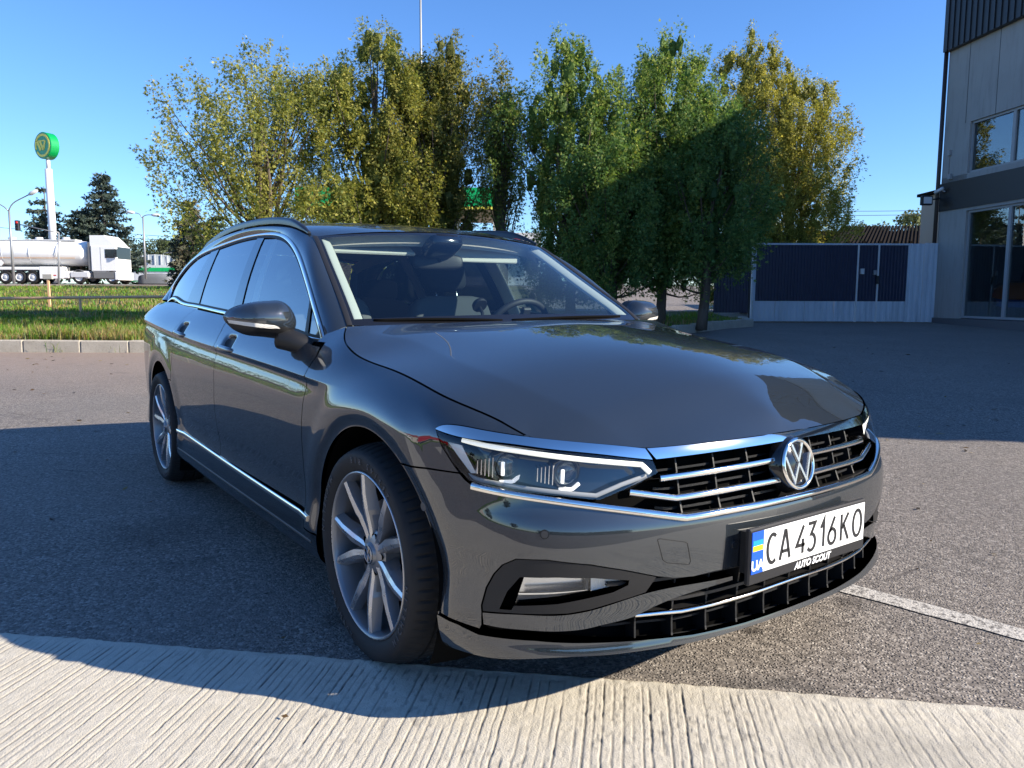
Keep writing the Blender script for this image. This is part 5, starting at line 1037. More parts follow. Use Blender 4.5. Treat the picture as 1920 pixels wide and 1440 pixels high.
_bx = np.vstack([HE, FE]); _bo = np.argsort(_bx[:, 0]); yb = lambda x: np.interp(x, _bx[_bo, 0], _bx[_bo, 1])
def hood(x, y):
    x, y = np.broadcast_arrays(np.asarray(x, float), np.asarray(y, float)); a = np.abs(y)
    wd = np.maximum(yb(x)-yk(x), .001); ob = np.maximum(yb(x)-a, 0); r = .012
    h = np.clip(.5+.5*(wd-ob)/r, 0, 1); sm = ob*h+wd*(1-h)-r*h*(1-h)
    fade = sst(.775, .60, x)*sst(-.47, -.2, x)
    z = _tps(x, y)+.085*np.maximum(sm, 0)*fade
    return np.stack([x, y, z], -1)
P_HOOD = np.vstack([EDGE[:, :2], (EDGE[:, :2]*[1, -1])[::-1][1:-1]])
_kx = np.linspace(-.45, .75, 90)
HX = np.vstack([np.stack([_kx, s*(yk(_kx)+d)], 1) for s in (1, -1) for d in (-.03, -.015, -.008, -.003, .002, .007, .014, .03)])
panel('bonnet', P_HOOD, hood, M_PAINT, CAR, -1, .028, extra=HX, flange=.02, gap=.002)
# ---- greenhouse edges
EW = np.array([(-.50, .715, 1.0), (-.58, .70, 1.058), (-.755, .665, 1.161), (-.93, .632, 1.265), (-1.09, .603, 1.354), (-1.25, .594, 1.402), (-1.5, .59, 1.437), (-1.9, .588, 1.455), (-2.4, .575, 1.446), (-2.75, .556, 1.418), (-3.05, .545, 1.377), (-3.25, .55, 1.335), (-3.45, .60, 1.20), (-3.60, .66, 1.05)])
CPX = [(609, 641), (605, 625), (593, 583), (581, 540), (563, 484), (537, 446.5), (510, 439.5), (455, 447.5), (405, 465), (374, 480), (352, 500), (336, 521), (324, 543), (317.5, 563)]
CH = trg(CPX)
CHP = green(CH[:, 0], CH[:, 1])
_tp = np.linspace(0, 1, len(EW)); _tn = np.linspace(0, 1, 110)
def sp3(P): return np.stack([spl(_tp, P[:, k])(_tn) for k in range(3)], -1)
EC = sp3(EW); CC = sp3(CHP); CC[:, 1] = green(CC[:, 0], CC[:, 2])[:, 1]
_v = np.linspace(0, 1, 9)
for sd in SIDES:
    out = np.cross(np.gradient(CC, axis=0), EC-CC); out /= np.linalg.norm(out, axis=1)[:, None]; out *= np.sign(out[:, 1:2]+.3*out[:, 2:3])
    wv = np.linalg.norm(EC-CC, axis=1)[:, None, None]
    G = CC[:, None]*(1-_v)[None, :, None]+EC[:, None]*_v[None, :, None]+out[:, None]*(np.sin(np.pi*_v)**.8)[None, :, None]*.13*wv
    V = (G*np.array([1, sd, 1])).reshape(-1, 3); k = len(_v)
    F = [(i*k+j, i*k+j+1, (i+1)*k+j+1, (i+1)*k+j) for i in range(len(CC)-1) for j in range(k-1)]
    o = mk('roof_pillar', V, F if sd > 0 else [f[::-1] for f in F], M_PAINT, CAR)
    # bright window surround
    cl = np.vstack([smooth_line(CH, 130), smooth_line(np.vstack([CH[-1:]+[.012, -.012], np.stack([np.linspace(CH[-1, 0]+.05, CH[0, 0]-.02, 8), belt(np.linspace(CH[-1, 0]+.05, CH[0, 0]-.02, 8))+.003], 1), CH[:1]]), 60)])
    Pn, Nn = line_on(green, cl, None, .004)
    ribbon('window_trim', Pn, Nn, .017, .007, M_CHROME, CAR, sd)
    # side glass
    mir = lambda px: trg(px)
    topline = lambda a, b, n: trg(smooth_line([(593, 583), (570, 507), (553, 465), (537, 450), (510, 443), (479, 445), (437, 457), (395, 473), (368, 488), (352, 505), (338, 524), (326, 545), (319, 562)], 200)[a:b:n])
    fd = np.vstack([trg([(606, 633), (604, 628), (595, 593)]), topline(6, 78, 3), trg([(493, 447), (451, 574), (500, 607), (571, 628)])])
    rd = np.vstack([topline(92, 122, 3), trg([(413, 466), (368, 574), (439, 590), (484, 449)])])
    qd = np.vstack([topline(128, 196, 3), trg([(319, 563), (352, 570), (401, 471)])])
    wn = panel('front_window', fd, green, M_FGLASS, CAR, sd, .05, gap=.004, flange=0, d=-.003)
    panel('rear_window', rd, green, M_PRIV, CAR, sd, .05, gap=.002, flange=0, d=-.003)
    panel('quarter_window', qd, green, M_PRIV, CAR, sd, .05, gap=.002, flange=0, d=-.003)
    panel('b_pillar_trim', trg([(497, 443), (448, 597), (439, 595), (434, 592), (484, 445)]), green, M_GLOSSBLK, CAR, sd, .05, gap=0, flange=.01, d=.001)
    panel('c_pillar_trim', trg([(415, 460), (370, 582), (347, 576), (400, 467)]), green, M_GLOSSBLK, CAR, sd, .05, gap=0, flange=.01, d=.001)
    panel('window_divider', trg([(588, 548), (577, 632), (571, 630), (584, 545)]), green, M_BLACK, CAR, sd, .05, gap=0, flange=.01, d=.001)
    panel('mirror_corner_trim', trg([(601, 612), (608, 640), (592, 636)]), green, M_BLACK, CAR, sd, .05, gap=0, flange=.01, d=.001)
    # black seals round the windows
    P2, N2 = line_on(green, inset(cl[:-1], .012)[::1], None, .0)
    ribbon('window_seal', np.vstack([P2, P2[:1]]), np.vstack([N2, N2[:1]]), .014, .004, M_SEAL, CAR, sd, k=5)
# ---- windscreen
def loft_sheet(name, edge, cen, mat, nv=25, p=2.0, frit=None, pz=None):
    v = np.linspace(-1, 1, nv); a = np.abs(v)[None, :, None]
    G = cen[:, None]+(edge[:, None]-cen[:, None])*np.concatenate([a**p, np.abs(a), a**(pz or p)], -1)
    G[..., 1] = edge[:, None, 1]*v[None, :]
    m = len(edge); V = G.reshape(-1, 3)
    F = [(i*nv+j, i*nv+j+1, (i+1)*nv+j+1, (i+1)*nv+j) for i in range(m-1) for j in range(nv-1)]
    o = mk(name, V, F, mat, CAR)
    return o, G
_tw = np.linspace(0, 1, 30)
_ew = lambda t: np.stack([spl(_tp, EW[:, k])(t*_tp[4]) for k in range(3)], -1)
WE = _ew(_tw)
WC = np.stack([-.395-.625*_tw, 0*_tw, .985+.407*_tw+.022*np.sin(np.pi*_tw)], -1)
wo, WG = loft_sheet('windscreen', WE*[1, .992, 1]+[0, 0, .002], WC, [M_GLASS, M_GLOSSBLK], 81, 2.0)
_mi = []
for i in range(len(_tw)-1):
    for j in range(80): _mi.append(1 if (_tw[i] < .075 or _tw[i] > .955 or j < 1 or j > 78) else 0)
wo.data.polygons.foreach_set('material_index', _mi)
for sd in SIDES:
    Nw = np.cross(np.gradient(WE, axis=0), np.tile([0, 1., 0], (30, 1))); Nw /= np.linalg.norm(Nw, axis=1)[:, None]; Nw *= np.sign(Nw[:, 2:])
    ribbon('windscreen_seal', WE, Nw, .022, .007, M_BLACK, CAR, sd, k=6)
# ---- roof skin
_xr = np.linspace(-1.09, -3.28, 60)
_ei = np.argsort(EW[:, 0])[2:]
_rw = spl(EW[:12, 0][::-1], EW[:12, 1][::-1]); _rz = spl(EW[:12, 0][::-1], EW[:12, 2][::-1])
_f01 = np.linspace(0, 1, 60)
RE_ = np.stack([_xr, _rw(_xr), _rz(_xr)], -1)
_xcn = -1.02+_f01*(-3.36+1.02)
RC_ = np.stack([_xcn, 0*_xcn, spl([-3.4, -3.0, -2.5, -1.9, -1.5, -1.2, -1.02], [1.385, 1.43, 1.465, 1.480, 1.464, 1.428, 1.394])(_xcn)], -1)
loft_sheet('roof', RE_, RC_, M_PAINT, 31, 2.0, pz=2.4)
# ---- tailgate: glass, spoiler and panel close the rear
_tr_ = np.linspace(0, 1, 16)
TE = np.stack([spl([0, .4, .75, 1], [-3.28, -3.46, -3.60, -3.66])(_tr_), spl([0, .4, .75, 1], [.55, .60, .66, .68])(_tr_), spl([0, .4, .75, 1], [1.33, 1.20, 1.05, .97])(_tr_)], -1)
TC = np.stack([-3.36-.40*_tr_, 0*_tr_, 1.385-.40*_tr_], -1)
loft_sheet('rear_window_glass', TE, TC, M_PRIV, 21, 2.)
_st = np.linspace(S0, -3.98, 24); 
panel('tailgate', np.vstack([np.stack([np.linspace(-S0*0-.62, .62, 2), [.5, .5]], 1), [(.62, 1.0), (-.62, 1.0)]]), lambda t, z: (lambda P: np.stack([P[..., 0], np.where(np.asarray(t) > 0, -1, 1)*P[..., 1], P[..., 2]], -1))(body(S0+np.abs(t), z)), M_PAINT, CAR, -1, .05, flange=.01)
panel('rear_bumper', [(-.74, .24), (.74, .24), (.74, .5), (-.74, .5)], lambda t, z: (lambda P: np.stack([P[..., 0]-.02, np.where(np.asarray(t) > 0, -1, 1)*P[..., 1], P[..., 2]], -1))(body(S0+np.abs(t), z)), M_PAINT, CAR, -1, .05, flange=.01)
for sd in SIDES:
    panel('tail_light', [(-4.02, .79), (-3.735, .81), (-3.675, .955), (-4.02, .985)], body, M_RED, CAR, sd, .03, flange=.02, d=.004)
# ================================================================== FRONT END
def arc_c(P): return np.asarray(P, float)
def ext(P):
    """carry a traced half line on to the centre line, levelling out"""
    P = np.asarray(P, float); k = (P[-1, 1]-P[-2, 1])/(P[-1, 0]-P[-2, 0]); s = np.linspace(P[-1, 0], S1, 6)[1:]; L = S1-P[-1, 0]
    q = (s-P[-1, 0])/L; return np.vstack([P, np.stack([s, P[-1, 1]+k*L*(q-q*q/2)], 1)])
def sym(P): P = np.asarray(P, float)-[S1, 0]; return np.vstack([P, (P*[-1, 1])[::-1][1:]])
def rib2(name, sz, width, height, mat, parent, d=0., n=None, **kw):
    """full-width moulding following the nose"""
    P, N = line_on(body2, resample(sym(sz), .02), None, d)
    c = P.copy(); 
    return ribbon(name, P, N, width, height, mat, parent, -1, **kw)
LENS = np.vstack([T_HLCHB, T_HLIN[1:], T_HLBOT[1:-1]])
def prect(px, *a, **k): return tr(px, *a, **k)
T_DRL = tr([(864, 823), (905, 833), (975, 845), (1075, 858.5), (1150, 866), (1206, 870.5), (1222, 886)])
T_LBL = tr([(868, 893), (888, 901), (950, 912), (1050, 924), (1122, 930), (1170, 909), (1226, 889)])
PROJ = [tr([(935, 873)])[0], tr([(1062, 884)])[0]]
T_SIDEREF = tr([(832, 830), (858, 835), (886, 889), (876, 889)])
for sd in SIDES:
    hl = panel('headlight', LENS, body, M_LENS, CAR, sd, .03, gap=.001, flange=0, d=.001)
    hl['label'] = 'clear headlight with twin projectors and white light guide'
    # bucket: walls and back
    b3 = resample(inset(LENS, .002), .02, True); Pb, Nb = line_on(body, b3, None, -.002)
    mb = MB(); m = len(Pb); A = Pb*[1, sd, 1]; B = (Pb-Nb*np.array([.065])[:, None])*[1, sd, 1]
    i = np.arange(m); mb.add(np.vstack([A, B]), [(a, (a+1) % m, m+(a+1) % m, m+a) for a in i])
    mb.build('lamp_wall', M_GLOSSBLK, hl, smooth=True)
    panel('lamp_bezel', LENS, body, M_GLOSSBLK, hl, sd, .03, gap=0, flange=0, d=-.062)
    panel('chrome_brow', np.vstack([T_HLTOP, T_HLCHB[::-1]]), body, M_CHROME, CAR, sd, .015, gap=.0012, flange=.02, d=.004)
    P, N = line_on(body, resample(smooth_line(T_DRL[:-1], 60), .01), None, -.010); P2, N2 = line_on(body, resample(T_DRL[-2:], .005), None, -.010)
    ribbon('light_guide', np.vstack([P, P2[1:]]), np.vstack([N, N2[1:]]), .0125, .007, M_WHITEPL, hl, sd)
    P, N = line_on(body, resample(T_LBL, .008), None, -.022); ribbon('lower_light_guide', P, N, .011, .006, mat('grey_light_guide', (.30, .30, .29), .35), hl, sd)
    panel('corner_reflector', T_SIDEREF, body, M_AMBER, hl, sd, .02, gap=0, flange=.01, d=-.018)
    for q in PROJ:
        P, N = line_on(body, np.array([q]), None, -.055); c = P[0]*[1, sd, 1]
        ax = np.array([.93, sd*.12, -.05]); ax /= np.linalg.norm(ax); R = basis(ax, (0, 1, 0))
        th = np.linspace(0, np.pi/2, 9)
        mb = MB(); mb.lathe([(.031*math.sin(t), .010+.016*math.cos(t)) for t in th], c, R, 28); mb.build('projector_lens', M_LENS, hl, smooth=True)
        mb = MB(); mb.lathe([(.0005, -.004), (.020, -.003), (.030, .006)], c, R, 24); mb.build('projector_mirror', mat('projector_glass', (.10, .12, .13), .1, .3, coat=1), hl, smooth=True)
        mb = MB(); mb.lathe([(.032, -.01), (.0325, .012), (.037, .014), (.042, .010), (.043, -.02)], c, R, 28); mb.build('projector_ring', M_GLOSSBLK, hl, smooth=True)
        rb = MB()
        for k in range(5):
            cc = c+R@np.array([sd*(.043+.0085*k), .004, .012-.004*k]); rb.box(cc, (.0022, .05-.004*k, .03), R@basis((.35*sd, 0, 1), (1, 0, 0)))
        rb.build('reflector_ribs', M_REFL, hl)
        el = MB(); 
        for (x0, y0), (x1, y1) in (((.026, -.036), (-.012, -.039)), ((-.012, -.039), (-.032, -.026))):
            a = c+R@np.array([sd*x0, y0, .022]); b = c+R@np.array([sd*x1, y1, .022]); d = b-a; L = np.linalg.norm(d)
            el.box((a+b)/2, (L, .008, .006), basis(np.cross(d, R[:, 1]), d))
        el.build('l_light_guide', mat('white_led_bar', (.85, .85, .85), .3, emit=(1, 1, 1, .25)), hl)
        el = MB(); a = c+R@np.array([sd*.020, -.002, .026]); el.box(a, (.007, .034, .006), R); el.build('led_bar', mat('white_led_bar2', (.85, .85, .85), .3, emit=(1, 1, 1, .25)), hl)
# ---- grille
T_GCB = ext(tr([(1229, 862), (1280, 856), (1336, 848.5), (1400, 839), (1450, 831)]))
panel('grille_chrome_bar', np.vstack([sym(np.vstack([T_GTOP[0:1]+[.002, 0], T_GTOP[1:]])), sym(T_GCB)[::-1]]), body2, M_CHROME, CAR, -1, .015, gap=.001, flange=.02, d=.004)
_lc = tr([(1284, 971), (1330, 964), (1380, 955), (1440, 943)])
T_LCF = np.vstack([T_LCH[:-1], ext(_lc)])
rib2('grille_lower_chrome', T_LCF, .019, .012, M_CHROME, CAR, .0, flat=.6)
GR = np.vstack([T_GCB[0:1], tr([(1238, 888), (1204, 908), (1130, 941)]), tr([(1180, 951), (1284, 964)]), ext(_lc)[1:]+[0, .008]])
_gp = np.vstack([sym(T_GCB)[::-1], (GR[1:]-[S1, 0]), ((GR[1:-1]-[S1, 0])*[-1, 1])[::-1]])
grl = panel('grille', _gp, body2, M_DARK, CAR, -1, .03, gap=0, flange=0, d=-.075)
SL1 = ext(tr([(1241, 897), (1300, 889), (1380, 876), (1452, 863)])); SL2 = np.vstack([tr([(1183, 923), (1230, 929), (1271, 934)]), ext(tr([(1271, 934), (1330, 925), (1400, 912), (1458, 901)]))[1:]])
for nm, L in (('grille_slat', SL1), ('grille_slat', SL2)): rib2(nm, L, .0180, .010, M_CHROME, grl, -.012, flat=.65)
gb = MB()
mid = lambda A, B, f: None
zt = lambda t: np.interp(-np.abs(t), sym(T_GCB)[:, 0], sym(T_GCB)[:, 1]); z1 = lambda t: np.interp(-np.abs(t), SL1[:, 0]-S1, SL1[:, 1]); z2 = lambda t: np.interp(-np.abs(t), SL2[:, 0]-S1, SL2[:, 1]); zb_ = lambda t: np.interp(-np.abs(t), GR[1:, 0][np.argsort(GR[1:, 0])]-S1, GR[1:, 1][np.argsort(GR[1:, 0])])
def blade(mb, tz, d0, d1, th):
    """horizontal black blade behind the slats"""
    P0, N0 = line_on(body2, tz, None, d0); P1, _ = line_on(body2, tz, None, d1); m = len(tz); u = np.array([0, 0, th/2])
    V = np.vstack([P0+u, P0-u, P1-u, P1+u])*[1, -1, 1]
    mb.add(V, [(k*m+i, k*m+i+1, ((k+1) % 4)*m+i+1, ((k+1) % 4)*m+i) for k in range(4) for i in range(m-1)])
tt = np.linspace(-.47, .47, 60)
for f, za, zb2 in ((1., zt, z1), (1., z1, z2)):
    for zq, dq in ((z1(tt)-.004 if za is zt else z2(tt)-.004, -.010), ((za(tt)+zb2(tt))/2-.004, -.048)):
        gb = MB(); blade(gb, np.stack([tt, zq], 1), dq, -.07, .006); gb.build('grille_blade', M_BLACK, grl)
for zq, dq in (((z2(tt)+.572)/2, -.048), (0*tt+.572, -.012)):
    gb = MB(); blade(gb, np.stack([tt, zq], 1), dq, -.07, .007); gb.build('grille_blade', M_BLACK, grl)
for t in (-.40, -.275, -.15, .15, .275, .40):
    zz = np.linspace(.572, float(zt(t)), 10)
    if True:
        gv = MB()
        P0, _ = line_on(body2, np.stack([0*zz+t, zz], 1), None, -.034); P1, _ = line_on(body2, np.stack([0*zz+t, zz], 1), None, -.07)
        P0 = P0*[1, -1, 1]; P1 = P1*[1, -1, 1]; w = np.array([0, .0025, 0]); m = len(zz)
        gv.add(np.vstack([P0-w, P0+w, P1+w, P1-w]), [(k*m+i, k*m+i+1, ((k+1) % 4)*m+i+1, ((k+1) % 4)*m+i) for k in range(4) for i in range(m-1)])
        gv.build('grille_post', M_BLACK, grl)
# ---- emblem
EC0 = np.array([.846, 0, .652]); ER = basis((.985, 0, .17), (0, 1, 0))       # local x = car left, y = up, z = out of the nose
emb = MB(); emb.lathe([(.0005, .004), (.066, .003), (.074, -.006), (.082, -.03)], EC0, ER, 48)
em = emb.build('front_emblem', M_GLOSSBLK, CAR, smooth=True); em['label'] = 'round chrome emblem in the middle of the grille'
rg = MB(); a = np.linspace(0, 2*np.pi, 11); rg.lathe([(.0655+.0062*np.cos(x), .006+.0055*np.sin(x)) for x in a], EC0, ER, 56); rg.build('emblem_ring', M_CHROME, em, smooth=True)
RL = .060
vw = MB()
stroke(vw, [(-.40*RL, .93*RL), (0, .13*RL), (.40*RL, .93*RL)], .0098, .003, .009, EC0, ER)
stroke(vw, [(-.93*RL, .40*RL), (-.43*RL, -.78*RL), (0, .02*RL), (.43*RL, -.78*RL), (.93*RL, .40*RL)], .0098, .003, .009, EC0, ER)
vw.build('emblem_letters', M_STEEL, em)
# ---- lower intake, fog lamps, blade, splitter
LOWB = ext(tr([(838, 1206), (880, 1221), (921, 1231), (1046, 1232), (1130, 1228), (1192, 1221), (1264, 1210), (1330, 1196), (1391, 1178), (1440, 1162)], 30))
LOWT = ext(np.vstack([tr([(822, 1150), (860, 1168), (900, 1188)]), tr([(960, 1196), (1004, 1199), (1129, 1203), (1212, 1198), (1296, 1189), (1391, 1167), (1440, 1151)])]))
_sp = np.vstack([sym(LOWT), sym(LOWB)[::-1]])
panel('front_splitter', _sp, body2, M_PAINT, CAR, -1, .015, gap=.001, flange=.05, d=.006)
_s0 = T_BEZ[0, 0]+.02
panel('intake_back', np.array([(_s0-S1, .20), (S1-_s0, .20), (S1-_s0, .46), (_s0-S1, .46)]), body2, M_DARK, CAR, -1, .04, gap=0, flange=0, d=-.075)
BLT = np.vstack([tr([(903, 1149), (940, 1152), (983, 1154), (1030, 1156), (1066, 1154), (1110, 1146), (1150, 1134), (1212, 1114), (1300, 1096), (1340, 1089), (1376, 1081)], 40)])
BLB = np.vstack([tr([(905, 1172), (940, 1179), (983, 1183), (1030, 1186), (1066, 1185), (1100, 1181), (1129, 1174), (1192, 1157), (1225, 1141), (1270, 1122), (1320, 1106), (1376, 1089)], 40)])
for sd in SIDES:
    panel('bumper_blade', np.vstack([BLT, BLB[::-1]]), body, M_PAINT, CAR, sd, .012, gap=.0008, flange=.045, d=-.004)
    OPEN = tr([(974, 1083), (1046, 1084), (1112, 1085), (1181, 1089), (1179, 1098), (1150, 1112), (1108, 1122), (1046, 1134), (963, 1137), (958, 1145), (935, 1143), (950, 1110)])
    BZ = np.vstack([T_BEZ[:10], tr([(1212, 1112), (1150, 1132), (1110, 1144), (1066, 1152), (983, 1152.5), (940, 1150)])])
    fb = panel('fog_lamp_surround', BZ, body, M_BLACK, CAR, sd, .014, gap=.001, flange=.02, d=-.003, holes=[resample(OPEN, .014, True)])
    fg = panel('fog_lamp', tr([(980, 1083), (1046, 1084), (1112, 1085), (1181, 1089), (1179, 1098), (1150, 1112), (1108, 1122), (1046, 1134), (961, 1137)]), body, M_LENS, CAR, sd, .02, gap=0, flange=.0, d=-.022)
    panel('fog_reflector', tr([(976, 1080), (1046, 1081), (1112, 1082), (1188, 1086), (1186, 1100), (1150, 1117), (1108, 1126), (1046, 1139), (955, 1142)]), body, mat('fog_reflector_mat', (.72, .72, .71), .22, .85), fg, sd, .02, gap=0, flange=0, d=-.055)
    P, N = line_on(body, resample(tr([(966, 1122), (1046, 1122), (1105, 1117)]), .01), None, -.03); ribbon('fog_rib', P, N, .006, .006, M_REFL, fg, sd)
    P, N = line_on(body, resample(tr([(1107, 1086), (1104, 1118)]), .01), None, -.035); ribbon('fog_divider', P, N, .008, .01, M_GREYPL, fg, sd)
    panel('fog_indicator', tr([(1113, 1087), (1178, 1090), (1176, 1097), (1150, 1110), (1113, 1119)]), body, M_AMBER, fg, sd, .02, gap=0, flange=.006, d=-.03)
    # parking sensors, washer and tow-eye cover lines
    for px in ((1021, 1002), (1378, 1021)):
        q = tr([px]); P, N = line_on(body, q, None, .0005); c = P[0]*[1, sd, 1]; n = N[0]*[1, sd, 1]; mb = MB(); mb.lathe([(.0005, .001), (.0088, .0008), (.0092, .0), (.0098, -.0008), (.0112, -.0008), (.0115, .0006)], c, basis(n, (0, 0, 1)), 24, 0); mb.build('parking_sensor', M_PAINT, CAR, smooth=False)
        mb = MB(); mb.lathe([(.0095, .0008), (.0112, .0008)], c, basis(n, (0, 0, 1)), 24); mb.build('sensor_gap', M_SEAL, CAR)
q = tr([(794, 950)]); P, N = line_on(body, q, None, .0)
for sd in SIDES:
    c = P[0]*[1, sd, 1]; n = N[0]*[1, sd, 1]; mb = MB(); mb.lathe([(.0005, .0012), (.009, .001), (.0095, .0014), (.0115, .0012), (.012, 0)], c, basis(n, (0, 0, 1)), 20); mb.build('parking_sensor', M_GREYPL, CAR)
tow = tr([(1233, 1012), (1238, 1010), (1284, 1016), (1289, 1019), (1295, 1052), (1292, 1058), (1250, 1055), (1243, 1050)])
_tw2 = smooth_line(np.vstack([tow, tow[:1]]), 60); P, N = line_on(body, resample(np.vstack([tow, tow[:1]]), .004), None, .0006); ribbon('tow_cover_gap', P, N, .0022, .0024, M_SEAL, CAR, -1, k=4)
rib2('lower_grille_chrome', ext(tr([(1193, 1157), (1244, 1152), (1280, 1149), (1336, 1137), (1413, 1115), (1445, 1104)])), .012, .010, M_CHROME, CAR, -.012, flat=.7)
gb = MB(); tt = np.linspace(-.62, .62, 70)
LC = ext(tr([(1193, 1157), (1244, 1152), (1280, 1149), (1336, 1137), (1413, 1115), (1445, 1104)])); zc_ = lambda t: np.interp(-np.abs(t), LC[:, 0]-S1, LC[:, 1])
for zq, dq, th_ in ((zc_(tt)-.004, -.014, .006), (zc_(tt)+.030, -.018, .008), (zc_(tt)-.035, -.045, .006), (0*tt+_zb-.006, -.016, .008)):
    gb = MB(); blade(gb, np.stack([tt, zq], 1), dq, -.075, th_); gb.build('lower_grille_blade', M_BLACK, CAR)
zl_ = np.interp(-np.abs(tt), LOWT[:, 0]-S1, LOWT[:, 1]); gb = MB(); blade(gb, np.stack([tt, zl_-.006], 1), .0, -.085, .008); gb.build('intake_floor', M_GREYPL, CAR)
for t in np.arange(-5, 6)*.107:
    gv = MB()
    zz = np.linspace(.235, _zb-.004, 8); P0, _ = line_on(body2, np.stack([0*zz+t, zz], 1), None, -.024); P1, _ = line_on(body2, np.stack([0*zz+t, zz], 1), None, -.075)
    P0 = P0*[1, -1, 1]; P1 = P1*[1, -1, 1]; w = np.array([0, .003, 0]); m = len(zz)
    gv.add(np.vstack([P0-w, P0+w, P1+w, P1-w]), [(k*m+i, k*m+i+1, ((k+1) % 4)*m+i+1, ((k+1) % 4)*m+i) for k in range(4) for i in range(m-1)])
    gv.build('lower_grille_post', M_BLACK, CAR)
# ---- number plate
PC = np.array([.897, 0, .461]); PR = basis((1, 0, 0), (0, 1, 0))       # local x = towards car left, y up, z out
pm = MB(); pm.box(PC+[-.003, 0, -.011], (.016, .534, .148), bev=.005); pl = pm.build('number_plate', M_PLATEB, CAR); pl['label'] = 'white number plate in a black holder reading CA 4316 KO'
pm = MB(); pm.box(PC+[-.022, 0, -.006], (.03, .50, .11)); pm.build('plate_bracket', M_BLACK, pl)
pm = MB(); pm.box(PC+[.0062, .022, 0], (.0024, .470, .110), bev=.001); pm.build('plate_sheet', M_PLATEW, pl)
pm = MB(); pm.box(PC+[.0062, -.2365, 0], (.0024, .047, .110), bev=.001); pm.build('plate_band', M_BLUE, pl)
for dz, mm in ((.026, M_LBLUE), (.012, M_YEL)):
    pm = MB(); pm.box(PC+[.0078, -.2365, dz], (.0006, .040, .0138)); pm.build('plate_flag', mm, pl)
h = .076
def gl(ch):
    H = 1.; w = .5
    a = lambda cx, cy, rx, ry, t0, t1, n=20: [(cx+rx*math.cos(math.radians(t)), cy+ry*math.sin(math.radians(t))) for t in np.linspace(t0, t1, n)]
    return {'C': [a(.30, .5, .30, .5, 55, 305)], 'A': [[(0, 0), (.27, 1), (.33, 1), (.60, 0)], [(.10, .28), (.50, .28)]], '4': [[(.42, 1), (.0, .30), (.52, .30)], [(.40, .52), (.40, 0)]],
            '3': [[(.02, 1), (.46, 1), (.20, .60)]+a(.22, .30, .26, .30, 80, -140)], '1': [[(0, .72), (.20, 1), (.20, 0)]], '6': [[(.40, 1), (.06, .45)], a(.25, .28, .25, .28, 0, 360, 28)],
            'K': [[(0, 0), (0, 1)], [(.48, 1), (.03, .46)], [(.16, .60), (.52, 0)]], 'O': [a(.30, .5, .30, .5, 0, 360, 30)]}[ch]
for ch, u in zip('CA4316KO', (80, 138, 207, 257, 306, 354, 417, 480)):
    mb = MB(); st = gl(ch); xs = [p[0] for q in st for p in q]; cx = (min(xs)+max(xs))/2; sx = .070
    for q in st: stroke(mb, [((x-cx)*sx, (y-.5)*h) for x, y in q], .0095, 0, .0012, PC+np.array([.0076, -.26+u/1000, 0]), PR, bev=.05)
    mb.build('plate_character', M_PLATEB, pl)
def text(name, body_, size, loc, R, mat_, parent, extrude=.0004, shear=0., align='CENTER', bold=0.):
    cu = bpy.data.curves.new(name, 'FONT'); cu.body = body_; cu.size = size; cu.align_x = align; cu.align_y = 'CENTER'; cu.extrude = extrude; cu.shear = shear; cu.offset = bold
    t = bpy.data.objects.new(name, cu); COL.objects.link(t); dg = bpy.context.evaluated_depsgraph_get(); me = bpy.data.meshes.new_from_object(t.evaluated_get(dg)); bpy.data.objects.remove(t)
    V = np.array([v.co[:] for v in me.vertices])@np.asarray(R).T+np.asarray(loc); F = [tuple(p.vertices) for p in me.polygons]
    bpy.data.meshes.remove(me)
    return mk(name, V, F, mat_, parent, smooth=False)
text('plate_lettering', 'UA', .036, PC+[.0080, -.2365, -.034], PR, M_WHITE, pl, bold=.0012)
text('holder_lettering', 'AUTO SCOUT', .026, PC+[.0056, .01, -.0715], PR, M_WHITE, pl, shear=.25, bold=.0009)
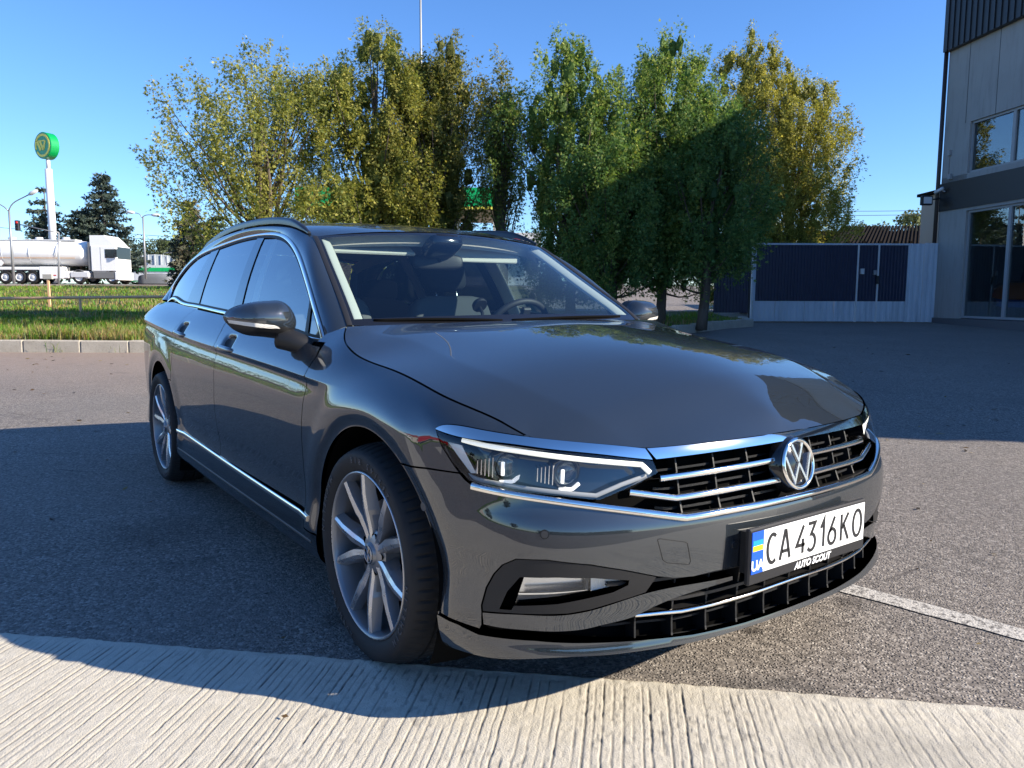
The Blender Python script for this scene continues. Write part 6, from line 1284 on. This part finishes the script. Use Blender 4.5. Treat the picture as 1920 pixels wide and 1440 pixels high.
# ================================================================== WHEELS, MIRRORS, RAILS, CABIN
def make_wheel(sd, steer=0.):
    """wheel at the origin, axle along local z (out of the car)"""
    n = 320; tw = .118
    prof = [(.250, -.006), (.262, .004), (.275, .010), (.290, .0125), (.302, .0115), (.3105, .006), (.3165, -.004), (.3205, -.012), (.3245, -.024), (.3285, -.038), (.3315, -.058), (.3320, -.0625), (.3255, -.064), (.3255, -.073), (.3325, -.0745), (.334, -.112), (.327, -.114), (.327, -.124), (.334, -.126), (.3330, -.163), (.326, -.165), (.326, -.174), (.332, -.176), (.3285, -.198), (.3205, -.224), (.305, -.245), (.28, -.247), (.25, -.235)]
    prof = np.array(prof); k = len(prof); th = np.linspace(0, 2*np.pi, n, endpoint=False)
    r = np.tile(prof[:, 0], (n, 1)); sip = (np.arange(n) % 5 == 0)
    sh = [7, 8, 9, 10]; r[np.ix_(sip, sh)] -= .0045; 
    for j in (14, 15, 18, 19): r[np.ix_(np.roll(sip, 2), [j])] -= .0035
    V = np.stack([r*np.cos(th)[:, None], r*np.sin(th)[:, None], np.tile(prof[:, 1], (n, 1))], -1).reshape(-1, 3)
    F = np.array([(i*k+j, ((i+1) % n)*k+j, ((i+1) % n)*k+j+1, i*k+j+1) for i in range(n) for j in range(k-1)])
    w = empty('wheel', (0, 0, 0)); 
    ty = mk('tyre', V, F, M_RUBBER, w, local=True); autosmooth(ty, 35)
    # raised sidewall lettering
    lt = MB(); R0 = .289
    for word, a0 in (('MICHELIN', -62), ('MICHELIN', 118), ('235/45 R18', 30), ('PRIMACY', 200)):
        for q, ch in enumerate(word):
            if ch == ' ': continue
            a = math.radians(a0+q*5.6); cu = bpy.data.curves.new('c', 'FONT'); cu.body = ch; cu.size = .026; cu.align_x = 'CENTER'; cu.align_y = 'CENTER'; cu.extrude = .0010
            t = bpy.data.objects.new('c', cu); COL.objects.link(t); me = bpy.data.meshes.new_from_object(t.evaluated_get(bpy.context.evaluated_depsgraph_get())); bpy.data.objects.remove(t)
            A = np.array([v.co[:] for v in me.vertices]); ca, sa = math.cos(a+math.pi/2), math.sin(a+math.pi/2)
            if len(A):
                B = np.c_[A[:, 0]*ca-A[:, 1]*sa*1+R0*math.cos(a), A[:, 0]*sa+A[:, 1]*ca+R0*math.sin(a), A[:, 2]+.0136]
                lt.add(B, [tuple(p.vertices) for p in me.polygons])
            bpy.data.meshes.remove(me)
    o_ = lt.build('tyre_lettering', mat('raised_rubber', (.075, .075, .076), .6), ty, local=True); o_['kind'] = 'stuff'
    # rim barrel and lip
    mb = MB(); mb.lathe([(.251, -.010), (.2535, -.003), (.2525, .001), (.247, .002), (.243, -.004), (.240, -.014), (.236, -.05), (.222, -.13), (.215, -.19)], n=96)
    rim = mb.build('rim', M_ALLOYD, w, smooth=True, local=True)
    mb = MB(); mb.lathe([(.2515, .0005), (.2500, .0024), (.2475, .0022), (.2455, -.002)], n=96); mb.build('rim_lip', M_ALLOY, rim, smooth=True, local=True)
    pol = lambda rr, a: np.array([rr*math.cos(a), rr*math.sin(a)])
    for q in range(5):
        for s in (-1, 1):
            base = math.radians(72*q+20)
            rad = [.040, .075, .118, .135, .185, .246]; ang = [s*14, s*12.5, s*12.2, s*13.5, s*15.0, s*16.5]; wid = [.024, .030, .035, .036, .029, .026]; hh = [-.022, -.020, -.014, -.010, -.005, -.0035]; dep = [.05, .05, .045, .04, .036, .03]
            C = np.array([pol(r_, base+math.radians(a_)) for r_, a_ in zip(rad, ang)]); T = np.gradient(C, axis=0); T /= np.linalg.norm(T, axis=1)[:, None]; Nn = np.stack([-T[:, 1], T[:, 0]], 1)*s
            rows = []
            for c, nn, ww, h_, d_ in zip(C, Nn, wid, hh, dep):
                row = [(-.62, -d_), (-.50, -.010), (-.44, -.0035), (.10, .0), (.46, -.005), (.56, -.012), (.80, -d_)]
                rows.append([(c[0]+nn[0]*ww*f, c[1]+nn[1]*ww*f, h_+e) for f, e in row])
            V = np.array(rows).reshape(-1, 3); m = 7
            F = [(i*m+j, i*m+j+1, (i+1)*m+j+1, (i+1)*m+j) for i in range(5) for j in range(m-1)]+[tuple(range(m)), tuple(range(5*m, 6*m))[::-1]]
            mi = [1 if j in (0, 1, 4, 5) else 0 for i in range(5) for j in range(m-1)]+[1, 1]
            sp = mk('spoke', V, F, [M_ALLOY, M_ALLOYD], rim, local=True, smooth=False); sp.data.polygons.foreach_set('material_index', mi)
            autosmooth(sp, 12)
    mb = MB(); mb.lathe([(.0005, -.012), (.030, -.012), (.033, -.015), (.036, -.020), (.055, -.024), (.072, -.034), (.074, -.08)], n=60); mb.build('hub', M_ALLOYD, rim, smooth=False, local=True, auto=30)
    mb = MB(); mb.lathe([(.0005, -.0105), (.0285, -.0108), (.030, -.013)], n=40); cap = mb.build('hub_cap', M_GLOSSBLK, rim, local=True, smooth=True)
    lg = MB(); I3 = np.eye(3); rl = .023; oo = np.array([0, 0, -.0105])
    rot = np.array([[0, 1, 0], [-1, 0, 0], [0, 0, 1.]])
    stroke(lg, [(-.40*rl, .93*rl), (0, .13*rl), (.40*rl, .93*rl)], .004, 0, .0012, oo, I3); stroke(lg, [(-.93*rl, .40*rl), (-.43*rl, -.78*rl), (0, .02*rl), (.43*rl, -.78*rl), (.93*rl, .40*rl)], .004, 0, .0012, oo, I3)
    a = np.linspace(0, 2*np.pi, 9); lg.lathe([(.0255+.0016*np.cos(x), -.010+.001*np.sin(x)) for x in a], n=40)
    lg.build('hub_emblem', M_ALLOY, rim, local=True)
    for q in range(5):
        aa = math.radians(72*q+20+36); mb = MB(); mb.lathe([(.0005, -.045), (.0085, -.045), (.0095, -.028), (.0115, -.0262)], o=(.056*math.cos(aa), .056*math.sin(aa), .003), n=16); mb.build('wheel_bolt', M_DARK, rim, local=True)
    mb = MB(); mb.lathe([(.06, -.085), (.155, -.085), (.158, -.092), (.158, -.108)], n=64); mb.build('brake_disc', M_DISC, w, local=True, smooth=False)
    mb = MB(); mb.lathe([(.0005, -.115), (.22, -.115)], n=40); mb.build('wheel_back', M_DARK, w, local=True)
    mb = MB(); mb.box((-.13, .02, -.085), (.07, .15, .05), bev=.012); mb.build('brake_caliper', M_GREYPL, w, local=True)
    return w
WH = make_wheel(-1)
WPOS = [(0, -1), (-2.786, -1), (0, 1), (-2.786, 1)]
for i, (x, sd) in enumerate(WPOS):
    w = WH if i == 0 else copy_tree(WH)
    w.parent = CAR
    zax = np.array([0, sd, 0.]); R = basis(zax, (1, 0, 0)) if sd < 0 else basis(zax, (-1, 0, 0))
    ang = [0.35, 1.1, .2, 2.][i]; c, s = math.cos(ang), math.sin(ang)
    R = R@np.array([[c, -s, 0], [s, c, 0], [0, 0, 1]])
    w.rotation_mode = 'QUATERNION'; w.rotation_quaternion = Matrix(R.tolist()).to_quaternion(); w.location = (x, sd*.902, .333)
# wheel wells, inner shell, underbody
for sd in SIDES:
    for (cx, cz, R), nm in ((ARCHF, 0), (ARCHR, 1)):
        mb = MB(); a = np.radians(np.linspace(-32, 212, 40)); r = R+.006
        prof = [(.885, r), (.80, r+.012), (.56, r+.012), (.56, .02)]
        V = []; 
        for t in a: V += [(cx+rr*math.cos(t), sd*w_, cz+rr*math.sin(t)) for w_, rr in prof]
        mb.add(V, [(i*4+j, i*4+j+1, (i+1)*4+j+1, (i+1)*4+j) for i in range(39) for j in range(3)]); mb.build('wheel_arch_liner', M_DARK, CAR, smooth=True)
    LIN = np.vstack([[(-3.95, .30)], [(-3.19, .30)], arc(ARCHR, 182, -2, 50, .004), [(-2.41, .19), (-.37, .19), (-.372, .30)], arc(ARCHF, 186, A0-60, 50, .004), [(.47, .30), (.50, .42), (.46, .62), (.36, .74), (.20, .80), (-.1, .86), (-.44, .90)], beltx(-3.2, -.46)[::-1]-[0, .012], [(-3.6, .98), (-3.95, .80)]])
    panel('inner_shell', LIN, body, M_DARK, CAR, sd, .05, gap=0, flange=0, d=-.02)
ub = MB(); ub.box((-1.5, 0, .26), (4.3, 1.04, .14)); ub.box((-1.39, 0, .235), (1.95, 1.70, .09)); ub.build('underbody', M_DARK, CAR)
eb = MB(); eb.box((.17, 0, .48), (.90, .98, .46)); eb.box((.565, 0, .43), (.19, 1.16, .42)); eb.build('engine_bay', M_DARK, CAR)
# chrome strip along the sill
SC = np.array([(-2.365, .371), (-1.8, .362), (-1.2, .352), (-.8, .347), (-.43, .343)])
for sd in SIDES:
    P, N = line_on(body, smooth_line(SC, 40), None, .001); ribbon('sill_chrome_strip', P, N, .020, .008, M_CHROME, CAR, sd)
    P, N = line_on(body, np.stack([np.linspace(-2.37, -.42, 20), np.linspace(.272, .262, 20)], 1), None, .0); ribbon('sill_edge_strip', P, N, .010, .004, M_GREYPL, CAR, sd)
    # door handles
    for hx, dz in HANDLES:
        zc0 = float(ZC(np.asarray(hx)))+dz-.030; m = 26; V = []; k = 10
        for t in np.linspace(-1, 1, m):
            x = hx+.118*t; zz = zc0-.018*t*0+float(ZC(np.asarray(x)))-float(ZC(np.asarray(hx)))
            b = body(np.array([x]), np.array([zz]))[0]; b0 = plan(np.array([x]))[1][0]-.012
            e = max(1-abs(t)**4, .02); hgt = .0145*e**.5; cen = b0+.020*e**.6-.004
            for q in np.linspace(0, 2*np.pi, k, endpoint=False):
                V.append((x, sd*(cen+.011*e**.5*math.cos(q)), zz+hgt*np.sign(math.sin(q))*abs(math.sin(q))**.7))
        F = [(i*k+j, i*k+(j+1) % k, (i+1)*k+(j+1) % k, (i+1)*k+j) for i in range(m-1) for j in range(k)]
        hd = mk('door_handle', V, F, M_PAINT, CAR); autosmooth(hd, 60)
        el = np.stack([hx+.060*np.cos(np.linspace(0, 2*np.pi, 28, endpoint=False)), float(ZC(np.asarray(hx)))+.030+.030*np.sin(np.linspace(0, 2*np.pi, 28, endpoint=False))], 1); panel('handle_recess_shade', el, body, M_BLACK, hd, sd, .012, gap=0, flange=0, d=.002)  # black ellipse stands for shade and dark reflection in the painted recess
# roof rails
_rx = np.linspace(-1.13, -3.12, 70); _rt = np.linspace(0, 1, 70)
RP = np.stack([_rx, _rw(_rx)+.012, _rz(_rx)+.002], -1); hgt = .030*np.clip(np.minimum(_rt/.10, (1-_rt)/.10), .12, 1)**.6
for sd in SIDES:
    ribbon('roof_rail', RP, np.tile([0, .12, .993], (70, 1)), .030, .046, M_RAIL, CAR, sd, k=9, flat=.6, heights=hgt, widths=.026*np.clip(np.minimum(_rt/.04, (1-_rt)/.04), .3, 1)**.5)
# ---- door mirrors: shell traced from its outline, domed
_zz = lambda pts: [at_x(420+a*.1528, 540+b*.1528, -.665)[1:] for a, b in pts]
OUTL = np.array(_zz([(62, 360), (95, 300), (200, 222), (330, 180), (450, 163), (600, 156), (700, 160), (790, 210), (850, 290), (885, 370), (893, 440), (880, 500), (840, 560), (760, 620), (640, 628), (450, 605), (260, 578), (180, 535), (110, 460), (75, 410)]))
OUTL[:, 0] = -OUTL[:, 0]; OUTL[:, 0] -= .012
MC = np.array([OUTL[:, 0].mean()-.012, OUTL[:, 1].mean()+.003])
_ol = resample(smooth_line(np.vstack([OUTL, OUTL[:1]]), 120), .004); _oa = np.unwrap(np.arctan2(_ol[:, 1]-MC[1], _ol[:, 0]-MC[0])); _or = np.hypot(_ol[:, 0]-MC[0], _ol[:, 1]-MC[1])
_oo = np.argsort(np.mod(_oa, 2*np.pi)); _oA = np.mod(_oa, 2*np.pi)[_oo]; _oR = _or[_oo]
def mrho(u, v): a = np.mod(np.arctan2(v-MC[1], u-MC[0]), 2*np.pi); return np.hypot(u-MC[0], v-MC[1])/np.interp(a, _oA, _oR, period=2*np.pi)
def mdome(u, v):
    r = np.clip(mrho(u, v), 0, 1); return np.stack([-.712+.080*(1-r**2.3)**.55-.05*np.clip((u-1.0)/.08, 0, 1), u, v], -1)
def dome_part(name, poly, mat_, parent, sd, d=0.):
    poly = resample(np.asarray(poly), .006, True); th = np.linspace(0, 2*np.pi, 90, endpoint=False); R = np.interp(th, _oA, _oR, period=2*np.pi)
    ex = np.vstack([np.stack([MC[0]+f*R*np.cos(th), MC[1]+f*R*np.sin(th)], 1) for f in (.86, .92, .955, .98, .993)])
    UV, F = fill(poly, .011, ex); P = mdome(UV[:, 0], UV[:, 1]); r = mrho(UV[:, 0], UV[:, 1]); c = MC+(UV-MC)*np.minimum(1, .99/np.maximum(r, 1e-6))[:, None]
    N = surf_normal(mdome, c, 8e-4); N *= np.sign(N[:, :1]+1e-9); P = P+N*d
    P = P*[1, sd, 1]; N = N*[1, sd, 1]; fn = np.cross(P[F[:, 1]]-P[F[:, 0]], P[F[:, 2]]-P[F[:, 0]]); fl = np.sum(fn*N[F[:, 0]], 1) < 0; F[fl] = F[fl][:, ::-1]
    return mk(name, P, F, mat_, parent, N=N)
def clip_poly(poly, f):
    out = []; n = len(poly)
    for i in range(n):
        a, b = poly[i], poly[(i+1) % n]; fa, fb = f(a), f(b)
        if fa >= 0: out.append(a)
        if fa*fb < 0: out.append(a+(b-a)*fa/(fa-fb))
    return np.array(out)
SP = np.array(_zz([(60, 392), (200, 412), (400, 438), (540, 452), (880, 505)])); SP[:, 0] = -SP[:, 0]-.012; _so = np.argsort(SP[:, 0]); splz = lambda u: np.interp(u, SP[_so, 0], SP[_so, 1])
cap_p = clip_poly(_ol[:-1], lambda p: p[1]-splz(p[0])); low_p = clip_poly(_ol[:-1], lambda p: splz(p[0])-p[1])
IND = np.array(_zz([(78, 395), (200, 412), (400, 438), (540, 452), (590, 470), (620, 496), (400, 484), (240, 464), (100, 436)])); IND[:, 0] = -IND[:, 0]-.012
for sd in SIDES:
    mr = dome_part('door_mirror', cap_p, M_PAINT, CAR, sd)
    dome_part('mirror_lower_shell', low_p, M_BLACK, mr, sd)
    _im = IND.copy(); rr = mrho(_im[:, 0], _im[:, 1]); _im = MC+(_im-MC)*np.minimum(1, .985/rr)[:, None]
    dome_part('mirror_indicator', _im, M_AMBER, mr, sd, .0025)
    B = mdome(MC[0]+.999*(_ol[:-1, 0]-MC[0]), MC[1]+.999*(_ol[:-1, 1]-MC[1])); m = len(B); B2 = B.copy(); B2[:, 0] -= .055; B2[:, 1:] = MC+(B2[:, 1:]-MC)*.95
    V = np.vstack([B, B2])*[1, sd, 1]
    mk('mirror_rim', V, [(i, (i+1) % m, m+(i+1) % m, m+i) for i in range(m)], M_BLACK, mr); B3 = B2.copy(); B3[:, 0] += .006
    mk('mirror_glass', np.vstack([B3, B3.mean(0)[None]])*[1, sd, 1], [(i, (i+1) % m, m) for i in range(m)], mat('mirror_silver', (.9, .9, .9), .02, 1.), mr, smooth=False)
    mb = MB(); a = np.array([-.690, .900, .955]); b = np.array([-.640, .852, .935]); c = np.array([-.615, .815, .915]); P = smooth_line(np.array([a, b, c]), 10)*[1, sd, 1]
    mb.tube(P, np.linspace(.042, .036, 10), 14); mb.build('mirror_arm', M_BLACK, mr, smooth=True)
# ---- black cowl under the windscreen and wipers
cw = []; nvv = 31
for i, t in enumerate(np.linspace(-1, 1, nvv)):
    a = abs(t); e = np.array([-.40+(-.505+.40)*a*a, t*.72, .990+.012*a*a]); h_ = np.array([-.32+(-.43+.32)*a*a, t*.735, .985-.01*a*a]); cw += [e+[-.03, 0, -.004], e+[.02, 0, -.012], h_+[0, 0, -.02]]
mk('cowl_panel', cw, [(i*3+j, i*3+j+1, (i+1)*3+j+1, (i+1)*3+j) for i in range(nvv-1) for j in range(2)], M_BLACK, CAR)
for y0, y1 in ((.60, -.05), (-.10, -.62)):
    yy = np.linspace(y0, y1, 14); P = np.stack([-.415-.10*(yy/.72)**2-.012, yy, 1.012+.008*(yy/.72)**2+.006*np.sin(np.linspace(0, np.pi, 14))], 1); mb = MB(); mb.tube(P, .006, 6); mb.build('wiper_blade', M_DARK, CAR, smooth=True)
# ---- cabin
CAB = MB()
CAB.prism([(-.44, .94), (-.56, .972), (-.78, .968), (-.90, .935), (-.94, .86), (-.90, .62), (-.6, .5), (-.44, .6)], -.70, .70, R=np.array([[1, 0, 0], [0, 0, -1], [0, 1, 0.]])); CAB.build('dashboard', M_DASH, CAR)
mb = MB(); mb.lathe([(.0005, .0), (.09, -.004), (.16, -.03), (.185, -.06)], (-.80, .37, 1.005), np.diag([1, 1.15, 1.]), 24, 0); mb.build('instrument_hood', M_DASH, CAR, smooth=True)
SWC = np.array([-.99, .37, .925]); SR = basis((-.86, 0, .5), (0, 1, 0)); a = np.linspace(0, 2*np.pi, 10, endpoint=False)
mb = MB(); aa = np.linspace(0, 2*np.pi, 40); mb.tube(np.stack([.183*np.cos(aa), .183*np.sin(aa), 0*aa], 1)@SR.T+SWC, .0155, 8, cap=False); sw = mb.build('steering_wheel', M_DASH, CAR, smooth=True)
mb = MB(); mb.box(SWC-SR[:, 2]*.02, (.34, .05, .025), SR, bev=.01); mb.box(SWC-SR[:, 2]*.02-SR[:, 1]*.08, (.05, .16, .025), SR, bev=.01); mb.lathe([(.0005, .015), (.055, .01), (.07, -.02)], SWC-SR[:, 2]*.01, SR, 24); mb.build('steering_hub', M_DASH, sw)
def rbox(mb, c, d, R=None, n=6, p=.35):
    """rounded cushion"""
    u = np.linspace(-np.pi/2, np.pi/2, 13); v = np.linspace(0, 2*np.pi, 24, endpoint=False); f = lambda x: np.sign(x)*np.abs(x)**p
    V = np.array([(f(math.cos(a))*f(math.cos(b))*d[0]/2, f(math.cos(a))*f(math.sin(b))*d[1]/2, f(math.sin(a))*d[2]/2) for a in u for b in v])
    if R is not None: V = V@np.asarray(R).T
    mb.add(V+np.asarray(c, float), [(i*24+j, i*24+(j+1) % 24, (i+1)*24+(j+1) % 24, (i+1)*24+j) for i in range(12) for j in range(24)])
for y in (-.37, .37):
    Rb = basis((-.28, 0, 1), (1, 0, 0)); se = MB(); rbox(se, (-1.24, y, .52), (.52, .50, .16)); seat = se.build('front_seat', M_SEATF, CAR, smooth=True)
    se = MB(); rbox(se, (-1.55, y, .80), (.15, .50, .62), Rb); se.build('backrest', M_SEATG, seat, smooth=True)
    se = MB(); rbox(se, (-1.67, y, 1.215), (.10, .26, .17), Rb, p=.5); se.build('headrest', M_SEATF, seat, smooth=True)
    for dy in (-.065, .065): se = MB(); se.tube([(-1.62, y+dy, 1.05), (-1.66, y+dy, 1.18)], .006, 8); se.build('headrest_post', M_STEEL, seat, smooth=True)
se = MB(); rbox(se, (-2.15, 0, .50), (.50, 1.26, .18)); seat = se.build('rear_bench', M_SEATF, CAR, smooth=True)
se = MB(); rbox(se, (-2.46, 0, .80), (.16, 1.26, .60), basis((-.3, 0, 1), (1, 0, 0))); se.build('backrest', M_SEATF, seat, smooth=True)
for y in (-.42, 0, .42): se = MB(); rbox(se, (-2.57, y, 1.14), (.09, .24, .14), p=.5); se.build('headrest', M_SEATF, seat, smooth=True)
fl = MB(); fl.box((-1.7, 0, .31), (3.2, 1.2, .02)); fl.build('cabin_floor', M_SEATF, CAR)
# headliner, pillar trims, visors
HL = RE_*[1, .97, 1]-[.10, 0, .045]; HC = RC_-[.10, 0, .040]
loft_sheet('headliner', HL[:52], HC[:52], M_CREAM, 21, 2., pz=2.4)
for sd in SIDES:
    P = WE[1:]+[-.010, -.046, -.014]; ribbon('pillar_trim', P, np.tile([.62, -.30, .72], (len(P), 1)), .050, .012, M_CREAM, CAR, sd, flat=.6)
    ribbon('cantrail_trim', np.stack([np.linspace(-1.09, -3.2, 40), _rw(np.linspace(-1.09, -3.2, 40))-.02, _rz(np.linspace(-1.09, -3.2, 40))-.055], -1), np.tile([0, -.8, -.6], (40, 1)), .07, .012, M_CREAM, CAR, sd, flat=.6)
    for x, x2 in ((-1.62, -1.50), (-2.60, -2.50)):
        zz = np.linspace(.95, 1.39, 12); P = np.stack([np.linspace(x2, x, 12), _gw(zz)-.035, zz], -1); ribbon('inner_pillar_trim', P, np.tile([0, -1., 0], (12, 1)), .10, .012, M_CREAM, CAR, sd, flat=.6)
    vs = MB(); vs.box((-1.165, sd*.31, 1.325), (.12, .40, .016), basis((.90, 0, .43), (1, 0, 0)) if sd > 0 else basis((.5, 0, .86), (1, 0, 0)), bev=.006); vs.build('sun_visor', M_CREAM, CAR)
    dc = MB(); dc.box((-1.5, sd*.76, .68), (2.0, .03, .56)); dc.build('door_card', M_SEATF, CAR)
hf = MB(); hy = np.linspace(-.56, .56, 21); hv = []
for y in hy: q = (y/.6)**2; hv += [(-1.070-.065*q, y, 1.386-.030*q), (-1.094-.065*q, y, 1.334-.030*q)]
mk('headliner_front', hv, [(2*i, 2*i+1, 2*i+3, 2*i+2) for i in range(20)], M_CREAM, CAR)
mb = MB(); rbox(mb, (-1.06, 0, 1.335), (.16, .17, .07), basis((-.45, 0, .9), (1, 0, 0)), p=.5); mb.build('camera_housing', M_GLOSSBLK, CAR, smooth=True)
mb = MB(); rbox(mb, (-1.13, .02, 1.265), (.035, .25, .072), basis((-.1, 0, 1), (1, -.2, 0)), p=.5); rv = mb.build('interior_mirror', M_BLACK, CAR, smooth=True)
mb = MB(); mb.tube([(-1.10, .01, 1.30), (-1.12, .02, 1.27)], .012, 8); mb.build('mirror_stalk', M_BLACK, rv)
# phone holder and centre screen
mb = MB(); mb.box((-.93, .0, .90), (.02, .24, .15), basis((-.2, 0, 1), (1, 0, 0)), bev=.006); mb.build('centre_screen', M_GLOSSBLK, CAR)
mb = MB(); mb.tube([(-.86, .10, .965), (-.87, .10, 1.03), (-.90, .105, 1.055)], .008, 8); mb.lathe([(.0005, .012), (.034, .012), (.037, .0), (.034, -.008), (.0005, -.008)], (-.90, .105, 1.065), basis((-.8, 0, .6), (0, 1, 0)), 24); mb.box((-.86, .10, .975), (.06, .05, .02), bev=.005); mb.build('phone_holder', M_BLACK, CAR, smooth=False)
